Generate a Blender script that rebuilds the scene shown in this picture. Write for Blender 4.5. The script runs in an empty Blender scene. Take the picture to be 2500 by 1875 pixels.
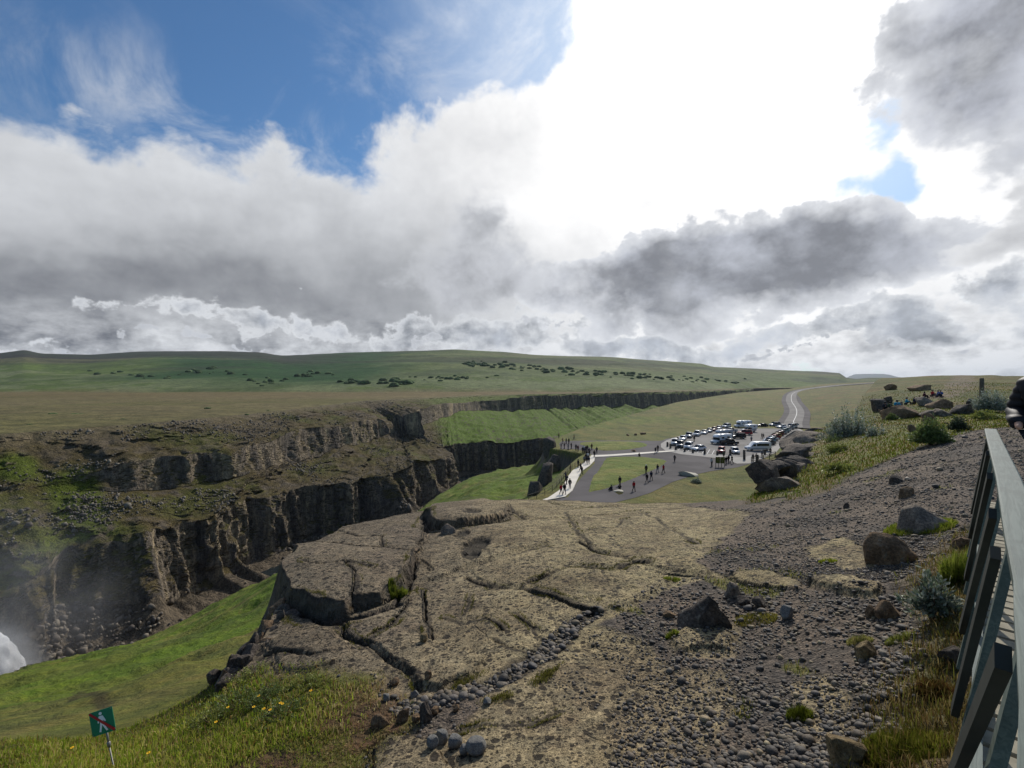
import bpy, bmesh, math, random
import numpy as np
from mathutils import Vector, Matrix
random.seed(7)
rng = np.random.default_rng(11)
SC = bpy.context.scene
COL = SC.collection
F = 1150.0; CU = 1250.0; CV = 937.5          # the lens: a photo pixel (u, v) looks along ((u-CU)/F, 1, -(v-CV)/F)
SUN_AZ, SUN_EL = math.radians(27), math.radians(36)

# ---------------------------------------------------------------- noise
def _hash(ix, iy, iz, seed):
    h = (ix.astype(np.int64) * 374761393 + iy.astype(np.int64) * 668265263 + iz.astype(np.int64) * 2147483647 + seed * 974634777) & 0x7fffffff
    h = (h ^ (h >> 13)) * 1274126177 & 0x7fffffff
    h = (h ^ (h >> 16)) & 0xffff
    return h.astype(np.float32) / 65535.0
def vnoise(x, y, z, seed=0):
    x = np.asarray(x, dtype=np.float64); y = np.asarray(y, dtype=np.float64) + 0 * x; z = np.asarray(z, dtype=np.float64) + 0 * x
    ix, iy, iz = np.floor(x), np.floor(y), np.floor(z)
    fx, fy, fz = x - ix, y - iy, z - iz
    fx = fx * fx * (3 - 2 * fx); fy = fy * fy * (3 - 2 * fy); fz = fz * fz * (3 - 2 * fz)
    r = 0
    for dx in (0, 1):
        for dy in (0, 1):
            for dz in (0, 1):
                w = (fx if dx else 1 - fx) * (fy if dy else 1 - fy) * (fz if dz else 1 - fz)
                r = r + w * _hash(ix + dx, iy + dy, iz + dz, seed)
    return r * 2 - 1
def fbm(x, y, z=0.0, octs=4, seed=0, gain=0.5, lac=2.03):
    a, s, t = 1.0, 0, 0
    for o in range(octs):
        s = s + a * vnoise(x, y, z, seed + o * 17); t += a
        x = np.asarray(x) * lac + 3.1; y = np.asarray(y) * lac + 1.7; z = np.asarray(z) * lac + 5.3; a *= gain
    return s / t
def sstep(a, b, x):
    t = np.clip((x - a) / (b - a), 0, 1); return t * t * (3 - 2 * t)
def mix(a, b, t): return a * (1 - t) + b * t
def smax(a, b, k):
    h = np.clip(0.5 + 0.5 * (a - b) / k, 0, 1)
    return b * (1 - h) + a * h + k * h * (1 - h)
def segdist(px, py, pts, closed=False):
    d = np.full(np.shape(px), 1e9)
    P = list(pts) + ([pts[0]] if closed else [])
    for (ax, ay), (bx, by) in zip(P[:-1], P[1:]):
        vx, vy = bx - ax, by - ay; L = vx * vx + vy * vy + 1e-12
        t = np.clip(((px - ax) * vx + (py - ay) * vy) / L, 0, 1)
        d = np.minimum(d, np.hypot(px - ax - t * vx, py - ay - t * vy))
    return d
def inside(px, py, pts):
    c = np.zeros(np.shape(px), bool); n = len(pts); j = n - 1
    for i in range(n):
        xi, yi = pts[i]; xj, yj = pts[j]
        if yi != yj:
            c ^= ((yi > py) != (yj > py)) & (px < (xj - xi) * (py - yi) / (yj - yi) + xi)
        j = i
    return c
def sdf(px, py, pts):                        # > 0 outside
    d = segdist(px, py, pts, True)
    return np.where(inside(px, py, pts), -d, d)
def tps_fit(P, V, lam=1e-4):
    P = np.array(P, float); V = np.array(V, float); n = len(P)
    r2 = ((P[:, None] - P[None]) ** 2).sum(-1)
    K = np.where(r2 > 0, r2 * np.log(r2 + 1e-12), 0) + lam * np.eye(n)
    A = np.zeros((n + 3, n + 3)); A[:n, :n] = K; A[:n, n] = 1; A[:n, n + 1:] = P; A[n, :n] = 1; A[n + 1:, :n] = P.T
    w = np.linalg.solve(A, np.concatenate([V, np.zeros(3)]))
    def f(x, y):
        r = w[n] + w[n + 1] * x + w[n + 2] * y
        for k in range(n):
            q = (x - P[k, 0]) ** 2 + (y - P[k, 1]) ** 2
            r = r + w[k] * q * np.log(q + 1e-12)
        return r
    return f

# ---------------------------------------------------------------- the shape of the land (eye level is z = 0)
def W(u, y): return ((u - CU) / F * y, y)
FORE = [(u, v, y) for u, v, y in [
 (1250,1875,4.9),(1250,1600,7.5),(1250,1400,11.5),(1250,1300,16),(1250,1240,23),(1250,1212,28),(1250,1190,40),
 (1700,1875,4.7),(1700,1600,7),(1700,1400,10.5),(1700,1300,15),(1700,1240,22),(1700,1218,27),(1700,1190,36),
 (2000,1875,4.3),(2000,1600,6.3),(2000,1400,9),(2000,1300,12.5),(2000,1200,19),(2000,1150,25),(2000,1100,34),(2000,1055,45),
 (2250,1875,3.9),(2250,1600,5.5),(2250,1400,8),(2250,1200,13.5),(2250,1100,21),(2250,1050,32),(2250,1000,50),(2250,965,74),(2250,936,100),(2250,914,150),(2250,916,200),
 (2450,1875,3.3),(2450,1100,17),(2450,1000,45),(2450,912,150),(2500,1350,8),(2450,1200,12),
 (1000,1875,5.2),(1000,1600,8),(1000,1450,11),(1000,1350,14.5),(1000,1265,20),(1000,1220,30),
 (700,1875,5.5),(700,1700,7),(700,1500,10),(700,1400,12.5),(700,1330,17),
 (300,1875,6),(300,1780,8),(0,1850,6.4),(0,1790,8),(-400,1900,7),
 (1860,1185,27),(1890,1125,34),(1960,1068,42),(2040,1038,50),(2110,965,90),(2140,936,130),(2160,917,200),(2900,920,150),(2900,1200,12),(2900,1700,3.5),
 (-400,2900,2.4),(300,2750,2.6),(700,2730,2.5),(1250,2700,2.5),(1700,2650,2.4),(2000,2550,2.3),(2250,2450,2.2),(2600,2300,2.0),(-400,3900,1.7),(700,3950,1.6),(1250,3800,1.6),(2000,3500,1.5),(2900,3100,1.4)]]
def q(u, y): return (np.asarray(u) - CU) / F * 1.3, np.log(y)
fF = tps_fit([tuple(float(c) for c in q(u, y)) for u, v, y in FORE], [(v - CV) / F for u, v, y in FORE], 1e-3)
SHELF = [(0,1650,62),(250,1588,74),(450,1505,88),(700,1398,106),(960,1290,130),(1100,1188,185),(1240,1143,226),(1350,1130,232),
 (100,1750,20),(0,1800,13),(300,1655,32),(500,1550,50),(600,1450,75),(1000,1255,100),(1250,1190,100),(1200,1180,130),(1300,1160,150),
 (300,1790,11),(-300,1700,50),(700,1560,25),(1000,1400,40),(1250,1300,50),(-400,1850,15),(-500,1650,100),(1600,1130,232)]
fS = tps_fit([tuple(float(c) for c in q(u, y)) for u, v, y in SHELF], [(v - CV) / F for u, v, y in SHELF], 1e-3)
FOREPOLY = [(-9,1),(-8.4,5),(-7.8,7),(-6.6,8),(-5.3,8.3),(-4.9,9.3),(-5.6,11.5),(-6.9,14),(-7.1,17),(-5.4,21),(-1.1,26),(3.7,28),(8.2,27),
 (11.3,22.5),(14.3,27),(18.9,34),(25.9,42),(34.3,50),(47.5,65),(67,90),(99.5,130),(158,200),(500,600),(900,600),(900,-40),(-9,-40)]
PLAZAPOLY = [(-5,30),(0,50),(3.0,73),(6.6,85),(10.2,97),(15.6,114),(18.2,121),(13.8,127),(10.8,131),(10.5,145),(15,158),(28,192),(50,230),
 W(1650,330),W(1800,450),W(1900,520),W(1985,560),W(2060,640),W(2200,900),(1500,1200),(1500,-50),(-5,-50)]
SHELFPOLY = [(-95,10),(-78,40),(-67,62),(-64,74),(-51,106),(-33,130),(-24,185),(-2,226),(14,232),(60,237),(300,237),(300,-50),(-95,-50)]
PZ = -18.0
def Zplaza(x, y):
    d = np.maximum(0, x - 130 - 0.55 * np.maximum(0, y - 200))
    r = 0.050 * np.maximum(0, np.sqrt((y - 215) ** 2 + 400) / 2 + (y - 215) / 2 - 1.2) * (y > 190) + 9 * (1 - np.exp(-(d / 25) ** 1.3))
    return PZ + 32 * (1 - np.exp(-r / 32))
def proj(x, y, z): return CU + F * x / y, CV - F * z / y
def Zfore_base(x, y):
    u = CU + F * x / y
    a, b = q(u, y)
    z = -fF(a, b) * y
    cap = 3.4 - .004 * y
    return np.where(y > 90, cap - np.log1p(np.exp(np.clip((cap - z) * 1.5, -30, 30))) / 1.5, z)
# bedrock: steps (the far side of the line stands higher) and cracks, by where they run on the ground
def G(u, v, it=60):                          # photo pixel -> point on the plain foreground surface
    lo, hi = 1.5, 60.0
    for _ in range(it):
        m = (lo + hi) / 2
        if -float(Zfore_base(np.array((u - CU) / F * m), np.array(m))) / m > (v - CV) / F: lo = m
        else: hi = m
    return ((u - CU) / F * m, m)
def GL(*p): return [G(u, v) for u, v in p]
BLOCKS = [  # outline, lift (m), edge width
 ([(676,1424),(690,1388),(712,1372),(722,1352),(770,1345),(850,1352),(935,1360),(1018,1370),(1008,1402),(990,1418),(984,1448),(950,1462),(930,1480),(868,1484),(842,1500),(790,1494),(760,1500),(728,1478),(700,1470),(690,1446)], .40, .08),
 ([(760,1345),(830,1300),(930,1282),(1010,1290),(1040,1310),(1018,1366),(935,1356),(850,1347)], .30, .12),
 ([(1032,1262),(1055,1245),(1180,1232),(1250,1245),(1232,1272),(1130,1290),(1060,1293)], .42, .12),
 ([(833,1510),(900,1490),(1000,1450),(1029,1444),(1041,1485),(1053,1558),(1150,1600),(1195,1620),(1130,1655),(1078,1680),(1033,1672),(1000,1640),(947,1600),(907,1583),(866,1555)], .20, .04),
 ([(1018,1370),(1045,1310),(1240,1275),(1300,1270),(1345,1325),(1142,1386),(1080,1410),(1020,1420),(1060,1395)], .20, .08),
 ([(1145,1392),(1350,1332),(1405,1330),(1465,1352),(1540,1372),(1508,1388),(1460,1382),(1383,1374),(1290,1430),(1193,1428)], .12, .05),
 ([(1295,1440),(1385,1385),(1510,1396),(1600,1400),(1640,1420),(1560,1470),(1470,1492),(1385,1478)], .14, .05),
 ([(1410,1316),(1470,1346),(1545,1370),(1620,1388),(1690,1398),(1745,1400),(1700,1350),(1560,1290),(1450,1290)], .15, .05),
 ([(1770,1404),(1860,1396),(1960,1418),(1958,1440),(1880,1436),(1800,1424)], .19, .05),
 ([(1966,1408),(2060,1406),(2150,1428),(2140,1460),(2060,1452),(1985,1436)], .29, .05),
 ([(1635,1562),(1680,1522),(1760,1530),(1800,1560),(1780,1590),(1700,1584),(1650,1592)], .18, .05),
 ([(905,1830),(960,1800),(1050,1820),(1100,1875),(1090,1950),(920,1950)], .22, .06),
 ([(640,1580),(700,1540),(790,1530),(850,1560),(860,1610),(760,1640),(680,1640),(660,1600)], .15, .10),
]
BLOCKS = [(GL(*p), l, e) for p, l, e in BLOCKS]
CRACKS = [
 ([(1142,1389),(1250,1358),(1349,1327)], .10, .05), ([(1135,1410),(1193,1432),(1269,1435),(1352,1457),(1400,1479),(1460,1493)], .16, .06),
 ([(1383,1379),(1460,1387),(1509,1393),(1546,1375),(1587,1377)], .30, .09), ([(1627,1397),(1688,1405),(1745,1407)], .25, .09),
 ([(1200,1436),(1270,1434),(1320,1412),(1363,1387)], .16, .05), ([(1411,1322),(1468,1350)], .15, .08), ([(1301,1265),(1391,1263),(1566,1245)], .2, .12),
 ([(1029,1444),(1041,1485),(1053,1558)], .22, .05), ([(833,1520),(866,1561),(907,1590),(947,1606),(1000,1645),(1033,1680)], .13, .04),
 ([(1045,1300),(1130,1296),(1233,1276)], .35, .12), ([(760,1351),(846,1353),(931,1363)], .22, .08),
 ([(1010,1380),(1000,1430),(965,1478)], .30, .10), ([(705,1486),(800,1510),(900,1506),(965,1484)], .85, .17),
 ([(1040,1262),(1034,1300)], .4, .2), ([(1200,1560),(1270,1590),(1330,1600)], .06, .04), ([(735,1400),(790,1412),(850,1405),(905,1420)], .10, .06), ([(850,1405),(870,1440),(862,1484)], .12, .05), ([(905,1560),(960,1530),(1000,1470)], .10, .04), ([(640,1600),(700,1590),(760,1600),(800,1590)], .12, .05), ([(1080,1500),(1130,1520),(1190,1510),(1230,1540)], .08, .04), ([(1150,1450),(1140,1500)], .08, .03), ([(1100,1790),(1190,1760),(1300,1770),(1380,1740)], .05, .03),
 ([(1255,1500),(1300,1530),(1320,1560)], .06, .04),
 ([(1380,1250),(1410,1300),(1440,1330)], .1, .08), ([(1100,1310),(1180,1340),(1200,1370)], .05, .03), ([(1560,1245),(1640,1290),(1700,1330)], .08, .07),
 ([(1530,1265),(1500,1290),(1440,1300)], .08, .07), ([(1250,1245),(1290,1270)], .2, .14), ([(1330,1222),(1400,1238),(1500,1236),(1600,1240)], .2, .15),
 ([(820,1310),(870,1330),(930,1330)], .15, .06), ([(930,1330),(935,1362)], .1, .05), ([(1450,1493),(1400,1530),(1330,1590),(1260,1640),(1190,1675)], .12, .25),
]
CRACKS = [(GL(*p), l, e) for p, l, e in CRACKS]
POOLS = [(G(1163,1335), .55, .16), (G(1150,1358), .34, .13), (G(1130,1308), .30, .10), (G(1150,1270), .45, .12)]
SLABMASK = GL((560,1650),(640,1555),(680,1470),(690,1350),(780,1296),(960,1240),(1200,1222),(1400,1214),(1600,1220),(1700,1240),(1830,1252),(1790,1290),(1740,1340),(1690,1380),(1760,1402),(1640,1432),(1500,1500),(1440,1530),(1560,1560),(1640,1640),(1760,1640),(1800,1700),(1700,1875),(1650,2000),(900,2000),(905,1830),(960,1795),(1100,1800),(1180,1730),(1190,1680),(1080,1690),(1000,1690),(900,1640),(760,1645),(640,1640))
SLAB2 = GL((1940,1680),(2010,1660),(2060,1700),(2060,1790),(2000,1800),(1960,1750))
SLAB3 = GL((1970,1340),(2050,1315),(2120,1340),(2140,1380),(2060,1385),(1990,1370))
SLAB4 = GL((1650,1540),(1700,1515),(1800,1530),(1790,1600),(1690,1600))
STONY = GL((1390,1540),(1480,1490),(1600,1436),(1700,1405),(1800,1425),(1960,1440),(2150,1440),(2260,1520),(2240,1700),(2000,1690),(1960,1800),(2080,1875),(2000,2000),(1560,2000),(1580,1850),(1500,1760),(1560,1700),(1540,1620),(1440,1580))
STRIP = [G(*p) for p in [(1010,1725),(1080,1705),(1190,1675),(1260,1640),(1330,1590),(1400,1530),(1450,1500)]]
PATH2 = GL((1600,1225),(1830,1240),(1850,1230),(2000,1215),(2080,1160),(2200,1110),(2380,1050),(2600,1040),(2600,1300),(2400,1280),(2310,1400),(2150,1440),(1960,1425),(1800,1410),(1700,1400),(1690,1380),(1740,1340),(1790,1290),(1790,1256))
NEARGRASS = GL((-400,2000),(-400,1760),(0,1740),(530,1665),(640,1640),(760,1645),(900,1655),(1000,1700),(1020,1760),(960,1800),(900,1850),(880,2000))
VEG = GL((2240,1420),(2330,1300),(2420,1280),(2420,2000),(1980,2000),(2040,1880),(2140,1800),(2200,1640),(2260,1530))
def Zfore(x, y, detail=True):
    z = Zfore_base(x, y)
    if detail:
        near = sstep(45, 25, y)
        wx = x + .15 * fbm(x * 1.6, y * 1.6, 0, 3, 5) + .03 * sstep(14, 9, y) * fbm(x * 12, y * 12, 0, 2, 6); wy = y + .15 * fbm(x * 1.6, y * 1.6, 9, 3, 8) + .03 * sstep(14, 9, y) * fbm(x * 12, y * 12, 7, 2, 9)
        for P, l, e in BLOCKS:
            m = (y < 32)
            if np.any(m):
                d = sdf(wx[m], wy[m], P)
                z[m] += (l if l > .29 else .6 * l) * (1 - sstep(-e * .7 - .004 * y[m], e * .4 + .004 * y[m], d)) - .2 * l * np.exp(-(d / .5) ** 2) * (d < 0)
        for P, l, e in CRACKS:
            m = (y < 34)
            d = segdist(wx[m], wy[m], P)
            e2 = (e * (.45 + .5 * sstep(10, 25, y[m]))) * (.7 + .9 * np.clip(.5 + fbm(x[m] * 1.5, y[m] * 1.5, 2, 2, 9), 0, 1)); z[m] -= .55 * l * np.clip(.9 + .9 * vnoise(x[m] * 1.1, y[m] * 1.1, 0, 19), .1, 1.6) * np.exp(-(d / e2) ** 2)
        for (cx, cy), r, dp in POOLS:
            m = (y < 34)
            d = np.hypot(wx[m] - cx, (wy[m] - cy) * .6) / r
            z[m] -= dp * (1 - sstep(.55, 1.0, d))
        z = z + near * (.07 * fbm(x * .7, y * .7, 0, 5, 3) + .014 * fbm(x * 6, y * 6, 0, 3, 31) )
        z = z + (1 - near) * .6 * fbm(x * .07, y * .07, 0, 4, 71)
        hl = sstep(-3, -7, x) * sstep(12, 8, y)
        z = z + hl * .18 * fbm(x * 1.1, y * 1.1, 3, 3, 44)
        # rough ground by the fence
        vg = (y < 12)
        dv = sdf(x[vg], y[vg], VEG); z[vg] += (1 - sstep(-.3, .3, dv)) * (.12 + .22 * fbm(x[vg] * 1.3, y[vg] * 1.3, 0, 3, 88))
    d = np.maximum(0, sdf(x, y, FOREPOLY))
    soft = sstep(9.0, 7.5, y) * (x < 0)
    far = sstep(40, 70, y)
    cut = 1.3 * d + 1.3 * (1 - np.exp(-d / .35))
    rt = far * sstep(.72, 1.0, x / np.maximum(y, 1))
    lid = sstep(30, 45, y) * 12 * (1 - np.exp(-d / 12)) * (1 - rt)
    return z - mix(cut, 1.1 * d, np.maximum(soft, rt)) * mix(1, .45, rt) - lid
def Zland(x, y, detail=True):
    x = np.asarray(x, float).copy(); y = np.asarray(y, float).copy()
    zf = Zfore(x, y, detail)
    dp = np.maximum(0, sdf(x, y, PLAZAPOLY))
    rock = sstep(125, 150, y)
    zp = Zplaza(x, y) - (.9 * dp + 4.0 * (1 - np.exp(-dp / 1.2)) * sstep(60, 80, y)) + np.where(dp > 0, .8 * np.minimum(dp / 3, 1) * fbm(x * .3, y * .3, 0, 4, 12), 0)
    u = CU + F * x / y
    a, b = q(u, y)
    ds = np.maximum(0, sdf(x + 3.5 * fbm(x * .08, y * .08, 0, 4, 33, .6), y, SHELFPOLY))
    hum = fbm(x * .12, y * .12, 0, 4, 21)
    zs = -fS(a, b) * y + (1.3 * hum + .45 * fbm(x * .45, y * .45, 0, 4, 23)) * sstep(8, 30, y) - (2.2 * ds + 5 * (1 - np.exp(-ds / 1.5)))
    zs = zs - 3 * np.maximum(0, -sdf(x, y, PLAZAPOLY))
    zs = zs - 4 * np.maximum(0, -sdf(x, y, FOREPOLY) - 1.0)
    zb = -55 + .8 * fbm(x * .15, y * .15, 0, 4, 62)
    z = smax(zp, zs, .6)
    z = smax(z, zb, .5)
    return smax(zf, z, .35)
def hit(u, v, ymax=900, y0=2.0, fn=None):    # where the sight line of a photo pixel meets the land
    fn = fn or Zland
    ys = np.geomspace(y0, ymax, 1400); xs = (u - CU) / F * ys; zs = -(v - CV) / F * ys
    h = zs - fn(xs, ys)
    k = np.argmax(h < 0)
    if h[k] >= 0: k = len(ys) - 1
    if k > 0:
        t = h[k - 1] / (h[k - 1] - h[k] + 1e-9); y = ys[k - 1] + (ys[k] - ys[k - 1]) * np.clip(t, 0, 1)
    else: y = ys[0]
    x = (u - CU) / F * y
    return float(x), float(y), float(fn(np.array([x]), np.array([y]))[0])
def on_plaza(u, v):
    def fn(x, y): return Zplaza(np.asarray(x, float), np.asarray(y, float))
    return hit(u, v, 900, 40, fn)

# ---------------------------------------------------------------- mesh helpers
def mesh(name, verts, faces, smooth=True):
    me = bpy.data.meshes.new(name)
    V = np.asarray(verts, dtype=np.float32).reshape(-1, 3)
    if isinstance(faces, np.ndarray):
        n, k = faces.shape
        me.vertices.add(len(V)); me.vertices.foreach_set('co', V.ravel())
        me.loops.add(n * k); me.loops.foreach_set('vertex_index', faces.astype(np.int32).ravel())
        me.polygons.add(n); me.polygons.foreach_set('loop_start', np.arange(0, n * k, k, dtype=np.int32))
        me.update(calc_edges=True)
    else:
        me.from_pydata([tuple(v) for v in V.tolist()], [], faces)
    if smooth: me.polygons.foreach_set('use_smooth', np.ones(len(me.polygons), bool))
    me.update(); me.validate()
    return me
def add(name, me, mat=None, parent=None, label=None, cat=None, group=None, kind=None, loc=None, rz=None):
    o = bpy.data.objects.new(name, me); COL.objects.link(o)
    if mat is not None and me is not None:
        for m in (mat if isinstance(mat, (list, tuple)) else [mat]): me.materials.append(m)
    if parent: o.parent = parent
    if loc is not None: o.location = loc
    if rz is not None: o.rotation_euler = (0, 0, rz)
    if label: o['label'] = label
    if cat: o['category'] = cat
    if group: o['group'] = group
    if kind: o['kind'] = kind
    return o
def setcol(me, cols, name='Col'):
    a = me.color_attributes.new(name, 'FLOAT_COLOR', 'POINT')
    c = np.ones((len(me.vertices), 4), np.float32); c[:, :3] = cols
    a.data.foreach_set('color', c.ravel())
def setf(me, vals, name):
    a = me.attributes.new(name, 'FLOAT', 'POINT'); a.data.foreach_set('value', np.asarray(vals, np.float32))
def grid_faces(nr, nc):
    i = np.arange(nr - 1)[:, None] * nc + np.arange(nc - 1)[None]
    i = i.ravel(); return np.stack([i, i + 1, i + nc + 1, i + nc], 1)
def srgb(r, g, b):
    f = lambda c: (c / 255 / 12.92) if c / 255 <= .04045 else ((c / 255 + .055) / 1.055) ** 2.4
    return np.array([f(r), f(g), f(b)])
# box / tube collector: builds ONE mesh out of shaped pieces
class MB:
    def __init__(s): s.v = []; s.f = []
    def poly(s, vs, fs):
        n = len(s.v); s.v += [tuple(map(float, v)) for v in vs]; s.f += [tuple(i + n for i in f) for f in fs]; return s
    def box(s, c, d, rz=0, bev=0.0, M=None):
        x, y, z = d[0] / 2, d[1] / 2, d[2] / 2
        b = min(bev, x * .9, y * .9)
        if b > 0: ring = [(x - b, -y), (x, -y + b), (x, y - b), (x - b, y), (-x + b, y), (-x, y - b), (-x, -y + b), (-x + b, -y)]
        else: ring = [(x, -y), (x, y), (-x, y), (-x, -y)]
        vs = [(px, py, -z) for px, py in ring] + [(px, py, z) for px, py in ring]
        if M is not None: vs = [tuple(M @ Vector(v)) for v in vs]
        ca, sa = math.cos(rz), math.sin(rz)
        vs = [(c[0] + px * ca - py * sa, c[1] + px * sa + py * ca, c[2] + pz) for px, py, pz in vs]
        n = len(ring)
        return s.poly(vs, [tuple(reversed(range(n))), tuple(range(n, 2 * n))] + [(i, (i + 1) % n, n + (i + 1) % n, n + i) for i in range(n)])
    def bar(s, a, b, w, h, up=(0, 0, 1)):
        a, b = Vector(a), Vector(b); d = (b - a).normalized(); up = Vector(up)
        sd = d.cross(up); sd = sd.normalized() if sd.length > 1e-6 else Vector((1, 0, 0)); upv = sd.cross(d).normalized()
        vs = []
        for p in (a, b):
            for i, j in ((-1, -1), (1, -1), (1, 1), (-1, 1)): vs.append(p + sd * (w / 2 * i) + upv * (h / 2 * j))
        return s.poly(vs, [(3, 2, 1, 0), (4, 5, 6, 7), (0, 1, 5, 4), (1, 2, 6, 5), (2, 3, 7, 6), (3, 0, 4, 7)])
    def tube(s, pts, rad, n=8, cap=True):
        pts = [Vector(p) for p in pts]; rad = rad if isinstance(rad, (list, tuple)) else [rad] * len(pts)
        vs = []; fs = []
        for k, p in enumerate(pts):
            d = (pts[min(k + 1, len(pts) - 1)] - pts[max(k - 1, 0)]).normalized()
            a = d.cross(Vector((0, 0, 1))); a = a.normalized() if a.length > .05 else Vector((1, 0, 0)); b = d.cross(a).normalized()
            for i in range(n):
                t = 2 * math.pi * i / n; vs.append(p + (a * math.cos(t) + b * math.sin(t)) * rad[k])
        for k in range(len(pts) - 1):
            for i in range(n): fs.append((k * n + i, k * n + (i + 1) % n, (k + 1) * n + (i + 1) % n, (k + 1) * n + i))
        if cap: fs += [tuple(reversed(range(n))), tuple(range((len(pts) - 1) * n, len(pts) * n))]
        return s.poly(vs, fs)
    def lathe(s, prof, n=16, c=(0, 0, 0), axis='z'):
        vs = []; fs = []
        for r, h in prof:
            for i in range(n):
                t = 2 * math.pi * i / n; x, y, z = r * math.cos(t), r * math.sin(t), h
                if axis == 'y': x, y, z = x, z, y
                if axis == 'x': x, y, z = z, x, y
                vs.append((c[0] + x, c[1] + y, c[2] + z))
        for k in range(len(prof) - 1):
            for i in range(n): fs.append((k * n + i, k * n + (i + 1) % n, (k + 1) * n + (i + 1) % n, (k + 1) * n + i))
        fs += [tuple(reversed(range(n))), tuple(range((len(prof) - 1) * n, len(prof) * n))]
        return s.poly(vs, fs)
    def mesh(s, name, smooth=False):
        me = mesh(name, s.v, s.f, smooth)
        bm = bmesh.new(); bm.from_mesh(me); bmesh.ops.recalc_face_normals(bm, faces=bm.faces); bm.to_mesh(me); bm.free()
        return me
    def build(s, name, mat, parent=None, smooth=False, **k): return add(name, s.mesh(name, smooth), mat, parent, **k)

# ---------------------------------------------------------------- materials
class NT:
    def __init__(s, tree): s.t = tree; s.t.nodes.clear()
    def n(s, typ, **k):
        nd = s.t.nodes.new(typ)
        for a, b in k.items():
            if a.startswith('_'): setattr(nd, a[1:], b)
        for a, b in k.items():
            if not a.startswith('_'): s.set(nd, a, b)
        return nd
    def set(s, nd, key, val):
        inp = nd.inputs[int(key[1:])] if key[0] == 'i' and key[1:].isdigit() else nd.inputs[key]
        if hasattr(val, 'node') or isinstance(val, bpy.types.NodeSocket): s.t.links.new(val, inp)
        else: inp.default_value = val
    def math(s, op, a, b=0.0, c=None, clamp=False):
        nd = s.t.nodes.new('ShaderNodeMath'); nd.operation = op; nd.use_clamp = clamp
        s.set(nd, 'i0', a); s.set(nd, 'i1', b)
        if c is not None: s.set(nd, 'i2', c)
        return nd.outputs[0]
    def mixc(s, fac, a, b, mode='MIX'):
        nd = s.t.nodes.new('ShaderNodeMix'); nd.data_type = 'RGBA'; nd.blend_type = mode
        s.set(nd, 'i0', fac)
        for i, v in ((6, a), (7, b)):
            if isinstance(v, bpy.types.NodeSocket): s.t.links.new(v, nd.inputs[i])
            else: nd.inputs[i].default_value = (*v, 1) if len(v) == 3 else v
        return nd.outputs[2]
    def ramp(s, x, lo, hi, a=0.0, b=1.0, smooth=True):
        nd = s.t.nodes.new('ShaderNodeMapRange'); nd.interpolation_type = 'SMOOTHSTEP' if smooth else 'LINEAR'
        s.set(nd, 'i0', x); s.set(nd, 'i1', lo); s.set(nd, 'i2', hi); s.set(nd, 'i3', a); s.set(nd, 'i4', b)
        return nd.outputs[0]
    def noise(s, vec, scale, detail=4, rough=.55, dist=0.0):
        nd = s.n('ShaderNodeTexNoise', Scale=scale, Detail=detail, Roughness=rough, Distortion=dist)
        if vec is not None: s.t.links.new(vec, nd.inputs['Vector'])
        return nd.outputs['Fac']
    def vor(s, vec, scale, feature='F1', rand=1.0, dim='3D'):
        nd = s.t.nodes.new('ShaderNodeTexVoronoi'); nd.voronoi_dimensions = dim; nd.feature = feature
        nd.inputs['Scale'].default_value = scale; nd.inputs['Randomness'].default_value = rand
        if vec is not None: s.t.links.new(vec, nd.inputs['Vector'])
        return nd
def newmat(name):
    m = bpy.data.materials.new(name); m.use_nodes = True
    return m, NT(m.node_tree)
def principled(nt, col, rough=.9, bump=None, bstr=.5, bdist=.02, spec=.3, metal=0.0, **k):
    b = nt.n('ShaderNodeBsdfPrincipled', Roughness=rough, Metallic=metal)
    b.inputs['Specular IOR Level'].default_value = spec
    if isinstance(col, bpy.types.NodeSocket): nt.t.links.new(col, b.inputs['Base Color'])
    else: b.inputs['Base Color'].default_value = (*col, 1)
    if bump is not None:
        bp = nt.n('ShaderNodeBump', Strength=bstr, Distance=bdist, Height=bump)
        nt.t.links.new(bp.outputs[0], b.inputs['Normal'])
    for a, v in k.items(): nt.set(b, a.replace('_', ' '), v)
    o = nt.n('ShaderNodeOutputMaterial'); nt.t.links.new(b.outputs[0], o.inputs[0])
    return b
def simple(name, rgb, rough=.8, var=.25, scale=6.0, spec=.3, metal=0.0, bump=.0, bdist=.01):
    m, nt = newmat(name)
    tc = nt.n('ShaderNodeTexCoord').outputs['Object']
    nz = nt.noise(tc, scale, 4)
    c = nt.mixc(nt.ramp(nz, .3, .7), tuple(rgb * (1 - var)), tuple(np.minimum(1, rgb * (1 + var))))
    principled(nt, c, rough, nz if bump else None, bump, bdist, spec, metal)
    return m
# ================================================================ GROUND (our side of the canyon)
def rows():
    ys = [2.0]
    while ys[-1] < 42: ys.append(ys[-1] + max(.012, 2.6 * ys[-1] ** 2 / (F * (4.0 + .07 * ys[-1]))))
    while ys[-1] < 260: ys.append(ys[-1] + .36 + .0035 * ys[-1])
    while ys[-1] < 1150: ys.append(ys[-1] * 1.012)
    return np.array(ys)
YS = rows(); US = np.arange(-330, 2860, 2.9)
UU, YY = np.meshgrid(US, YS)
X = ((UU - CU) / F * YY).ravel(); Y = YY.ravel()
Z = Zland(X, Y)
PU, PV = proj(X, Y, Z)
nr, nc = len(YS), len(US)
print('ground', nr, nc, nr * nc)
n1 = fbm(X * .9, Y * .9, 0, 4, 101); n2 = fbm(X * 4, Y * 4, 0, 4, 102); n3 = fbm(X * .12, Y * .12, 0, 4, 103); n4 = fbm(X * .03, Y * .03, 0, 3, 104)
zf_only = Zfore(X, Y); isf = (np.abs(Z - zf_only) < .5) & (zf_only > PZ + 2)
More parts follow.
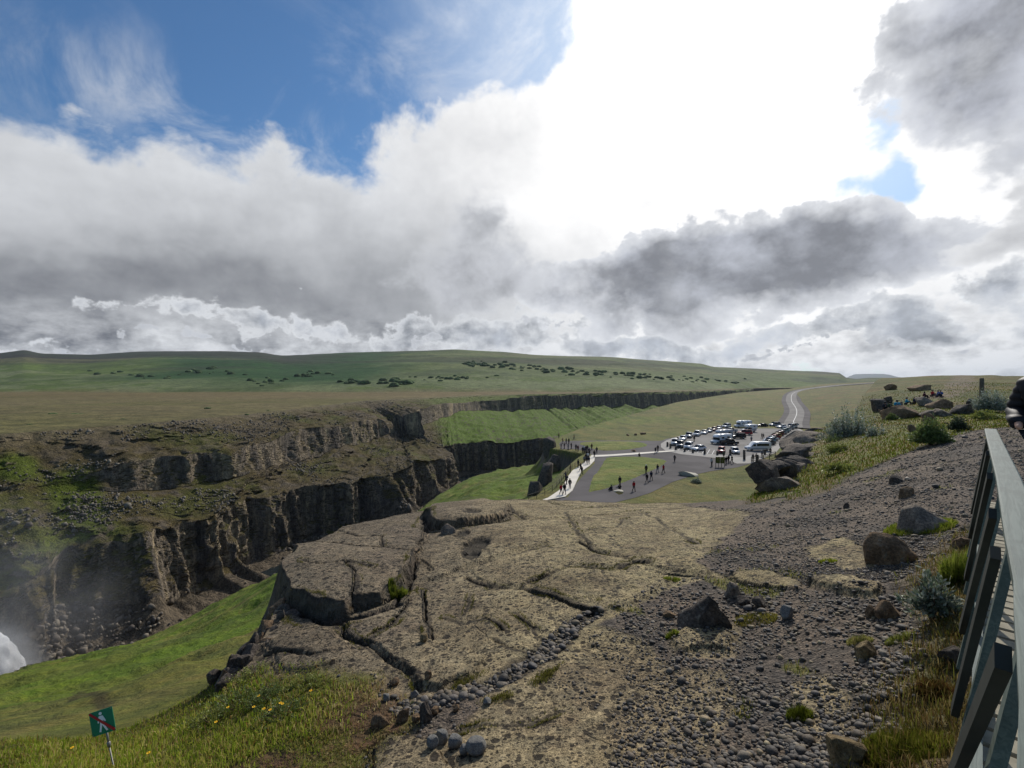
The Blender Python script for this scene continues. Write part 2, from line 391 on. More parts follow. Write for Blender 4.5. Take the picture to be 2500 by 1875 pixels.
gx = np.gradient(Z.reshape(nr, nc), axis=0) / np.gradient(YY, axis=0)
XX = X.reshape(nr, nc); gy = np.gradient(Z.reshape(nr, nc), axis=1) / np.gradient(XX, axis=1)
slope = np.hypot(gx - 0 * gy, gy).ravel()
def C(r, g, b): return srgb(r, g, b)[None, :]
def lerp(a, b, t): return a * (1 - t)[:, None] + b * t[:, None]
# --- colour of the cover, one value per vertex
MEADOW = C(96, 102, 42); MEADOW2 = C(112, 106, 56); GREEN = C(90, 112, 22); DKGREEN = C(60, 74, 28); OCHRE = C(110, 98, 54)
ROCK = C(100, 90, 78); DROCK = C(74, 68, 62); SLAB = C(174, 157, 122); SLABD = C(140, 123, 97); GRAV = C(78, 72, 67); GRAVB = C(98, 87, 76); DIRT = C(88, 66, 46); DRY = C(142, 128, 84)
col = lerp(MEADOW + 0 * X[:, None], MEADOW2, sstep(-.4, .5, n3 + .6 * n1)); col = lerp(col, GREEN, sstep(.1, .6, n4 + .4 * n3) * .6)
shelf = (Z < PZ - .8) & ~isf
col[shelf] = lerp(GREEN + 0 * X[shelf][:, None], MEADOW, sstep(-.3, .5, n3[shelf] + .5 * n1[shelf]) * .7)
col = lerp(col, OCHRE, sstep(230, 330, Y) * sstep(-.3, .4, n3) * .4)
rk = shelf * sstep(1.1, 1.9, slope + .35 * n1)
col = lerp(col, lerp(ROCK + 0 * X[:, None], DROCK, sstep(-.4, .4, n2)), rk)
flo = sstep(-52.5, -54, Z)
col = lerp(col, C(84, 76, 58) + .02 * n2[:, None], flo)
# hill on the right, heath and grass
hillr = isf * sstep(28, 45, Y)
hc = lerp(C(92, 96, 46) + 0 * X[:, None], C(110, 92, 54), sstep(-.2, .5, n3 + .5 * n1)); hc = lerp(hc, C(66, 72, 36), sstep(.1, .5, n1 + .5 * n2) * .6)
hillr = np.maximum(hillr, sstep(.46, .70, X / Y + .04 * n1) * sstep(150, 240, Y) + 0 * X); col = lerp(col, hc, hillr)
track = segdist(X, Y, [W(2290, 68), W(2335, 78), W(2352, 100), W(2348, 150), W(2348, 200)])
col = lerp(col, C(118, 106, 90), hillr * sstep(2.6, 1.2, track + n1))
# foreground
fm = isf & (Y < 50)
wx = X + .13 * fbm(X * 2.2, Y * 2.2, 0, 4, 201) * np.minimum(1, Y / 8); wy = Y + .2 * fbm(X * 2.2, Y * 2.2, 5, 4, 202) * np.minimum(1.6, Y / 8)
fi = np.where(fm)[0]
fx, fy = wx[fi], wy[fi]
a1, a2, a4 = n1[fi], n2[fi], fbm(X[fi] * 14, Y[fi] * 14, 0, 3, 205)
fc = lerp(GRAV + 0 * fx[:, None], GRAVB, sstep(-.5, .5, a1))
dS = np.minimum(np.minimum(sdf(fx, fy, SLABMASK), sdf(fx, fy, SLAB2)), np.minimum(sdf(fx, fy, SLAB3), sdf(fx, fy, SLAB4)))
for bi_ in (8, 9, 10): dS = np.minimum(dS, sdf(fx, fy, BLOCKS[bi_][0]) + .04)
mslab = sstep(.12, -.05, dS)
sl = lerp(SLAB + 0 * fx[:, None], SLABD, sstep(-.25, .5, a1 + .5 * a2)); 
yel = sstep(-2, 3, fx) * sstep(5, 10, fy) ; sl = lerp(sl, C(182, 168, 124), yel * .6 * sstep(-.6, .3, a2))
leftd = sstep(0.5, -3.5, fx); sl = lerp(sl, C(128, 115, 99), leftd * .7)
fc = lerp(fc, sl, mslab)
dC = np.full(fx.shape, 9.0)
for P, l, e in CRACKS: dC = np.minimum(dC, segdist(fx, fy, P) / (e + .02))
lich = sstep(.75, .25, np.abs(dC - 1.6) + .4 * a2 + .3) * mslab * sstep(-.1, .3, a1)
fc = lerp(fc, C(96, 92, 42), lich * .8)
fc = lerp(fc, C(70, 62, 50), sstep(1.0, .5, dC) * mslab * .8)
dG = sdf(fx, fy, NEARGRASS); mg = sstep(.25, -.25, dG + .3 * a1)
ngc = lerp(C(88, 90, 34) + 0 * fx[:, None], C(104, 84, 50), sstep(-.1, .5, a1 + .6 * a2)); 
dirtspot = sstep(1.1, .5, np.hypot(fx + 2.9, (fy - 5.2) * 1.6) + .5 * a2); dirtspot = np.maximum(dirtspot, sstep(.8, .3, np.hypot(fx + 1.9, fy - 6.4) + .5 * a2))
ngc = lerp(ngc, DIRT, dirtspot)
fc = lerp(fc, ngc, mg)
dV = sdf(fx, fy, VEG); mv = sstep(.3, -.3, dV + .5 * a1)
vc = lerp(C(98, 84, 56) + 0 * fx[:, None], C(92, 90, 40), sstep(-.2, .4, a1 + .4 * a2))
fc = lerp(fc, vc, mv * .85)
dP = sdf(fx, fy, PATH2); mp = sstep(.3, -.4, dP)
veg2 = (1 - mslab) * (1 - mp) * sstep(-.35, -.1, n3[fi] + .5 * a1 + .12) * sstep(17, 22, fy) * sstep(1810, 1850, PU[fi])
fc = lerp(fc, lerp(C(108, 112, 48) + 0 * fx[:, None], C(120, 104, 62), sstep(-.2, .4, a1)), veg2)
fc = lerp(fc, C(106, 95, 84), mp * (1 - mslab) * sstep(-1, 1, a1) * .7)
# grassy specks on the gravel
spk = sstep(.38, .55, fbm(fx * .9, fy * .9, 0, 3, 333)) * (1 - mslab) * (1 - mg)
fc = lerp(fc, C(100, 100, 46), spk * .7)
left_edge = sstep(.5, 1.5, slope[fi]) * (1 - mg) * (fy > 8.5)
fc = lerp(fc, DROCK + 0 * fx[:, None], left_edge * .8)
nearw = sstep(50, 40, fy)
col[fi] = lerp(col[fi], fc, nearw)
# drop between the slabs and the shelf: dark rock
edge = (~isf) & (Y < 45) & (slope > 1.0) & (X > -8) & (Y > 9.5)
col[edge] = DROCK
n5 = fbm(X * .35, Y * .12, 0, 4, 105); mead = (~isf) | (Y > 45)
col[mead] = lerp(col[mead], C(70, 80, 30) + 0 * col[mead], sstep(.12, .42, n5[mead] + .25 * n1[mead]) * .6); col[mead] = lerp(col[mead], C(128, 116, 66) + 0 * col[mead], sstep(.15, .5, -n5[mead] + .3 * n2[mead]) * (Y[mead] > 60) * .5)
stk = [hit(*p_)[:2] for p_ in [(185, 1708), (193, 1692), (222, 1692), (248, 1706), (262, 1728)]]; col = lerp(col, C(48, 40, 26), sstep(.42, .12, segdist(X + .25 * n2, Y, stk)) * (~isf) * .7)
for (cx, cy), r, dp in POOLS: col = lerp(col, C(40, 38, 36), sstep(1.0, .7, np.hypot(X - cx, (Y - cy) * .6) / r + .25 * n2) * .8)
col *= (1 + .10 * n2)[:, None]
col = np.clip(col, .004, .8)
slabm = np.zeros(len(X)); slabm[fi] = mslab * nearw * (1 - left_edge)
gravm = np.zeros(len(X)); gravm[fi] = (1 - mslab) * (1 - mg) * (1 - mv) * (1 - veg2)
grassm = np.clip(1 - slabm - gravm - rk - flo, 0, 1); grassm[edge] = 0
me = mesh('ground', np.stack([X, Y, Z], 1), grid_faces(nr, nc))
setcol(me, col); setf(me, slabm, 'slab'); setf(me, gravm, 'gravel'); setf(me, grassm, 'grass')
m, nt = newmat('land')
tc = nt.n('ShaderNodeTexCoord').outputs['Object']
vc_ = nt.n('ShaderNodeVertexColor', _layer_name='Col').outputs[0]
def attr(nt, nm): return nt.n('ShaderNodeAttribute', _attribute_name=nm).outputs['Fac']
A_sl, A_gr, A_gs = attr(nt, 'slab'), attr(nt, 'gravel'), attr(nt, 'grass')
geo = nt.n('ShaderNodeNewGeometry').outputs['Position']
warp = nt.n('ShaderNodeVectorMath', _operation='ADD'); nzc = nt.n('ShaderNodeTexNoise', Scale=3.0, Detail=3); nt.t.links.new(tc, nzc.inputs['Vector'])
wsc = nt.n('ShaderNodeVectorMath', _operation='SCALE'); nt.t.links.new(nzc.outputs['Color'], wsc.inputs[0]); wsc.inputs['Scale'].default_value = .25
nt.t.links.new(tc, warp.inputs[0]); nt.t.links.new(wsc.outputs[0], warp.inputs[1]); wv = warp.outputs[0]
fine = nt.noise(tc, 28, 5, .65); med = nt.noise(tc, 5, 5, .6); big = nt.noise(tc, .5, 4, .6)
# pits in the lava slab
w2 = nt.n('ShaderNodeVectorMath', _operation='SCALE'); nzf = nt.n('ShaderNodeTexNoise', Scale=14.0, Detail=3); nt.t.links.new(tc, nzf.inputs['Vector']); nt.t.links.new(nzf.outputs['Color'], w2.inputs[0]); w2.inputs['Scale'].default_value = .07
w3 = nt.n('ShaderNodeVectorMath', _operation='ADD'); nt.t.links.new(tc, w3.inputs[0]); nt.t.links.new(w2.outputs[0], w3.inputs[1]); pv = w3.outputs[0]
def pitset(sc, r0, r1, gs, g0, g1):
    v_ = nt.vor(pv, sc, dim='2D'); rs_ = nt.n('ShaderNodeSeparateColor'); nt.t.links.new(v_.outputs['Color'], rs_.inputs[0])
    rr_ = nt.math('MULTIPLY', nt.math('POWER', rs_.outputs[0], 1.3), r1)                     # every hole has its own size
    return nt.math('MULTIPLY', nt.ramp(nt.math('SUBTRACT', v_.outputs['Distance'], rr_), -.035, .015, 1, 0), nt.ramp(nt.noise(tc, gs, 3), g0, g1))
pits = nt.math('MAXIMUM', pitset(2.6, 0, .20, .9, .40, .46), pitset(6.5, 0, .36, 1.7, .38, .48)); pits = nt.math('MAXIMUM', pits, nt.math('MULTIPLY', pitset(17.0, 0, .46, 2.2, .36, .46), .95)); pits = nt.math('MAXIMUM', pits, nt.math('MULTIPLY', pitset(42.0, 0, .52, 1.5, .36, .5), .7))
pits = nt.math('MULTIPLY', pits, A_sl)
cr = nt.vor(wv, 1.15, 'DISTANCE_TO_EDGE', dim='2D').outputs['Distance']; crk = nt.math('MULTIPLY', nt.ramp(cr, .0, .022, 1, 0), nt.ramp(nt.noise(tc, 1.1, 2), .5, .58))
crk = nt.math('MULTIPLY', crk, A_sl)
c = nt.mixc(nt.ramp(fine, .25, .75), (.78, .78, .78), (1.22, 1.22, 1.22))
c = nt.mixc(1.0, vc_, c, 'MULTIPLY')
bgs = nt.noise(tc, .55, 5, .62); c = nt.mixc(nt.math('MULTIPLY', nt.ramp(bgs, .42, .66), nt.math('MULTIPLY', A_sl, .7)), c, nt.mixc(1.0, c, (.66, .62, .58), 'MULTIPLY'))
c2 = nt.mixc(nt.ramp(med, .3, .7), (.78, .80, .82), (1.22, 1.18, 1.12)); c = nt.mixc(1.0, c, c2, 'MULTIPLY')
lic = nt.math('MULTIPLY', nt.ramp(nt.noise(tc, 11, 5, .7), .56, .66), A_sl)
c = nt.mixc(nt.math('MULTIPLY', lic, .22), c, (.30, .27, .20))
dk = nt.math('MULTIPLY', nt.ramp(nt.noise(tc, 2.2, 5, .75), .52, .64), A_sl)
c = nt.mixc(nt.math('MULTIPLY', dk, .45), c, (.10, .085, .062))
c = nt.mixc(nt.math('MULTIPLY', pits, .9), c, (.022, .017, .013)); c = nt.mixc(nt.math('MULTIPLY', crk, .7), c, (.04, .035, .025))
spk_ = nt.noise(tc, 9, 6, .85); c = nt.mixc(nt.math('MULTIPLY', nt.ramp(spk_, .50, .60), nt.math('MULTIPLY', A_sl, .22)), c, nt.mixc(1.0, c, (.5, .48, .45), 'MULTIPLY'))
spk2 = nt.noise(tc, 30, 4, .8); c = nt.mixc(nt.math('MULTIPLY', nt.ramp(spk2, .55, .60), nt.math('MULTIPLY', A_sl, .4)), c, nt.mixc(1.0, c, (.45, .43, .40), 'MULTIPLY'))
# small stones in the gravel
gv = nt.vor(tc, 30.0, dim='2D'); gs = gv.outputs['Distance']; gcol = nt.n('ShaderNodeSeparateColor'); nt.t.links.new(gv.outputs['Color'], gcol.inputs[0])
gb = nt.mixc(nt.ramp(gcol.outputs[0], 0, 1, 0, 1), (.55, .53, .50), (1.6, 1.55, 1.46)); g2 = nt.mixc(1.0, c, gb, 'MULTIPLY'); c = nt.mixc(A_gr, c, g2)
gv2 = nt.vor(tc, 8.0, dim='2D'); gs2 = gv2.outputs['Distance']
h = nt.math('MULTIPLY', nt.math('SUBTRACT', 1.0, gs), nt.math('MULTIPLY', A_gr, .020))
h = nt.math('ADD', h, nt.math('MULTIPLY', nt.math('SUBTRACT', 1.0, gs2), nt.math('MULTIPLY', A_gr, .03)))
h = nt.math('SUBTRACT', h, nt.math('MULTIPLY', nt.ramp(spk_, .46, .60), nt.math('MULTIPLY', A_sl, .012))); h = nt.math('SUBTRACT', h, nt.math('MULTIPLY', pits, .06)); h = nt.math('SUBTRACT', h, nt.math('MULTIPLY', crk, .05))
h = nt.math('ADD', h, nt.math('MULTIPLY', nt.math('SUBTRACT', fine, .5), .018)); h = nt.math('ADD', h, nt.math('MULTIPLY', nt.math('SUBTRACT', med, .5), .05))
gr2 = nt.noise(tc, 1.6, 6, .7); h = nt.math('ADD', h, nt.math('MULTIPLY', nt.math('MULTIPLY', gr2, A_gs), .35))
c = nt.mixc(nt.math('MULTIPLY', nt.ramp(gr2, .35, .65, 1, 0), nt.math('MULTIPLY', A_gs, .5)), c, nt.mixc(1.0, c, (.5, .58, .45), 'MULTIPLY'))
gr3 = nt.noise(tc, .22, 6, .72, .5); mps = nt.n('ShaderNodeMapping'); nt.t.links.new(tc, mps.inputs[0]); mps.inputs['Scale'].default_value = (.10, .35, .3); gr4 = nt.noise(mps.outputs[0], 2.0, 7, .75); c = nt.mixc(nt.math('MULTIPLY', nt.ramp(gr4, .46, .62), nt.math('MULTIPLY', A_gs, .65)), c, nt.mixc(1.0, c, (.60, .62, .55), 'MULTIPLY')); c = nt.mixc(nt.math('MULTIPLY', nt.ramp(gr3, .42, .62), nt.math('MULTIPLY', A_gs, .6)), c, nt.mixc(1.0, c, (1.35, 1.12, .95), 'MULTIPLY'))
h = nt.math('ADD', h, nt.math('MULTIPLY', nt.math('MULTIPLY', gr3, A_gs), .8))
principled(nt, c, .92, h, .9, 1.0, .25)
M_land = m
ground = add('ground', me, m, kind='structure', label='rocky and grassy land on the near side of the canyon', cat='ground')
del gx, gy

# ================================================================ FAR SIDE: plateau with hills, canyon wall
ST = [  # rim, upper cliff, top z, foot z, lower cliff edge, its z
 ((-230,5),(-190,12),-20,-31,(-140,18),-36), ((-170,60),(-146,66),-20,-31,(-114,66),-36), ((-134,120),(-117,111),-21,-30,(-97,99),-38),
 ((-124,150),(-105,133),-20,-31,(-83,108),-35), ((-117,182),(-94,154),-20,-32,(-77,127),-36), ((-112,237),(-86,196),-17,-31,(-73,151),-37),
 ((-114,310),(-73,244),-17,-30,(-59,175),-37), ((-114,365),(-64,268),-17,-30,(-43,204),-36), ((-106,385),(-55,264),-16,-30,(-31,248),-38),
 ((-98,410),(-66,330),-15,-31,(-44,270),-38), ((-75,450),(-58,395),-14,-30,(-36,282),-37), ((-46,534),(-38,475),-14,-30,(-14,293),-37),
 ((20,600),(21,565),-14,-31,(22,309),-37), ((85,650),(86,638),-14,-33,(92,420),-40), ((250,790),(251,780),-14,-37,(235,600),-44),
 ((570,1150),(571,1142),-14,-36,(560,1000),-46), ((760,1500),(761,1492),-13.5,-20,(755,1350),-40)]
NS = 1150
cum = [0]
for a, b in zip(ST[:-1], ST[1:]): 
    pa, pb = a[4], b[4]; ang = abs(math.atan2(pb[0], pb[1]) - math.atan2(pa[0], pa[1])) * 150; cum.append(cum[-1] + ang + .12 * math.dist(pa, pb) + 6)
cum = np.array(cum); sv = np.linspace(0, cum[-1], NS)
def pchip(x, xs, ys):
    xs = np.array(xs, float); ys = np.array(ys, float); h = np.diff(xs); dl = np.diff(ys) / h; m_ = np.zeros(len(xs))
    m_[1:-1] = np.where(dl[:-1] * dl[1:] > 0, 2 / (1 / np.where(dl[:-1] == 0, 1, dl[:-1]) + 1 / np.where(dl[1:] == 0, 1, dl[1:])), 0); m_[0] = dl[0]; m_[-1] = dl[-1]
    k = np.clip(np.searchsorted(xs, x) - 1, 0, len(xs) - 2); t = (x - xs[k]) / h[k]
    return (2*t**3-3*t**2+1)*ys[k] + (t**3-2*t**2+t)*h[k]*m_[k] + (-2*t**3+3*t**2)*ys[k+1] + (t**3-t**2)*h[k]*m_[k+1]
g = lambda f: pchip(sv, cum, [f(s) for s in ST])
Rx, Ry = g(lambda s: s[0][0]), g(lambda s: s[0][1]); Ux, Uy = g(lambda s: s[1][0]), g(lambda s: s[1][1])
Ut, Ub = g(lambda s: s[2]), g(lambda s: s[3]); Mx, My = g(lambda s: s[4][0]), g(lambda s: s[4][1]); Mz = g(lambda s: s[5])
RU = CU + F * Rx / np.maximum(Ry, 1)
# local meander of the edges (buttresses and bays)
tx, ty = np.gradient(Mx), np.gradient(My); L = np.hypot(tx, ty) + 1e-9; nx_, ny_ = ty / L, -tx / L      # towards us
arc = np.cumsum(L); prom = np.exp(-((sv - cum[8]) / 14) ** 2)
butt = fbm(arc * .035, 0 * arc, 0, 5, 401, .6) * 11 * (1 - .6 * prom) + fbm(arc * .16, 0 * arc, 2, 4, 402) * 3.2
Mx = Mx + nx_ * butt; My = My + ny_ * butt
butt2 = fbm(arc * .06, 0 * arc, 7, 4, 403) * 7
Ux = Ux + nx_ * butt2; Uy = Uy + ny_ * butt2
Mz = Mz + 5.0 * fbm(arc * .05, 0 * arc, 4, 5, 404, .6) * (1 - .5 * prom); Ut = Ut + 2.6 * fbm(arc * .06, 0 * arc, 5, 5, 405, .6); Ub = Ub + 4.2 * fbm(arc * .06, 0 * arc, 6, 5, 406, .6)
patch = np.clip(.75 + 1.1 * fbm(arc * .035, 0 * arc, 8, 3, 407), .12, 1)      # where the upper band breaks down to scree
patch = np.maximum(patch, (.72 + .5 * fbm(arc * .06, 0 * arc, 3, 4, 430)) * sstep(cum[3], cum[5], sv)); leftdie = sstep(cum[2] + 2, cum[3] + 6, sv); patch = np.minimum(patch, .25 + .75 * leftdie)
um = (Ut + Ub) / 2; Ut = um + (Ut - um) * patch; Ub = um + (Ub - um) * patch
def prof():
    P = []
    def seg(a, b, n, pa, pb):
        for i in range(n):
            t = i / n; P.append((a, b, t))
    seg('R', 'Ut', 60, 0, 0); seg('Ut', 'Ub', 60, 0, 0); seg('Ub', 'M', 70, 0, 0); seg('M', 'B', 120, 0, 0); seg('B', 'F', 24, 0, 0); P.append(('F', 'F', 0))
    return P
cone = np.maximum(0, fbm(arc * .055, 0 * arc, 11, 4, 431) - .02) * (sv < cum[10]); base = 2.5 + 1.5 * fbm(arc * .1, 0 * arc, 9, 3, 408) + cone * 16
PT = {'R': (Rx, Ry, -13 + 0 * Rx), 'Ut': (Ux, Uy, Ut), 'Ub': (Ux + nx_ * 2.5, Uy + ny_ * 2.5, Ub), 'M': (Mx, My, Mz), 'B': (Mx + nx_ * base, My + ny_ * base, -53.5 + cone * 22), 'F': (Mx + nx_ * 28, My + ny_ * 28, -57 + 0 * Mx)}
PR = prof(); VX = np.zeros((len(PR), NS)); VY = VX.copy(); VZ = VX.copy(); kind = np.zeros(len(PR)); tt = np.zeros(len(PR))
for i, (a, b, t) in enumerate(PR):
    A, B = PT[a], PT[b]; k = {'R': 0, 'Ut': 1, 'Ub': 2, 'M': 3, 'B': 4, 'F': 4}[a]; kind[i] = k; tt[i] = t
    zt = t
    if k == 0: zt = t ** 1.15
    if k == 4: zt = 1 - (1 - t) ** 1.6
    VX[i] = mix(A[0], B[0], t); VY[i] = mix(A[1], B[1], t); VZ[i] = mix(A[2], B[2], zt)
K = kind[:, None] + 0 * VX; T = tt[:, None] + 0 * VX; AR = arc[None] + 0 * VX
cl = np.maximum((K == 1) * np.sin(np.pi * np.clip(T, 0, 1)) ** .5 * patch[None], (K == 3) * np.minimum(1, np.minimum(T * 12 + .15, (1 - T) * 8)))
# columns, ribs and ledges in the cliffs; rubble on the slopes
rib = fbm(AR * .18 + .5 * fbm(AR * .1, VZ * .12, 0, 3, 432), 0 * AR, VZ * .03, 5, 410, .6) * 3.6 + (np.abs(vnoise(AR * .8 + .8 * fbm(AR * .2, VZ * .2, 0, 2, 433), 0 * AR, VZ * .05, 411)) - .4) * -1.3 * np.clip(.6 + 1.5 * fbm(AR * .05, VZ * .05, 0, 3, 434), 0, 1.4) + np.where(K == 3, 2.6 * sstep(.25, .95, T) * fbm(AR * .16, 0 * AR, VZ * .06, 4, 418), 0)
led = fbm(AR * .12, 0 * AR, VZ * .30, 3, 412) * .55
D = cl * (rib + led + 1.6 * fbm(VX * .22, VY * .22, VZ * .22, 5, 413, .62)) 
slp = (K == 0) | (K == 2); gully = (np.abs(fbm(AR * .12, 0 * AR, VZ * .03 + 2, 3, 415)) - .25)
ends = np.minimum(1, np.minimum(T * 4, (1 - T) * 6 + .2))
crag = np.maximum(0, fbm(VX * .16, VY * .16, VZ * .3, 5, 419, .6) - .05)
gsm = 1 - .8 * sstep(cum[9], cum[10], sv)[None] * (K == 2)
D = D + slp * gsm * (1.5 * fbm(VX * .3, VY * .3, VZ * .3, 5, 414, .6) + 4.5 * gully * ends + 7 * crag * ends)
HX = VX + nx_[None] * D; HY = VY + ny_[None] * D
HZ = VZ + slp * ((.8 + 1.6 * (1 - gsm)) * fbm(VX * (.35 * gsm + .05), VY * (.35 * gsm + .05), 0, 4, 416)) * np.minimum(1, T * 5) + (K == 4) * 1.1 * np.maximum(0, fbm(VX * .35, VY * .35, 1, 4, 417)) 
HZ[0] = -13.0
me = mesh('canyon_wall', np.stack([HX.ravel(), HY.ravel(), HZ.ravel()], 1), grid_faces(len(PR), NS)[:, ::-1].copy())
# cover by steepness
e1 = np.stack([np.gradient(HX, axis=1), np.gradient(HY, axis=1), np.gradient(HZ, axis=1)], -1); e0 = np.stack([np.gradient(HX, axis=0), np.gradient(HY, axis=0), np.gradient(HZ, axis=0)], -1)
nn = np.cross(e0, e1); nn /= np.linalg.norm(nn, axis=-1, keepdims=True) + 1e-9; up = np.abs(nn[..., 2]).ravel()
hx, hy, hz = HX.ravel(), HY.ravel(), HZ.ravel(); kk = K.ravel(); sS = (sv[None] + 0 * HX).ravel(); t_ = T.ravel()
b1 = fbm(hx * .08, hy * .08, hz * .08, 4, 420); b2 = fbm(hx * .5, hy * .5, hz * .5, 4, 421); b3 = fbm(AR.ravel() * .6, 0 * hx, hz * .04, 4, 422)
green = sstep(cum[9], cum[10.0 if False else 10], sS)
grass = lerp(C(80, 70, 42) + 0 * hx[:, None], C(76, 76, 34), sstep(-.1, .4, b1)); grass = lerp(grass, C(98, 88, 72), sstep(.05, .4, b2) * .65); grass = lerp(grass, C(94, 84, 72), sstep(.0, .4, -b1 + .3 * b2) * .6)
grass = lerp(grass, C(82, 102, 30), green * (kk == 2) * sstep(-.5, .1, b1 + .3 * b2 + .4)); grass = lerp(grass, C(88, 98, 48), green * (kk == 0))
brightL = np.exp(-((sS - cum[2] - 3) / 12) ** 2) * ((kk == 2) | (kk == 1)) * sstep(.35, .8, t_ * (kk == 2) + (kk == 1) * .3); grass = lerp(grass, C(86, 100, 30), brightL * sstep(-.2, .3, b1) )
rockc = lerp(C(98, 92, 86) + 0 * hx[:, None], C(128, 117, 101), sstep(-.35, .35, b3)); rockc = lerp(rockc, C(158, 144, 118), sstep(.28, .5, b3 + .4 * b2) * .8); rockc = lerp(rockc, C(66, 62, 60), sstep(.15, .5, -b3 + .3 * b2) * .6)
gf = sstep(.34, .58, up + .12 * b2) * (kk != 4)
cc = lerp(rockc, grass, gf); scr = (kk == 4) | ((kk == 2) & (b2 > .32)); cc[scr] = lerp(C(104, 94, 80) + 0 * hx[scr][:, None], C(84, 76, 64), sstep(-.3, .3, b2[scr]))
rimt = (kk == 0) * sstep(.5, 0, t_); cc = lerp(cc, C(108, 98, 76), rimt * .7)
wu, wv_ = proj(hx, hy, hz); gp = np.exp(-(((wu - 190) / 75) ** 2 + ((wv_ - 1215) / 85) ** 2)) * (sS < cum[4]) + np.exp(-(((wu - 40) / 60) ** 2 + ((wv_ - 1140) / 40) ** 2)) * (sS < cum[4]); cc = lerp(cc, C(76, 86, 26), sstep(.25, .7, gp + .35 * b1) * sstep(.1, .4, up))
cc *= (1 + .16 * b2)[:, None]
setcol(me, np.clip(cc, .004, .8)); setf(me, 1 - gf, 'cliff')
m, nt = newmat('canyon_rock')
tc = nt.n('ShaderNodeTexCoord').outputs['Object']; vc_ = nt.n('ShaderNodeVertexColor', _layer_name='Col').outputs[0]; A_c = attr(nt, 'cliff')
mp_ = nt.n('ShaderNodeMapping'); nt.t.links.new(tc, mp_.inputs[0]); mp_.inputs['Scale'].default_value = (1, 1, .10); sv_ = mp_.outputs[0]
st1 = nt.noise(sv_, .9, 6, .65); st2 = nt.noise(tc, .7, 6, .7); st3 = nt.noise(tc, 2.6, 4, .6)
c = nt.mixc(nt.ramp(st1, .3, .7), (.55, .55, .57), (1.5, 1.45, 1.36)); c = nt.mixc(A_c, (1, 1, 1), c); c = nt.mixc(1.0, vc_, c, 'MULTIPLY')
c = nt.mixc(1.0, c, nt.mixc(nt.ramp(st2, .3, .7), (.66, .66, .66), (1.34, 1.34, 1.34)), 'MULTIPLY'); c = nt.mixc(1.0, c, nt.mixc(nt.ramp(st3, .35, .68), (.75, .75, .75), (1.4, 1.38, 1.34)), 'MULTIPLY')
h = nt.math('ADD', nt.math('MULTIPLY', nt.math('MULTIPLY', st1, A_c), 1.6), nt.math('ADD', nt.math('MULTIPLY', st2, 1.0), nt.math('MULTIPLY', st3, .45)))
principled(nt, c, .95, h, 1.0, 1.0, .2)
wall = add('canyon_wall', me, m, kind='structure', label='stepped basalt cliff with grassy benches across the canyon', cat='cliff')

# plateau and hills behind the rim
SKY = [(-900,862),(-300,864),(0,862),(60,854),(100,863),(220,866),(340,858),(540,857),(640,860),(672,866),(690,868),(740,866),(860,860),(1000,857),(1040,856),(1110,853),(1240,860),(1300,866),(1500,872),(1600,880),(1720,888),(1735,895),(1900,903),(2000,907),(2050,911),(2066,922),(2090,925),(2120,922),(2180,922),(2600,924)]
US2 = np.concatenate([np.linspace(-1500, -200, 60), np.arange(-195, 2700, 4.0)])
TQ = np.concatenate([np.linspace(0, 1, 110) ** 1.25 * .35, .35 + .65 * np.linspace(0, 1, 150)[1:], [1.03, 1.1, 1.3]])
rimy = np.interp(US2, RU[np.argsort(RU)], Ry[np.argsort(RU)]); 
rimy[US2 < -200] = np.interp(US2[US2 < -200], [-1500, -200], [60, 105])
kb = np.hanning(25); kb /= kb.sum(); sm_ = lambda a_: np.convolve(np.pad(a_, 12, mode='edge'), kb, 'valid')
rimy0 = rimy.copy(); rimy = np.where(US2 < 1700, rimy, sm_(sm_(rimy)))
crest = 2300 + 300 * np.sin(US2 / 260); vcrest = np.interp(US2, *zip(*SKY)); vcrest = np.where(US2 < 1850, np.convolve(np.pad(vcrest, 4, mode='edge'), np.hanning(11)[1:-1] / np.hanning(11).sum(), 'valid'), vcrest); zc = (CV - vcrest) / F * crest
TT, RY2 = np.meshgrid(TQ, rimy, indexing='ij'); UU2 = US2[None] + 0 * TT; CR = crest[None] + 0 * TT
y1 = np.maximum(760, RY2 + 60)
Yh = np.where(TT < .35, RY2 + (y1 - RY2) * (TT / .35) , y1 + (CR - y1) * np.clip((TT - .35) / .65, 0, 3))
Xh = (UU2 - CU) / F * Yh
tr = np.clip((TT - .35) / .65, 0, 1)
dmp = np.clip((Xh * 0 + tr) * 3, 0, 1) * (1 - np.clip((tr - .8) / .2, 0, 1) * .8)
Zh = -13 + (zc[None] + 13) * (tr ** .92) + dmp * (9 * fbm(Xh * .004, Yh * .004, 0, 5, 501) + 3 * fbm(Xh * .02, Yh * .02, 0, 3, 502))
ter = dmp * 7 * (np.abs(fbm(Xh * .0025, Yh * .008, 3, 3, 503)) - .2) ; Zh = Zh + ter
Zh = Zh + (TT < .35) * .5 * fbm(Xh * .03, Yh * .03, 0, 4, 504) * np.clip(TT * 30, 0, 1) + np.clip((TT - .3) * 12, 0, 1) * (tr < .2) * 2.2 * fbm(Xh * .012, Yh * .012, 4, 3, 506)
beyond = np.clip((TT - 1) / .3, 0, 1); Zh = Zh - beyond * 260
bluff = np.exp(-((UU2 - 2010) / 45) ** 2) * sstep(.55, .9, tr); 
me = mesh('hills', np.stack([Xh.ravel(), Yh.ravel(), Zh.ravel()], 1), grid_faces(len(TQ), len(US2)))
hx, hy, hu, htr, ht = Xh.ravel(), Yh.ravel(), UU2.ravel(), tr.ravel(), TT.ravel()
hv = CV - F * Zh.ravel() / hy
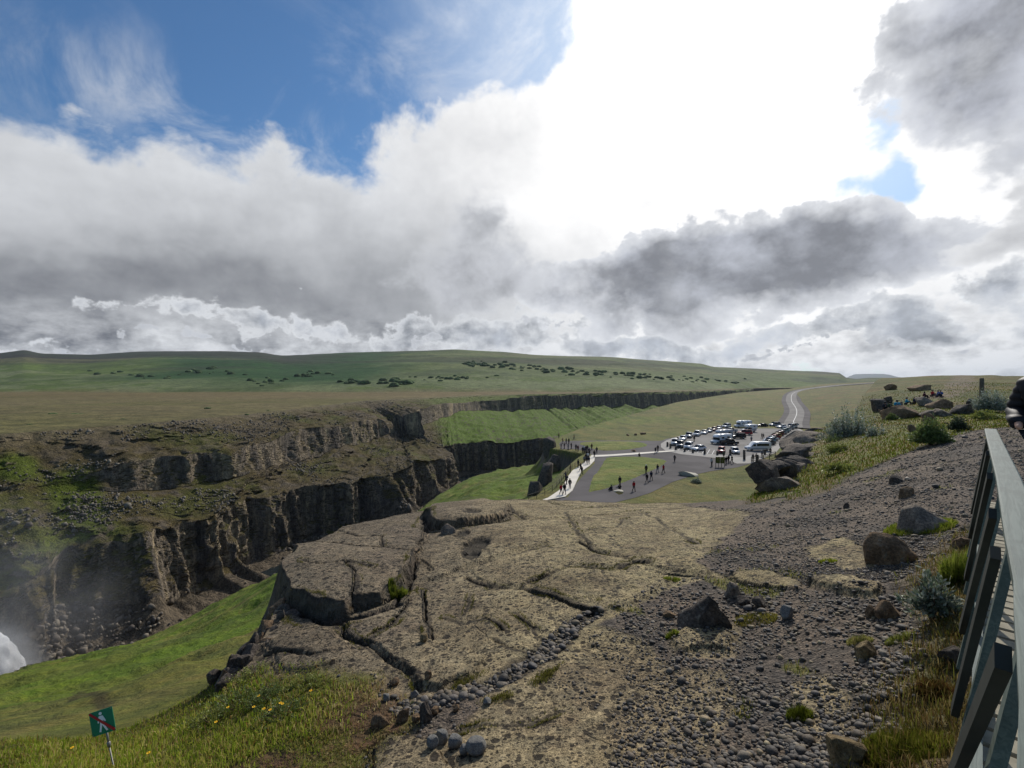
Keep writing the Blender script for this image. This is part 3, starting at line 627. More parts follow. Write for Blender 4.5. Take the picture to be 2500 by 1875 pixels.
b1 = fbm(hx * .006, hy * .006, 0, 5, 511); b2 = fbm(hx * .03, hy * .03, 0, 4, 512); b4 = fbm(hx * .0016, hy * .004, 0, 4, 514)
plat = lerp(C(108, 98, 68) + 0 * hx[:, None], C(92, 88, 52), sstep(-.3, .4, b1 + .5 * b2)); plat = lerp(plat, C(88, 86, 48), sstep(300, 100, hy) * .55)
plat = lerp(plat, C(108, 92, 62), sstep(300, 600, hy) * .6)
lowg = lerp(C(84, 100, 44) + 0 * hx[:, None], C(102, 110, 72), sstep(-.1, .35, b2 + b4)); lowg = lerp(lowg, C(58, 74, 36), sstep(.0, .4, b1) * .6)
dgreen = C(34, 70, 26); cloud_shade = C(54, 56, 46)
hillc = lerp(lowg, dgreen + 0 * lowg, sstep(.10, .28, htr + .25 * b4) * sstep(250, 500, hu + 200 * b4) * sstep(1080, 850, hu + 150 * b1))
rg = sstep(900, 1150, hu); hillc = lerp(hillc, lerp(C(86, 98, 54) + 0 * lowg, C(66, 78, 48), sstep(-.2, .3, b1)), rg * sstep(.1, .3, htr))
hillc = lerp(hillc, C(106, 100, 66), sstep(.05, .4, b4 + .4 * b1) * rg * sstep(.4, .7, htr) * .7)
hillc = lerp(hillc, cloud_shade + 0 * lowg, sstep(.42, .62, htr + .15 * b4) * sstep(900, 680, hu)); hillc = lerp(hillc, C(44, 42, 38), sstep(.18, .5, htr + .3 * b4) * sstep(420, 150, hu) * .8)  # cloud shadow over the left hills, painted into the cover colour
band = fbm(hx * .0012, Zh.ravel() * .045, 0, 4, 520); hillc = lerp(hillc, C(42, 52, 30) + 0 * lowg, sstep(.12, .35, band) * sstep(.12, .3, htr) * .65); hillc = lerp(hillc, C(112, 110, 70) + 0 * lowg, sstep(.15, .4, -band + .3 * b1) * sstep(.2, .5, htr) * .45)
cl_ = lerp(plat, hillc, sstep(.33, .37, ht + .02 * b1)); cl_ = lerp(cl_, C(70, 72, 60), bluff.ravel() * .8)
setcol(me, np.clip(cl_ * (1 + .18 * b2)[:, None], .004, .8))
m, nt = newmat('hill_cover'); tc = nt.n('ShaderNodeTexCoord').outputs['Object']; vc_ = nt.n('ShaderNodeVertexColor', _layer_name='Col').outputs[0]
a = nt.noise(tc, .08, 6, .7); b = nt.noise(tc, .5, 5, .7); d_ = nt.noise(tc, .02, 5, .6)
c = nt.mixc(1.0, vc_, nt.mixc(nt.ramp(a, .3, .7), (.68, .70, .70), (1.34, 1.32, 1.28)), 'MULTIPLY'); c = nt.mixc(1.0, c, nt.mixc(nt.ramp(b, .3, .7), (.7, .7, .7), (1.3, 1.3, 1.3)), 'MULTIPLY')
c = nt.mixc(nt.ramp(d_, .56, .66, 0, .45), c, nt.mixc(1.0, c, (.5, .55, .5), 'MULTIPLY'))
principled(nt, c, .95, nt.math('ADD', nt.math('MULTIPLY', a, 3.0), nt.math('MULTIPLY', b, .6)), .8, 1.0, .15)
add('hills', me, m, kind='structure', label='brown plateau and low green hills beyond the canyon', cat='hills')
def Zhill(u, y):
    r = np.interp(u, US2, rimy)
    j = int(np.clip(np.searchsorted(US2, u), 1, len(US2) - 1)); i = int(np.clip(np.searchsorted(Yh[:, j], y), 1, len(TQ) - 1))
    t = (y - Yh[i - 1, j]) / (Yh[i, j] - Yh[i - 1, j]); return float(Zh[i - 1, j] * (1 - t) + Zh[i, j] * t)

# far table mountain
mm = MB(); Yd = 9000; prof_m = [(2040,926),(2064,924),(2075,918),(2088,913.5),(2110,912.8),(2140,912.6),(2158,913),(2172,915),(2190,920),(2230,925),(2300,927)]
vs = []; 
for dy, sc in ((-700, 0), (0, 1), (900, .9), (1500, 0)):
    for (u, v) in prof_m: vs.append(((u - CU) / F * (Yd + dy), Yd + dy, -60 + sc * ((CV - v) / F * Yd + 60)))
me = mesh('far_mountain', vs, grid_faces(4, len(prof_m)), False)
add('far_mountain', me, simple('far_slope', srgb(96, 104, 104), .95, .2, .001), kind='structure', label='flat topped mountain on the horizon', cat='mountain')
# wide plain reaching the horizon under it all
pl = [(-14000, 2600, -62), (14000, 2600, -62), (14000, 30000, -62), (-14000, 30000, -62)]
add('plain', mesh('plain', pl, [(0, 1, 2, 3)], False), simple('plain_cover', srgb(96, 104, 78), .95, .2, .002), kind='structure', label='distant lowland plain', cat='plain')
# river
rv = [(-150, 20, -54.7), (60, 20, -54.7), (120, 420, -54.7), (-60, 420, -54.7)]
m, nt = newmat('river_water'); tc = nt.n('ShaderNodeTexCoord').outputs['Object']
principled(nt, (.020, .026, .028), .12, nt.noise(tc, 1.2, 4), .25, .1, .5)
add('river', mesh('river', rv, [(0, 1, 2, 3)], False), m, kind='structure', label='dark river pools on the canyon floor', cat='river')
# ================================================================ MATERIALS FOR THINGS
M_glass = simple('dark_glass', srgb(24, 28, 32), .12, .1, 2, .5); M_tyre = simple('tyre_rubber', srgb(26, 26, 27), .85, .1); M_rim = simple('wheel_metal', srgb(150, 152, 155), .35, .1, 9, .5, .7)
M_lamp = simple('lamp_lens', srgb(225, 225, 218), .15, .05, 9, .5); M_trim = simple('black_trim', srgb(30, 30, 32), .6, .1); M_tail = simple('tail_lens', srgb(120, 16, 14), .25, .1)
def paint(nm, rgb, r=.28): return simple(nm + '_paint', srgb(*rgb), r, .04, 3, .5)
P_ = {'white': paint('white', (226, 228, 230)), 'silver': paint('silver', (165, 170, 176)), 'grey': paint('grey', (96, 101, 108)), 'black': paint('black', (22, 24, 28)),
      'red': paint('red', (150, 24, 30)), 'darkred': paint('dark_red', (108, 22, 30)), 'blue': paint('pale_blue', (150, 176, 200)), 'navy': paint('navy', (38, 48, 72)), 'gold': paint('gold', (182, 150, 84)), 'teal': paint('teal', (126, 160, 164))}
M_conc = simple('pale_concrete', srgb(214, 206, 192), .85, .07, .6, .3, 0, .3, .01); M_concd = simple('worn_concrete', srgb(150, 146, 140), .9, .10, .5)
M_asph = simple('dark_gravel', srgb(86, 82, 82), .95, .24, .12, .2, 0, .5, .02); M_lot = simple('asphalt', srgb(122, 118, 114), .92, .18, .12, .2, 0, .4, .01)
M_line = simple('road_paint', srgb(220, 220, 216), .7, .05); M_bas = simple('basalt_post', srgb(82, 76, 70), .9, .3, 3, .3, 0, .8, .05)
M_wood = simple('weathered_wood', srgb(92, 84, 72), .85, .25, 5, .3, 0, .5, .01)
# ================================================================ PLAZA SHEETS
def z1(p): return (1300 + p[0] / 2.765, 900 + p[1] / 2.765)
def z3(p): return (1300 + p[0] / 5.53, 1040 + p[1] / 5.53)
def z2(p): return (1600 + p[0] / 6.144, 980 + p[1] / 6.144)
def flat(u, v, z=PZ): y = -z * F / (v - CV); return ((u - CU) / F * y, y)
def sheet(name, pxs, h, mat, label, rnd=0, thick=0.0, **k):
    P = [flat(*p) for p in pxs]
    if rnd:                                       # soften the corners (Chaikin)
        for _ in range(rnd):
            Q = []
            for i in range(len(P)):
                a, b = P[i], P[(i + 1) % len(P)]; Q += [(a[0] * .75 + b[0] * .25, a[1] * .75 + b[1] * .25), (a[0] * .25 + b[0] * .75, a[1] * .25 + b[1] * .75)]
            P = Q
    bm = bmesh.new(); vs = [bm.verts.new((x, y, PZ + h)) for x, y in P]; f = bm.faces.new(vs)
    if f.normal.z < 0: f.normal_flip()
    if thick:
        r = bmesh.ops.extrude_face_region(bm, geom=[f]); 
        for e in r['geom']:
            if isinstance(e, bmesh.types.BMVert): e.co.z -= thick
        bmesh.ops.recalc_face_normals(bm, faces=bm.faces)
    bmesh.ops.triangulate(bm, faces=bm.faces)
    me = bpy.data.meshes.new(name); bm.to_mesh(me); bm.free()
    return add(name, me, mat, kind='structure', label=label, cat=k.get('cat', name.replace('_', ' ')))
sheet('walkway', [(1290,1262),(1330,1250)] + [z3(p) for p in [(200,1030),(440,968),(540,880),(600,745),(660,620),(770,545),(836,475),(842,427),(1000,420)]] + [z1(p) for p in [(500,601),(760,583),(960,562)]], .02, M_asph, 'dark gravel forecourt', 0) if False else None
sheet('forecourt', [(1330,1275)] + [z1(p) for p in [(60,905),(240,868),(300,770),(420,640),(415,590),(360,560),(300,545),(190,545),(180,505),(200,490),(300,488),(560,486),(870,488),(905,474),(985,460),(1200,470),(1600,560),(1480,640),(1380,668),(1200,694),(1100,716),(950,765),(790,842),(700,870),(560,905),(300,1000),(150,1040)]], .04, M_asph, 'dark gravel forecourt beside the car park', 0)
sheet('car_park', [z1(p) for p in [(866,508),(905,484),(985,458),(1100,428),(1300,392),(1500,383),(1640,383),(1700,386),(1798,404),(1835,425),(1700,500),(1640,572),(1560,604),(1480,640),(1380,642),(1300,612),(1180,598),(1000,578),(900,556),(868,532)]], .055, M_concd, 'pale kerb apron round the car park', 0)
sheet('asphalt', [z1(p) for p in [(905,510),(940,490),(1010,466),(1110,438),(1310,400),(1500,390),(1650,390),(1700,392),(1780,404),(1800,420),(1680,492),(1600,545),(1500,580),(1420,600),(1340,590),(1180,576),(1010,556),(930,535)]], .07, M_lot, 'grey asphalt of the parking area', 0)
CW = [z3(p) for p in [(-40,1064),(35,1045),(210,980),(360,880),(430,790),(480,690),(540,610),(640,545),(710,490),(760,430),(800,400),(850,400),(1000,395),(1450,365),(1700,348),(1900,337),(1935,348),(1700,366),(1450,388),(1000,418),(842,426),(836,475),(770,545),(660,620),(600,745),(540,880),(440,965),(200,1010),(30,1052)]]
sheet('footpath', CW, .16, M_conc, 'pale concrete footpath to the viewpoint', 0, .12)
M_grass = M_land
def isle(name, pxs, label):
    P = [flat(*z3(p)) for p in pxs]
    for _ in range(2):
        Q = []
        for i in range(len(P)):
            a, b = P[i], P[(i + 1) % len(P)]; Q += [(a[0] * .75 + b[0] * .25, a[1] * .75 + b[1] * .25), (a[0] * .25 + b[0] * .75, a[1] * .25 + b[1] * .75)]
        P = Q
    xs = np.array([p[0] for p in P]); ys = np.array([p[1] for p in P])
    gx_, gy_ = np.meshgrid(np.arange(xs.min() - 1, xs.max() + 1, .45), np.arange(ys.min() - 1, ys.max() + 1, .45)); sh = gx_.shape; gx_, gy_ = gx_.ravel(), gy_.ravel()
    d = sdf(gx_, gy_, P) + .25 * fbm(gx_, gy_, 0, 3, 77)
    z = PZ + .30 * (1 - np.exp(np.minimum(d, 0) / 1.2)) + .10 * fbm(gx_ * .6, gy_ * .6, 0, 3, 78) * (d < -.3) + np.where(d > 0, -d * .6, 0)
    me = mesh(name, np.stack([gx_, gy_, z + .03], 1), grid_faces(*sh))
    bm = bmesh.new(); bm.from_mesh(me); bm.verts.ensure_lookup_table(); bmesh.ops.delete(bm, geom=[bm.verts[i] for i in np.where(d > .9)[0].tolist()], context='VERTS')
    keep = np.where(d <= .9)[0]; bm.to_mesh(me); bm.free()
    a = fbm(gx_ * .25, gy_ * .25, 0, 4, 79)[keep]; cc = lerp(C(100, 116, 44) + 0 * a[:, None], C(126, 128, 66), sstep(-.3, .4, a)); cc = lerp(cc, C(116, 116, 108), sstep(.0, .3, d[keep]))
    setcol(me, cc); setf(me, np.ones(len(keep)), 'grass'); setf(me, 0 * a, 'slab'); setf(me, 0 * a, 'gravel')
    add(name, me, M_grass, kind='structure', label=label, cat='lawn')
isle('lawn', [(740,905),(790,760),(800,700),(900,590),(970,460),(1000,425),(1300,415),(1500,420),(1750,450),(1830,480),(1700,570),(1500,650),(1300,740),(1000,850),(780,895)], 'long triangular grass island between the two paths')
isle('lawn', [(590,230),(800,212),(1100,207),(1450,215),(1560,250),(1540,280),(1300,320),(1100,335),(900,335),(750,290)], 'narrow oval grass island behind the footpath')
for i in range(9):
    a_ = flat(*z2((345 + i * 72, 735 + i * 9))); b_ = flat(*z2((395 + i * 70, 672 + i * 9)))
    MB().bar((*a_, PZ + .078), (*b_, PZ + .078), .12, .006).build('bay_line', M_line, None, kind='structure', label='white painted bay line in the front parking row', cat='road marking')
# road: follows the land
RP = [(1935,1046,0),(1937,1032,0),(1945,1012,0),(1943,998,0),(1932,978,0),(1936,962,0),(1958,953,0),(2005,946,0),(2059,940.5,0),(2100,937.5,0),(2140,932,0),(2172,925,0)]
rp = [on_plaza(u, v)[:2] for u, v, _ in RP[:9]]
rp += [W(2110, rp[-1][1] * 1.12), W(2150, rp[-1][1] * 1.3), W(2190, rp[-1][1] * 1.55)]
def spline(P, n):
    P = [Vector(p) for p in P]; out = []
    for i in range(len(P) - 1):
        p0, p1, p2, p3 = P[max(i - 1, 0)], P[i], P[i + 1], P[min(i + 2, len(P) - 1)]
        for k in range(n):
            t = k / n; out.append(.5 * ((2 * p1) + (-p0 + p2) * t + (2 * p0 - 5 * p1 + 4 * p2 - p3) * t * t + (-p0 + 3 * p1 - 3 * p2 + p3) * t ** 3))
    return out + [P[-1]]
rc = spline(rp, 24)
def ribbon(name, cl, offs, h, mat, label, kind='structure', z=None, skip=0):
    vs = []
    for i, p in enumerate(cl):
        d = (cl[min(i + 1, len(cl) - 1)] - cl[max(i - 1, 0)]).normalized(); n = Vector((-d.y, d.x))
        zc_ = float(Zplaza(np.array([p.x]), np.array([p.y]))[0]) if z is None else z
        for o in offs: w_ = p + n * o; vs.append((w_.x, w_.y, max(zc_ + h, zc_ + h)))
    return add(name, mesh(name, vs, grid_faces(len(cl), len(offs)), False), mat, kind=kind, label=label, cat=name.replace('_', ' '))
# the land under the road is levelled into it by a verge of dark gravel
ribbon('road_verge', rc, [-6.2, -4.8, 4.8, 6.2], .25, M_asph, 'dark gravel verge of the access road')
ribbon('road', rc, [-3.5, 0, 3.5], .42, M_lot, 'grey two lane access road curving up the hill')
ribbon('road_line', rc[6:], [-.11, .11], .47, M_line, 'white centre line of the access road')

# ================================================================ VEHICLES
def loft(stations, nz=None):
    """stations along x: list of (x, [(y, z), ...]) half sections from bottom to top; mirrored; closed ends"""
    vs = []; fs = []; n = len(stations[0][1])
    for x, sec in stations:
        vs += [(x, y, z) for y, z in sec] + [(x, -y, z) for y, z in reversed(sec)]
    m_ = 2 * n
    for k in range(len(stations) - 1):
        for i in range(m_): fs.append((k * m_ + i, k * m_ + (i + 1) % m_, (k + 1) * m_ + (i + 1) % m_, (k + 1) * m_ + i))
    fs += [tuple(range(m_)), tuple(range((len(stations) - 1) * m_, len(stations) * m_))]
    return vs, fs
def sec(w, zb, zm, zt, r=.10): return [(w * .94, zb), (w, zb + .12), (w, zm), (w * .97, zt - r * .5), (w * .88, zt)]
def base_vehicle(name, label, cat, L, Wd, prof, cabin, pm, wheel_r=.33, axles=None, extra=None, roofcol=None, glass_z=None, trim=True):
    root = add(name, None, label=label, cat=cat)
    st = [(x, sec(Wd / 2 * wf, zb, (zb + zt) * .55, zt)) for x, zb, zt, wf in prof]
    MB().poly(*loft(st)).build('body', pm, root, True)
    if cabin:
        # cabin: (x, z_bottom, z_top, width bottom, width top)
        g_ = MB(); cs = []
        for x, zb, zt, wb, wt in cabin: cs.append((x, [(Wd / 2 * wb, zb), (Wd / 2 * (wb * .5 + wt * .5), (zb + zt) / 2), (Wd / 2 * wt, zt - .03), (Wd / 2 * wt * .92, zt)]))
        g_.poly(*loft(cs)).build('window', M_glass, root, True)
        r_ = MB(); top = [c for c in cabin if c[2] - c[1] > .25]
        x0, x1 = top[0][0], top[-1][0]; zt = max(c[2] for c in cabin); wt = top[0][4] * Wd / 2
        rs = [(x0 - .04, [(wt * .9, zt - .05), (wt * .97, zt - .03), (wt * .86, zt - .01)]), (x0 + .15, [(wt * .98, zt - .06), (wt * 1.02, zt - .01), (wt * .9, zt + .025)]), ((x0 + x1) / 2, [(wt * .98, zt - .06), (wt * 1.03, zt), (wt * .9, zt + .045)]), (x1 - .15, [(wt * .98, zt - .06), (wt * 1.02, zt - .01), (wt * .9, zt + .025)]), (x1 + .04, [(wt * .9, zt - .06), (wt * .97, zt - .04), (wt * .86, zt - .02)])]
        r_.poly(*loft(rs)).build('roof', roofcol or pm, root, True)
        for s_ in (-1, 1):
            pl_ = MB()
            zb = cabin[0][1]; A_ = cabin[0]; B_ = top[0]; Cc = top[-1]; D_ = cabin[-1]
            pl_.bar((A_[0], s_ * Wd / 2 * A_[3] * .99, A_[1]), (B_[0], s_ * Wd / 2 * B_[4] * 1.0, B_[2]), .07, .07).build('pillar', pm, root); pl_ = MB()
            pl_.bar((D_[0], s_ * Wd / 2 * D_[3] * .99, D_[1]), (Cc[0], s_ * Wd / 2 * Cc[4] * 1.0, Cc[2]), .12, .09).build('pillar', pm, root); pl_ = MB()
            xm = (B_[0] + Cc[0]) / 2; pl_.bar((xm, s_ * Wd / 2 * A_[3] * .985, A_[1] - .02), (xm, s_ * Wd / 2 * B_[4] * 1.01, zt - .03), .08, .05).build('pillar', pm, root)
    axles = axles or (L * .30, -L * .30)
    for ax in axles:
        for s_ in (-1, 1):
            t_ = MB().lathe([(wheel_r * .62, -.11), (wheel_r * .95, -.11), (wheel_r, -.06), (wheel_r, .06), (wheel_r * .95, .11), (wheel_r * .62, .11)], 16, (ax, s_ * (Wd / 2 - .08), wheel_r), 'y').build('wheel', M_tyre, root, True)
            MB().lathe([(.03, -.02), (wheel_r * .58, -.0), (wheel_r * .62, .02), (wheel_r * .2, .03)], 12, (ax, s_ * (Wd / 2 + .035), wheel_r), 'y').build('rim', M_rim, t_, True)
    xf = max(p[0] for p in prof); xb = min(p[0] for p in prof); zf = [p for p in prof if p[0] == xf][0]; zfl = (zf[1] + zf[2]) * .5 + .08
    for s_ in (-1, 1):
        MB().box((xf - .06, s_ * Wd * .36, zfl), (.22, .34, .15), 0, .04).build('headlight', M_lamp, root)
        MB().box((xb + .05, s_ * Wd * .40, zfl + .12), (.16, .2, .2), 0, .03).build('tail_light', M_tail, root)
    if trim:
        MB().box((xf - .02, 0, zfl - .02), (.12, Wd * .38, .12), 0, .02).box((xf - .02, 0, zfl - .26), (.14, Wd * .6, .12), 0, .02).build('grille', M_trim, root)
    if extra: extra(root)
    return root
def sedan(label, pm, name='parked_car'):
    return base_vehicle(name, label, 'car', 4.5, 1.8, [(2.25,.28,.62,.82),(2.12,.22,.74,.95),(1.5,.2,.86,1),(.95,.2,.92,1),(-1.5,.2,.98,1),(-2.1,.24,.98,.97),(-2.24,.3,.85,.9)],
        [(1.05,.88,.93,.92,.9),(.30,.9,1.42,.94,.74),(-1.0,.9,1.44,.94,.74),(-1.9,.93,1.0,.90,.86)], pm)
def hatch(label, pm, name='parked_car'):
    return base_vehicle(name, label, 'car', 4.0, 1.74, [(2.0,.3,.66,.82),(1.88,.22,.76,.96),(1.3,.2,.9,1),(.9,.2,.94,1),(-1.6,.2,1.0,1),(-1.9,.26,1.0,.96),(-2.0,.32,.8,.9)],
        [(1.0,.9,.95,.92,.9),(.35,.92,1.48,.94,.76),(-1.45,.95,1.5,.94,.76),(-1.9,.98,1.06,.92,.88)], pm)
def suv(label, pm, name='parked_suv'):
    def rails(root):
        r_ = MB(); [r_.bar((.3, s_ * .62, 1.86), (-1.9, s_ * .62, 1.86), .05, .05) for s_ in (-1, 1)]; r_.build('roof_rail', M_trim, root)
    return base_vehicle(name, label, 'suv', 4.8, 1.9, [(2.4,.42,.84,.84),(2.28,.34,.98,.96),(1.6,.32,1.06,1),(1.1,.32,1.1,1),(-2.0,.32,1.14,1),(-2.3,.36,1.14,.97),(-2.4,.42,1.0,.92)],
        [(1.2,1.06,1.12,.92,.9),(.6,1.08,1.78,.95,.80),(-2.0,1.1,1.80,.95,.82),(-2.33,1.12,1.2,.93,.9)], pm, .38, None, rails)
def pickup(label, pm, name='pickup_truck', camper=None):
    def bed(root):
        b_ = MB()
        for s_ in (-1, 1): b_.box((-1.75, s_ * .88, 1.15), (1.7, .1, .26), 0, .03)
        b_.box((-2.55, 0, 1.12), (.1, 1.66, .24)).box((-1.72, 0, .98), (1.6, 1.6, .04)); b_.build('cargo_bed', pm if camper is None else M_trim, root)
        if camper is not None:
            c_ = loft([(x, [(w_ * .98, zb), (w_, zb + .1), (w_, zt - .15), (w_ * .85, zt)]) for x, zb, zt, w_ in [(1.15, 2.05, 2.5, .9), (1.0, 1.95, 2.72, 1.05), (-.2, 1.85, 2.9, 1.08), (-.75, 1.2, 2.9, 1.08), (-2.9, 1.2, 2.85, 1.08), (-3.0, 1.3, 2.7, 1.0)]])
            cb = MB().poly(*c_).build('camper_box', camper, root, True)
            for s_ in (-1, 1): MB().box((-1.6, s_ * 1.08, 2.25), (.7, .05, .4), 0, .02).build('window', M_glass, cb)
    return base_vehicle(name, label, 'pickup', 5.3, 1.9, [(2.6,.46,.88,.86),(2.48,.36,1.0,.97),(1.8,.34,1.08,1),(1.3,.34,1.1,1),(-2.45,.36,1.06,1),(-2.6,.42,1.02,.97)],
        [(1.35,1.06,1.12,.92,.9),(.75,1.08,1.76,.94,.80),(-.7,1.08,1.78,.94,.80),(-.85,1.08,1.2,.93,.88)], pm, .40, (1.62, -1.62), bed)
def van(label, pm, name='minibus', tall=2.45, L=6.4):
    def win(root):
        h_ = L / 2
        for s_ in (-1, 1):
            MB().box((-h_ * .28, s_ * 1.003, 1.66), (L * .52, .05, .60), 0, .02).build('side_window', M_glass, root)
            MB().box((h_ * .43, s_ * .985, 1.60), (.75, .05, .52), 0, .02).build('front_door_window', M_glass, root)
            MB().box((h_ * .64, s_ * 1.13, 1.45), (.12, .2, .32), 0, .03).build('mirror', M_trim, root)
            MB().box((-.1, s_ * 1.0, .62), (L * .62, .05, .14)).build('side_moulding', M_trim, root)
        ws = MB().poly([(h_ * .635, -.86, 1.36), (h_ * .635, .86, 1.36), (h_ * .455, .76, 2.12), (h_ * .455, -.76, 2.12), (h_ * .60, -.84, 1.30), (h_ * .60, .84, 1.30), (h_ * .42, .74, 2.06), (h_ * .42, -.74, 2.06)], [(0,1,2,3),(4,7,6,5),(0,4,5,1),(1,5,6,2),(2,6,7,3),(3,7,4,0)])
        ws.build('windscreen', M_glass, root)
    h_ = L / 2; s5 = lambda zb, zt, wf: (zb, zt, wf)
    return base_vehicle(name, label, 'minibus', L, 2.0, [(h_,.42,.98,.84),(h_-.12,.32,1.10,.95),(h_-.75,.3,1.24,1),(h_-1.15,.3,1.40,1),(h_-1.75,.3,tall-.22,1),(h_-2.1,.3,tall-.02,1),(0,.3,tall,1),(-h_+.15,.32,tall-.04,1),(-h_,.42,tall-.25,.97)], None, pm, .36, (h_ - 1.05, -h_ + 1.25), win)
def motorhome(label, pm, name='motorhome', L=6.8):
    def win(root):
        h_ = L / 2
        for s_ in (-1, 1):
            MB().box((-h_ * .52, s_ * 1.13, 2.0), (.9, .05, .5), 0, .02).build('side_window', M_glass, root); MB().box((h_ * .12, s_ * 1.13, 1.9), (1.0, .05, .45), 0, .02).build('side_window', M_glass, root)
            MB().box((h_ * .53, s_ * .99, 1.55), (.7, .05, .48), 0, .02).build('cab_window', M_glass, root); MB().box((h_ * .68, s_ * 1.14, 1.45), (.12, .2, .36), 0, .03).build('mirror', M_trim, root)
            MB().box((-h_ * .1, s_ * 1.13, 1.12), (L * .62, .04, .10)).build('stripe', P_['grey'], root)
        MB().poly([(h_ * .70, -.88, 1.30), (h_ * .70, .88, 1.30), (h_ * .565, .82, 1.98), (h_ * .565, -.82, 1.98), (h_ * .66, -.86, 1.26), (h_ * .66, .86, 1.26), (h_ * .53, .8, 1.94), (h_ * .53, -.8, 1.94)], [(0,1,2,3),(4,7,6,5),(0,4,5,1),(1,5,6,2),(2,6,7,3),(3,7,4,0)]).build('windscreen', M_glass, root)
        MB().box((-.2, 0, 2.98), (.7, .5, .12), 0, .05).box((-2.0, 0, 2.97), (.5, .5, .1), 0, .05).build('roof_vent', P_['white'], root)
        nose = loft([(x, [(w_ * .96, zb), (w_, zb + .12), (w_, zt - .12), (w_ * .88, zt)]) for x, zb, zt, w_ in [(h_ * .74, 2.05, 2.2, .75), (h_ * .66, 1.98, 2.55, .98), (h_ * .45, 1.95, 2.86, 1.1), (h_ * .28, 1.95, 2.95, 1.12)]])
        MB().poly(*nose).build('sleeping_pod', pm, root, True)
    h_ = L / 2
    return base_vehicle(name, label, 'motorhome', L, 2.26, [(h_,.42,.96,.76),(h_-.14,.32,1.06,.86),(h_-.9,.3,1.22,.9),(h_-1.3,.3,1.32,.9),(h_-1.85,.3,1.96,.9),(h_-2.2,.34,2.92,1),(0,.36,2.94,1),(-h_+.12,.4,2.92,1),(-h_,.5,2.7,.97)], None, pm, .36, (h_ - .95, -h_ + 1.8), win)
def children(o): return [c for c in bpy.data.objects if c.parent == o]
from collections import defaultdict
def copy_thing(root, loc, rz, label=None, group=None, paintmap=None, name=None):
    kids = defaultdict(list)
    for c in bpy.data.objects:
        if c.parent: kids[c.parent.name].append(c)
    r = root.copy(); COL.objects.link(r); r.location = loc; r.rotation_euler = (0, 0, rz)
    if label: r['label'] = label
    if group: r['group'] = group
    def rec(src, dst):
        for c in kids[src.name]:
            d = c.copy(); COL.objects.link(d); d.parent = dst
            if paintmap and d.data:
                for sl in d.material_slots:
                    if sl.material and sl.material.name in paintmap: mm_ = paintmap[sl.material.name]; sl.link = 'OBJECT'; sl.material = mm_
            rec(c, d)
    rec(root, r); return r
G_CARS = 'cars parked in the visitors car park'
def faceto(p, q_): return math.atan2(q_[1] - p[1], q_[0] - p[0])
SRC = {}
BUILD = {'sedan': sedan, 'hatch': hatch, 'suv': suv, 'pickup': pickup, 'van': van, 'motorhome': motorhome}
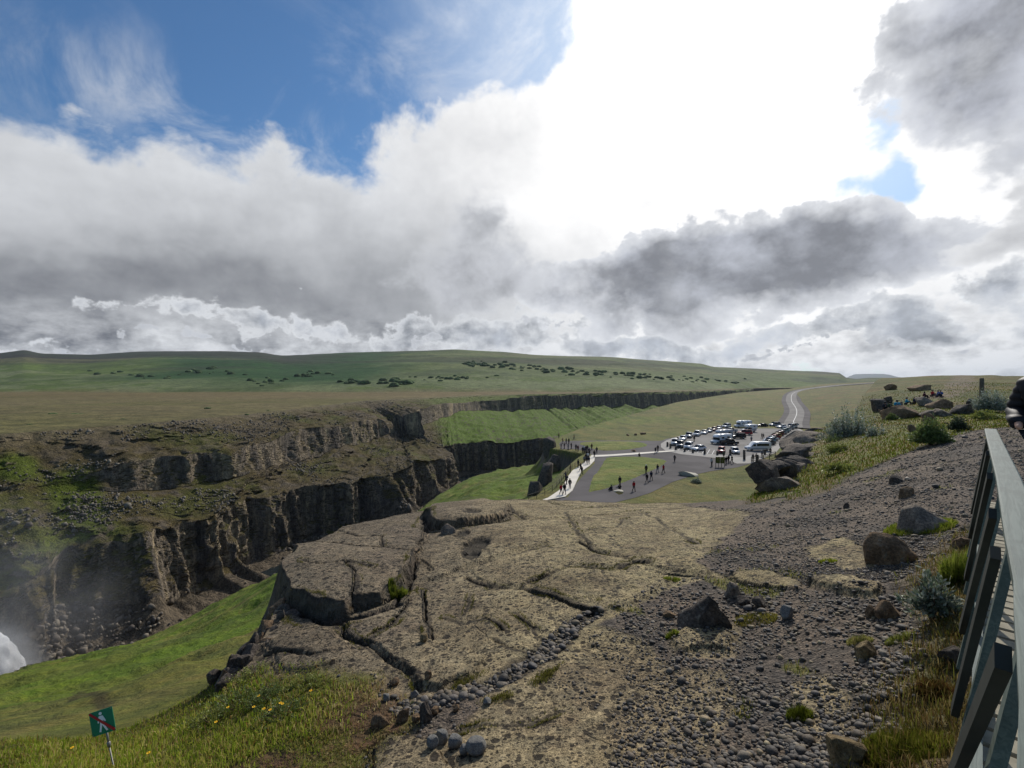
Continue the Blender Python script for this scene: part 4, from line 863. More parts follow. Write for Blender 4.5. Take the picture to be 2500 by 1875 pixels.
# kind, colour, zoom position of the middle of its footprint, heading (deg, 0 = to the right of the picture, -90 = towards us), label
CARS = [
 ('pickup','white',(292,655),-112,'white pickup at the left end of the front parking row behind a stone post'),
 ('suv','grey',(372,690),-115,'dark grey jeep between the white pickup and the white suv in the front row'),
 ('suv','white',(497,712),-120,'big white suv third from the left in the front row'),
 ('sedan','white',(648,738),-150,'low white car at the right end of the left front row, alone beside a post'),
 ('hatch','red',(990,775),-118,'bright red hatchback parked nearest to the green information board'),
 ('hatch','white',(1195,782),-105,'white estate car just right of the bright red hatchback'),
 ('motorhome','white',(985,638),-157,'white motorhome with sloping cab standing in the middle of the car park'),
 ('pickup','black',(1110,655),8,'black pickup parked in front of the white motorhome'),
 ('motorhome','silver',(1010,560),-157,'second motorhome, its pale roof showing behind the first one'),
 ('suv','black',(1235,560),178,'big black off-road jeep on large wheels beside the motorhome'),
 ('pickup','silver',(1125,470),-160,'silver pickup with crew cab behind the black off-road jeep'),
 ('suv','red',(1345,504),150,'red suv parked against the white camper'),
 ('pickupc','white',(1400,462),-168,'white camper truck with a box body behind the red suv'),
 ('motorhome','white',(1310,395),-175,'tall white motorhome at the back edge of the car park'),
 ('sedan','white',(412,585),-118,'white car at the near end of the back row by the grass'),
 ('pickup','silver',(505,545),-118,'silver pickup with a grey load next in the back row'),
 ('suv','white',(626,520),-120,'white suv in the back row right of the silver pickup'),
 ('sedan','white',(735,492),-122,'white saloon fourth from the left in the back row'),
 ('hatch','silver',(812,466),-122,'silver hatchback fifth from the left in the back row'),
 ('hatch','darkred',(880,444),-122,'dark red hatchback in the middle of the back row'),
 ('sedan','silver',(955,422),-124,'silver saloon right of the dark red hatchback in the back row'),
 ('suv','white',(1065,398),-140,'white suv at the far end of the back row near the tall motorhome'),
 ('sedan','black',(1600,382),178,'black saloon alone at the far edge of the asphalt'),
 ('suv','silver',(1790,376),-165,'silver suv at the far edge where the road begins'),
 ('van','white',(1535,742),-178,'white minibus with long dark side window parked in the near right corner'),
 ('sedan','white',(1900,400),-160,'white car at the far end of the right hand row beside the road'),
 ('sedan','silver',(2075,375),-160,'silver car farthest right at the foot of the road'),
 ('suv','white',(2040,405),-160,'white suv second from the far end of the right hand row'),
 ('sedan','silver',(2000,425),-160,'silver saloon third from the far end of the right hand row'),
 ('hatch','white',(1960,448),-160,'white hatchback fourth from the far end of the right hand row'),
 ('sedan','teal',(1925,470),-160,'blue green car in the middle of the right hand row'),
 ('sedan','silver',(1885,496),-160,'silver car just below the blue green one in the right hand row'),
 ('hatch','darkred',(1845,520),-160,'dark red hatchback in the right hand row'),
 ('hatch','gold',(1800,548),-160,'gold hatchback below the dark red one in the right hand row'),
 ('sedan','red',(1775,570),-160,'red saloon in the lower half of the right hand row'),
 ('sedan','white',(1740,595),-160,'white saloon above the minibus in the right hand row'),
 ('hatch','blue',(1710,622),-160,'pale blue hatchback above the minibus'),
 ('sedan','grey',(1690,655),-160,'grey saloon directly behind the minibus'),
]
PK = {k: v for k, v in P_.items()}
for kind_, colr, (zx, zy), hd, lab in CARS:
    u, v = z2((zx, zy)); x, y = flat(u, v)
    loc = (x, y, PZ + .075); rz = math.radians(hd)
    if kind_ == 'pickupc': r = pickup(lab, PK[colr], camper=PK['white'], name='camper_truck'); r['category'] = 'camper'; r.location = loc; r.rotation_euler = (0, 0, rz); r['group'] = G_CARS; continue
    if kind_ not in SRC:
        r = BUILD[kind_](lab, PK[colr]); SRC[kind_] = (r, PK[colr].name); r.location = loc; r.rotation_euler = (0, 0, rz); r['group'] = G_CARS
    else:
        s_, pn = SRC[kind_]; copy_thing(s_, loc, rz, lab, G_CARS, {pn: PK[colr]} )

# ================================================================ POSTS, BOARD, FENCE ON THE PLAZA
def bas_post(loc, h, label):
    vs = []; fs = []; n = 6; st = [(0, .30), (h * .5, .28), (h * .96, .26), (h, .20)]
    for z, r in st:
        for i in range(n): t = 2 * math.pi * i / n + .3; rr = r * (1 + .12 * math.sin(i * 2.7 + z)); vs.append((rr * math.cos(t), rr * math.sin(t), z))
    for k in range(3):
        for i in range(n): fs.append((k * n + i, k * n + (i + 1) % n, (k + 1) * n + (i + 1) % n, (k + 1) * n + i))
    fs.append(tuple(range(3 * n, 4 * n)))
    return add('stone_post', mesh('stone_post', vs, fs, False), M_bas, loc=loc, label=label, cat='post', group='stone posts round the car park')
posts = [((180,680),1.3,'stone post at the left tip of the car park'),((225,706),1.3,'stone post in front of the white pickup'),((305,728),.9,'low stone post in front of the dark grey jeep'),((437,757),.9,'stone post in front of the big white suv'),((562,775),.9,'stone post by the nose of the low white car'),
 ((738,794),1.4,'stone post standing alone right of the low white car'),((928,806),1.0,'stone post in front of the bright red hatchback'),((1122,806),1.4,'stone post in front of the white estate car'),((1332,876),2.3,'tall basalt post alone on the pale pavement'),((1530,906),1.6,'stone post where the wooden fence begins'),((1640,800),1.3,'stone post in front of the minibus'),((335,578),.9,'stone post beside the first car of the back row')]
for (p, h, lab) in posts: x, y = flat(*z2(p)); bas_post((x, y, PZ + .05), h, lab)
def board():
    x0, y0 = flat(*z2((905, 985))); x1, y1 = flat(*z2((1040, 985))); r = add('information_board', None, label='green information board on legs at the edge of the forecourt', cat='sign', loc=((x0 + x1) / 2, y0, PZ + .04), rz=math.radians(-4))
    w_ = abs(x1 - x0); mg_ = simple('board_green', srgb(70, 76, 26), .5, .1)
    for i in (-1, 1):
        pn = MB().box((i * w_ * .255, 0, 1.45), (w_ * .48, .10, 1.35), 0, .02).build('panel', mg_, r)
        MB().box((i * w_ * .255, -.056, 1.45), (w_ * .44, .012, 1.22)).build('map_sheet', simple('map_print', srgb(84, 88, 40), .4, .3, 6), pn)
    for i in (-.47, -.16, .16, .47): MB().box((i * w_, .07, .85), (.09, .09, 1.7)).build('leg', M_trim, r)
    MB().box((0, 0, 2.16), (w_ * 1.02, .22, .06)).build('cap_rail', mg_, r)
board()
fl = [z2(p) for p in [(1440,918),(1530,905),(1620,888),(1710,860),(1800,828)]]
fr = add('wooden_fence', None, label='dark wooden post and rail fence climbing to the boulders beside the minibus', cat='fence'); fp = [flat(*p) for p in fl]
for i, p in enumerate(fp): MB().box((p[0], p[1], PZ + .65), (.14, .14, 1.3), 0, .02).build('post', M_wood, fr)
for a, b in zip(fp[:-1], fp[1:]):
    for h_ in (.45, .85, 1.2): MB().bar((*a, PZ + h_), (*b, PZ + h_), .05, .12).build('rail', M_wood, fr)
# low wooden rail along the cliff side of the footpath
gr = add('guard_rail', None, label='thin dark guard rail along the canyon side of the concrete footpath', cat='railing')
gp = [flat(*z3(p)) for p in [(-20,1020),(90,980),(200,935),(300,880),(360,830),(420,750),(470,680),(520,612),(600,560),(660,520)]]
for i, (a, b) in enumerate(zip(gp[:-1], gp[1:])):
    n_ = max(1, int(math.dist(a, b) / 2.2))
    for j in range(n_): t = j / n_; MB().box((mix(a[0], b[0], t) - .4, mix(a[1], b[1], t), PZ + .5), (.08, .08, 1.1)).build('post', M_wood, gr)
    for h_ in (.5, 1.0): MB().bar((a[0] - .4, a[1], PZ + h_), (b[0] - .4, b[1], PZ + h_), .04, .06).build('rail', M_wood, gr)
# ================================================================ PEOPLE
M_skin = simple('skin', srgb(196, 150, 124), .55, .08, 8); M_hairs = [simple('hair_dark', srgb(38, 30, 26), .7, .2, 20), simple('hair_brown', srgb(92, 64, 42), .7, .2, 20), simple('hair_fair', srgb(170, 140, 96), .7, .2, 20)]
CL = {k: simple(k + '_cloth', srgb(*v), .85, .12, 5, .2, 0, .3, .01) for k, v in {'black': (26, 26, 30), 'charcoal': (46, 47, 54), 'navy': (36, 42, 66), 'red': (176, 26, 38), 'cyan': (38, 148, 176), 'blue': (44, 78, 140), 'brown': (92, 62, 46), 'green': (58, 68, 48), 'grey': (112, 114, 120), 'white': (206, 206, 204), 'maroon': (88, 30, 42)}.items()}
def skinned(name, pts, edges, rad, root=0, sub=1):
    me = bpy.data.meshes.new(name); me.from_pydata([tuple(p) for p in pts], edges, []); o = bpy.data.objects.new(name, me); COL.objects.link(o)
    md = o.modifiers.new('s', 'SKIN'); md.use_smooth_shade = True
    for i, r in enumerate(rad):
        sv_ = me.skin_vertices[0].data[i]; sv_.radius = r if isinstance(r, tuple) else (r, r); sv_.use_root = (i == root)
    sb = o.modifiers.new('u', 'SUBSURF'); sb.levels = sub; sb.render_levels = sub
    dg = bpy.context.evaluated_depsgraph_get(); out = bpy.data.meshes.new_from_object(o.evaluated_get(dg)); bpy.data.objects.remove(o); bpy.data.meshes.remove(me)
    out.name = name; out.polygons.foreach_set('use_smooth', [True] * len(out.polygons)); return out
POSES = {  # joints: x right, y forward (the way they face)
 'stand': dict(hip=.93, lk=(-.10,.02,.5), la=(-.11,-.02,.08), rk=(.10,.02,.5), ra=(.12,.0,.08), le=(-.26,-.03,1.12), lh=(-.25,.06,.88), re=(.26,-.03,1.12), rh=(.25,.06,.88), lean=0),
 'walk': dict(hip=.91, lk=(-.10,.22,.50), la=(-.10,.30,.10), rk=(.10,.02,.48), ra=(.11,-.30,.14), le=(-.27,-.14,1.12), lh=(-.24,-.10,.88), re=(.26,.10,1.12), rh=(.22,.28,.98), lean=.04),
 'photo': dict(hip=.93, lk=(-.12,.03,.5), la=(-.14,-.02,.08), rk=(.11,.02,.5), ra=(.14,.03,.08), le=(-.30,.14,1.22), lh=(-.08,.30,1.48), re=(.30,.14,1.22), rh=(.08,.30,1.48), lean=.0),
 'sit': dict(hip=.12, lk=(-.14,.42,.42), la=(-.13,.52,.06), rk=(.14,.40,.44), ra=(.15,.56,.06), le=(-.27,.14,.38), lh=(-.12,.38,.44), re=(.27,.14,.38), rh=(.12,.38,.44), lean=.10),
}
def person_mesh(pose):
    p = POSES[pose]; h = p['hip']; ln = p['lean']
    S = lambda z: ln * (z / .5)
    J = {'pel': (0, 0, h), 'wa': (0, S(.2), h + .2), 'ch': (0, S(.38), h + .40), 'nk': (0, S(.5), h + .555), 'hd0': (0, S(.5) + .01, h + .62), 'hd1': (0, S(.55) + .02, h + .71), 'hd2': (0, S(.55) + .015, h + .79),
         'lh': (-.095, 0, h - .05), 'rh': (.095, 0, h - .05), 'lsh': (-.185, S(.47), h + .50), 'rsh': (.185, S(.47), h + .50)}
    names = ['pel', 'wa', 'ch', 'nk', 'hd0', 'hd1', 'hd2', 'lh', 'lk', 'la', 'lt', 'rh', 'rk', 'ra', 'rt', 'lsh', 'le', 'lw', 'lf', 'rsh', 're', 'rw', 'rf']
    pts = dict(J); pts['lk'] = p['lk']; pts['la'] = p['la']; pts['lt'] = (p['la'][0] - .02, p['la'][1] + .16, .04); pts['rk'] = p['rk']; pts['ra'] = p['ra']; pts['rt'] = (p['ra'][0] + .02, p['ra'][1] + .16, .04)
    pts['le'] = p['le']; pts['re'] = p['re']; pts['lw'] = p['lh']; pts['rw'] = p['rh']
    for s_ in 'lr':
        e, w_ = Vector(pts[s_ + 'e']), Vector(pts[s_ + 'w']); pts[s_ + 'f'] = tuple(w_ + (w_ - e).normalized() * .11)
    E = [('pel','wa'),('wa','ch'),('ch','nk'),('nk','hd0'),('hd0','hd1'),('hd1','hd2'),('pel','lh'),('lh','lk'),('lk','la'),('la','lt'),('pel','rh'),('rh','rk'),('rk','ra'),('ra','rt'),('ch','lsh'),('lsh','le'),('le','lw'),('lw','lf'),('ch','rsh'),('rsh','re'),('re','rw'),('rw','rf')]
    R = dict(pel=(.15,.11), wa=(.135,.10), ch=(.165,.115), nk=.058, hd0=.07, hd1=.098, hd2=.075, lh=.095, lk=.062, la=.045, lt=.035, rh=.095, rk=.062, ra=.045, rt=.035, lsh=.07, le=.048, lw=.034, lf=.028, rsh=.07, re=.048, rw=.034, rf=.028)
    idx = {n: i for i, n in enumerate(names)}
    body = skinned('body', [pts[n] for n in names], [(idx[a], idx[b]) for a, b in E], [R[n] for n in names])
    def sub(nms, es, infl, name):
        ix = {n: i for i, n in enumerate(nms)}
        rr = []
        for n in nms: r = R.get(n, .05); rr.append((r[0] + infl, r[1] + infl) if isinstance(r, tuple) else r + infl)
        return skinned(name, [pts[n] for n in nms], [(ix[a], ix[b]) for a, b in es], rr)
    pts['hem'] = (0, .0, h - .04); R['hem'] = (.165, .125)
    jacket = sub(['ch', 'wa', 'hem', 'nk', 'lsh', 'le', 'lw', 'rsh', 're', 'rw'], [('ch','wa'),('wa','hem'),('ch','nk'),('ch','lsh'),('lsh','le'),('le','lw'),('ch','rsh'),('rsh','re'),('re','rw')], .028, 'jacket')
    trousers = sub(['pel', 'lh', 'lk', 'la', 'rh', 'rk', 'ra'], [('pel','lh'),('lh','lk'),('lk','la'),('pel','rh'),('rh','rk'),('rk','ra')], .016, 'trousers')
    hd = Vector(pts['hd1']); hb = MB().lathe([(.02, .155), (.075, .135), (.112, .08), (.118, .02), (.105, -.05), (.06, -.07)], 12, (hd.x, hd.y - .022, hd.z - .02)).mesh('hair', True)
    sh = MB()
    for s_ in 'lr':
        a, t = Vector(pts[s_ + 'a']), Vector(pts[s_ + 't']); sh.box(((a.x + t.x) / 2, (a.y + t.y) / 2 - .02, max(.055, (a.z - .08) + .055)), (.10, .28, .10), 0, .03)
    return dict(body=body, jacket=jacket, trousers=trousers, hair=hb, shoes=sh.mesh('shoes', True))
PM = {k: person_mesh(k) for k in POSES}
def person(pose, loc, rz, jk, tr, hair, label, group=None, s=1.0, pack=None):
    r = add('person', None, label=label, cat='person', group=group, loc=loc, rz=rz); r.scale = (s, s, s)
    for nm, mt in (('body', M_skin), ('jacket', CL[jk]), ('trousers', CL[tr]), ('hair', M_hairs[hair] if isinstance(hair, int) else CL[hair]), ('shoes', CL['black'])):
        me = PM[pose][nm]
        if not me.materials: me.materials.append(mt)
        o = add(nm, me, None, r); o.material_slots[0].link = 'OBJECT'; o.material_slots[0].material = mt
    if pack:
        h = POSES[pose]['hip']; MB().box((0, -.20, h + .34), (.28, .17, .42), 0, .06).build('backpack', CL[pack], r)
    return r
rr = random.Random(3)
def P3(p): u, v = z3(p); x, y = flat(u, v); return x, y
def drop(x, y):                                    # ground or footpath surface under a foot
    u, v = proj(x, y, PZ)
    h = .04
    if inside(np.array([x]), np.array([y]), [flat(*c) for c in CW])[0]: h = .16
    return PZ + h
LEFTG = 'visitors gathered at the canyon viewpoint'
PEOPLE = [ # zoom px of the feet, pose, jacket, trousers, hair/hat, facing deg, label, pack, group
 ((385,935),'walk','red','black',0,200,'person in a red jacket nearest to us on the concrete footpath',None),
 ((432,930),'walk','black','black',0,190,'person in black walking beside the red jacket on the concrete footpath',None),
 ((505,855),'stand','black','navy',0,170,'person in a black coat alone on the widest part of the concrete footpath',None),
 ((462,800),'stand','charcoal','black',1,100,'person in dark grey at the guard rail behind the red jacket','navy'),
 ((448,745),'photo','navy','charcoal',0,95,'person taking a photo at the guard rail with a pale shirt below',None),
 ((665,655),'walk','black','charcoal',0,190,'person in black stepping off the right edge of the concrete footpath',None),
 ((648,615),'walk','charcoal','black',1,200,'person with a dark grey coat in the bend of the footpath',"black"),
 ((618,570),'stand','black','black',0,120,'person in black leaning at the rail in the bend of the footpath',None),
 ((513,630),'stand','brown','charcoal',1,90,'person in brown standing in the grass outside the guard rail',None),
 ((700,510),'stand','grey','black',2,160,'person in a grey jacket at the front left of the crowd on the path',None),
 ((735,525),'walk','black','charcoal',0,185,'person in black at the front of the crowd on the path',None),
 ((762,520),'walk','navy','black',1,185,'person in navy at the front right of the crowd on the path',None),
 ((722,480),'stand','charcoal','black',0,170,'person in the middle of the crowd on the path',None),
 ((748,462),'stand','white','navy',1,170,'person with a white top in the middle of the crowd',None),
 ((733,425),'stand','black','black',0,150,'person in black at the back left of the crowd on the path',None),
 ((768,425),'walk','charcoal','navy',0,10,'person at the back right of the crowd on the path',"black"),
 ((835,430),'stand','black','charcoal',1,200,'person standing where the two pale paths meet',None),
 ((765,390),'stand','black','black',0,180,'person in black just behind the junction of the pale paths',None),
 ((867,372),'walk','charcoal','black',0,170,'slim person walking behind the junction of the pale paths',None),
 ((800,325),'stand','brown','green',1,190,'person in brown at the left tip of the oval grass island',None),
 ((678,372),'stand','black','black',0,150,'person at the left of the tight group beside the viewpoint',None),
 ((700,378),'stand','navy','black',0,140,'person in navy in the middle of the tight group beside the viewpoint',None),
 ((722,360),'stand','charcoal','black',1,160,'person in dark grey in the tight group beside the viewpoint',None),
 ((690,350),'stand','white','black',2,160,'fair haired person with a white top in the tight group',None),
 ((740,345),'stand','black','navy',0,160,'person at the right of the tight group beside the viewpoint',None),
 ((615,345),'stand','maroon','black',1,150,'person in a maroon jacket at the viewpoint',None),
 ((587,335),'stand','charcoal','black',0,150,'person in dark grey just left of the maroon jacket',None),
 ((525,312),'photo','charcoal','black',1,120,'person photographing at the viewpoint among the scattered visitors',None),
 ((482,322),'stand','grey','navy',0,110,'person in grey near the cliff edge of the viewpoint',None),
 ((430,312),'stand','black','black',0,100,'person in black second from the left at the cliff edge',None),
 ((387,312),'stand','charcoal','black',0,95,'leftmost person at the cliff edge of the viewpoint',None),
 ((410,243),'photo','maroon','black',0,90,'person in maroon photographing at the back of the viewpoint',None),
 ((455,243),'stand','navy','black',0,120,'person in navy at the back of the viewpoint',None),
 ((490,247),'stand','black','black',0,150,'person in black at the back right of the viewpoint',None),
 ((563,185),'walk','brown','charcoal',0,60,'person alone on the meadow track behind the viewpoint',None),
 ((357,165),'stand','brown','black',1,60,'tiny person farthest left at the top of the green slope',None),
 ((1692,355),'stand','black','black',0,180,'person in black at the kerb end of the pale crosswise path',None),
 ((1660,372),'walk','charcoal','navy',1,180,'smaller person beside the one in black on the crosswise path',None),
 ((1440,410),'sit','black','black',0,180,'person sitting on the pale crosswise path with a dark bag',None),
 ((1920,488),'walk','charcoal','black',0,150,'person striding alone over the dark forecourt below the kerb','black'),
 ((1535,645),'stand','black','black','white',10,'person with a white hat at the corner of the triangular lawn',None),
 ((1690,632),'walk','charcoal','grey',1,10,'person in dark grey walking beside the red jacket on the forecourt',None),
 ((1770,640),'walk','red','black',0,20,'person in a red jacket in the middle of the dark forecourt',None),
 ((1545,768),'walk','black','charcoal',0,185,'larger person in black of the pair walking towards the slab',None),
 ((1603,732),'walk','navy','black',0,185,'person in navy at the right of the pair walking towards the slab',None),
 ((1180,808),'stand','black','charcoal',1,10,'person in black at the lower edge of the triangular lawn','charcoal'),
 ((1368,882),'walk','red','black',0,190,'person in a red jacket just behind the crest of the rock slab',None),
 ((1070,872),'sit','charcoal','black',0,30,'person sitting at the left of the pale stone by the slab crest',None),
 ((1178,862),'sit','black','black',1,350,'person sitting at the right of the pale stone by the slab crest',None),
]
Z2P = [((845,975),'stand','white','charcoal',1,200,'person with a white backpack left of the green information board','black'),
 ((1062,945),'stand','black','navy',0,10,'person in black right beside the green information board',None),
 ((1098,925),'stand','black','black',0,190,'person in black between the board and the striding visitor',None),
 ((1150,935),'walk','black','charcoal',0,20,'person in black striding at the edge of the pale pavement',None),
 ((1025,860),'stand','green','black',1,180,'person in green behind the information board',None),
 ((1600,560),'walk','black','black',0,10,'left one of two people in black crossing the asphalt',None),
 ((1625,562),'walk','charcoal','black',0,10,'right one of two people crossing the asphalt',None),
 ((1440,615),'stand','teal' if False else 'grey','navy',1,180,'person in grey behind the nose of the minibus',None),
 ((583,605),'stand','black','black',0,180,'person in black standing between the two left parking rows',None),
 ((1465,905),'stand','charcoal','black',1,180,'person at the lower end of the wooden fence',None),
 ((1515,895),'stand','brown','black',0,180,'person in brown at the stone post of the wooden fence',None),
 ((1600,840),'stand','grey','black','white',170,'person with a pale hat behind the wooden fence',None),
 ((1725,800),'stand','black','charcoal',0,170,'person in black high up behind the wooden fence',None)]
for i, (p, ps, jk, tr, hr, fc, lab, pk) in enumerate(PEOPLE):
    x, y = P3(p); z = drop(x, y); 
    if p[1] < 200: z = float(Zland(np.array([x]), np.array([y]))[0])
    person(ps, (x, y, z), math.radians(fc + 180 * 0), jk, tr, hr, lab, 'visitors on the plaza', rr.uniform(.95, 1.05) * (.98), pk)
for i, (p, ps, jk, tr, hr, fc, lab, pk) in enumerate(Z2P):
    x, y = flat(*z2(p)); person(ps, (x, y, PZ + .06), math.radians(fc), jk, tr, hr, lab, 'visitors on the plaza', rr.uniform(.95, 1.05), pk)
# ================================================================ STONES
def ico(sub):
    bm = bmesh.new(); bmesh.ops.create_icosphere(bm, subdivisions=sub, radius=1); v = np.array([x.co[:] for x in bm.verts]); f = np.array([[q_.index for q_ in p.verts] for p in bm.faces]); bm.free(); return v, f
ICO = {k: ico(k) for k in (1, 2, 3, 4, 5)}
def rock_geo(seed, sub=4, cuts=9, rough=.10, size=(1, 1, 1), flat_=.95):
    r = np.random.default_rng(seed); v, f = ICO[sub]; v = v.copy()
    for k in range(cuts):
        n = r.normal(size=3) * (1, 1, .45); n[2] = n[2] + (1.3 if k % 2 else 0); n /= np.linalg.norm(n); d = r.uniform(.34, .74); h = v @ n - d; v -= np.maximum(0, h)[:, None] * n * .93
    n = np.array([0, 0, 1.0]); h = v @ n - flat_ * .75; v -= np.maximum(0, h)[:, None] * n * .8
    o = seed * 3.7
    d = rough * 1.3 * fbm(v[:, 0] * 1.5 + o, v[:, 1] * 1.5, v[:, 2] * 1.5, 5, seed % 50, .6)
    v = v * (1 + d[:, None]); v -= (v.max(0) + v.min(0)) / 2; v /= (v.max(0) - v.min(0)) / 2
    return v * np.array(size) / 2, f
def rockmat(name, c1, c2, lichen=(.30, .29, .24), lamt=.4, sc=1.0):
    m, nt = newmat(name); tc = nt.n('ShaderNodeTexCoord').outputs['Object']
    a = nt.noise(tc, 2.2 * sc, 7, .7); b = nt.noise(tc, 22 * sc, 6, .75); l = nt.noise(tc, 9 * sc, 6, .75)
    c = nt.mixc(nt.ramp(a, .32, .68), tuple(c1), tuple(c2)); c = nt.mixc(1.0, c, nt.mixc(nt.ramp(b, .3, .7), (.45, .45, .45), (1.6, 1.58, 1.55)), 'MULTIPLY')
    c = nt.mixc(nt.math('MULTIPLY', nt.ramp(l, .55, .64), lamt), c, lichen)
    principled(nt, c, .93, nt.math('ADD', nt.math('MULTIPLY', a, .5 / sc), nt.math('MULTIPLY', b, .14 / sc)), .9, .35, .25); return m
M_rk = rockmat('basalt_boulder', srgb(94, 86, 78), srgb(142, 128, 112), lamt=.55); M_rkd = rockmat('dark_basalt', srgb(58, 53, 50), srgb(102, 92, 82), lamt=.4); M_rkt = rockmat('tan_lava', srgb(112, 96, 70), srgb(140, 122, 88)); M_rkg = rockmat('grey_cobble', srgb(96, 96, 96), srgb(128, 125, 118), lamt=.1, sc=5)
M_rkb = rockmat('brown_rock', srgb(96, 78, 60), srgb(136, 112, 84), lamt=.35)
def boulder(u, vb, w, h, label, mat=None, y=None, seed=None, dep=.9, cuts=12, rough=.16, name='boulder', rot=None, group=None, sink=.8, sub=4, cat='rock', tilt=0.0, taper=0.0):
    seed = seed if seed is not None else int(u * 7 + vb)
    ongr = y is None
    if ongr: x, y, z = hit(u, vb)
    W_ = w * y / F; H_ = h * y / F; D_ = W_ * dep
    yc = y + D_ * .32; x = (u - CU) / F * yc; z = -(vb - CV) / F * y
    if ongr: z = min(z, float(Zland(np.array([x]), np.array([yc]))[0]) + .25 * H_)
    if cuts < 4: sink = .18
    Ht = H_ * (1 + sink)
    v, f = rock_geo(seed, sub, cuts if cuts < 4 else cuts + 5, rough, (W_, D_, Ht))
    if taper: k = 1 - taper * np.clip(v[:, 2] / Ht + .3, 0, 1); v[:, 0] = v[:, 0] * k + .08 * W_ * (1 - k); v[:, 1] *= k
    if tilt: ca, sa = math.cos(tilt), math.sin(tilt); v = np.stack([v[:, 0] * ca - v[:, 2] * sa, v[:, 1], v[:, 0] * sa + v[:, 2] * ca], 1)
    me = mesh(name, v, f)
    return add(name, me, mat or M_rk, label=label, cat=cat, group=group, loc=(x, yc, z + H_ - Ht / 2))
B = boulder
B(1716,1534,128,72,'dark mossy pyramid of rock rising out of the pebbles',M_rkd,None,5,.9,9,.4,taper=.5)
B(1788,1462,50,36,'pointed grey stone right behind the mossy rock pyramid',M_rk,None,8,.8,6)
B(1922,1514,30,30,'round grey cobble sitting alone right of the mossy rock pyramid',M_rkg,None,3,.9,2,.05)
B(1815,1478,32,18,'low dark cobble just right of the pointed grey stone',M_rkd,None,4,.9,3)
B(1856,1486,36,24,'broad dark cobble between the pointed stone and the round cobble',M_rkd,None,12,.9,3)
B(1636,1508,36,13,'flat brown stone left of the mossy rock pyramid',M_rkb,None,13,.7,4)
B(2243,1300,104,60,'big grey boulder ringed with green grass beside the gravel path',M_rk,None,21,.9,8)
B(2163,1380,108,70,'dark brown boulder with a deep shadow below the grass ringed boulder',M_rkb,None,22,.8,10,.18)
B(2214,1215,32,25,'small brown rock just above the grass ringed boulder',M_rkb,None,23)
B(2187,1181,28,20,'small dark cone of rock high on the gravel path',M_rkd,None,24)
B(2066,1241,17,13,'little dark stone alone in the middle of the gravel path',M_rkd,None,25)
B(2165,1514,60,42,'squarish brown rock at the end of the broken ledge',M_rkb,None,26,.8,7)
B(2129,1509,25,28,'small upright stone leaning against the squarish brown rock',M_rkb,None,27,.8,6)
B(2115,1610,44,38,'pale brown angular rock below the squarish one',M_rkt,None,28,.8,7)
B(2073,1872,98,56,'large rounded tan rock at the bottom edge of the picture',M_rkt,None,29,.8,7,.15)
B(2335,1628,62,38,'dark grey rock under the foot of the wooden railing',M_rkd,None,30)
B(2350,1338,38,26,'brown rock half hidden in grass beside the railing',M_rkb,None,31)
B(1040,1765,34,44,'upright dark block among pebbles at the end of the grass',M_rkd,None,32,.8,6)
B(984,1763,30,27,'brown cornered stone left of the upright dark block',M_rkb,None,33,.8,6)
B(930,1776,48,26,'reddish brown flat stone at the edge of the dry grass',M_rkb,None,34,.6,6)
for i, (u, v, w, h, lab) in enumerate([(1056,1828,30,26,'leftmost of the five smooth grey cobbles near the bottom'),(1079,1819,31,29,'second smooth grey cobble, standing behind the first'),(1112,1828,34,25,'third smooth grey cobble, in the middle of the five'),(1162,1846,52,31,'large pale oval cobble, biggest of the five'),(1133,1844,24,20,'small dark cobble tucked under the large pale oval one')]):
    B(u, v, w, h, lab, M_rkg, None, 50 + i, .85, 1, .04, name='cobble')
B(1034,1569,20,19,'pale round stone lying alone on the cracked slab',M_rkt,None,60,.9,3,.06,name='cobble')
B(1094,1304,38,22,'square block wedged under the far raised slab',M_rk,None,61,.7,6)
# broken lip at the left edge of the slabs
for i, (u, v, w, h, y, lab) in enumerate([(548,1690,44,50,8.2,'lowest dark rock of the broken lip, half in the grass'),(572,1655,54,46,8.4,'craggy dark rock of the broken lip above the lowest one'),(612,1628,62,44,8.7,'wide dark rock of the broken lip, third from the bottom'),(655,1602,56,36,9.0,'dark rock of the broken lip beside the low slab'),
    (668,1572,48,36,9.4,'grey block of the broken lip with a pale top'),(700,1556,76,50,9.8,'largest jumbled rock below the big rounded slab'),(692,1520,40,44,10.4,'dark rock tucked under the left end of the big rounded slab'),(722,1580,52,30,9.4,'low rock between the lip and the low slab'),(520,1668,30,28,8.3,'outermost little rock of the broken lip')]):
    B(u, v, w, h, lab, M_rkd if i % 3 else M_rk, y, 70 + i, .9, 8, .2, sink=.3)
rs = random.Random(5)
for i in range(22):
    t = i / 21; u, v, y = np.interp(t, [0, .3, .55, .8, 1], [700, 664, 632, 575, 528]), np.interp(t, [0, .3, .55, .8, 1], [1500, 1560, 1604, 1645, 1695]), np.interp(t, [0, .3, .55, .8, 1], [10.8, 9.6, 9.0, 8.5, 8.1])
    B(u + rs.uniform(-16, 22), v + rs.uniform(-8, 16), rs.uniform(26, 60), rs.uniform(24, 46), 'dark broken rock in the jumble along the left lip of the slabs', M_rkd if rs.random() < .6 else M_rkb, y + rs.uniform(-.25, .15), 300 + i, 1.0, 7, .2, group='dark rocks jumbled along the left lip of the slabs')
for i in range(9):
    B(rs.uniform(940, 1200), rs.uniform(1640, 1770), rs.uniform(14, 26), rs.uniform(10, 17), 'middle sized grey stone among the pebbles beside the dry grass', M_rkg if i % 2 else M_rkb, None, 340 + i, .9, 5 if i % 2 else 3, .1, name='stone', group='stones among the pebbles beside the dry grass')
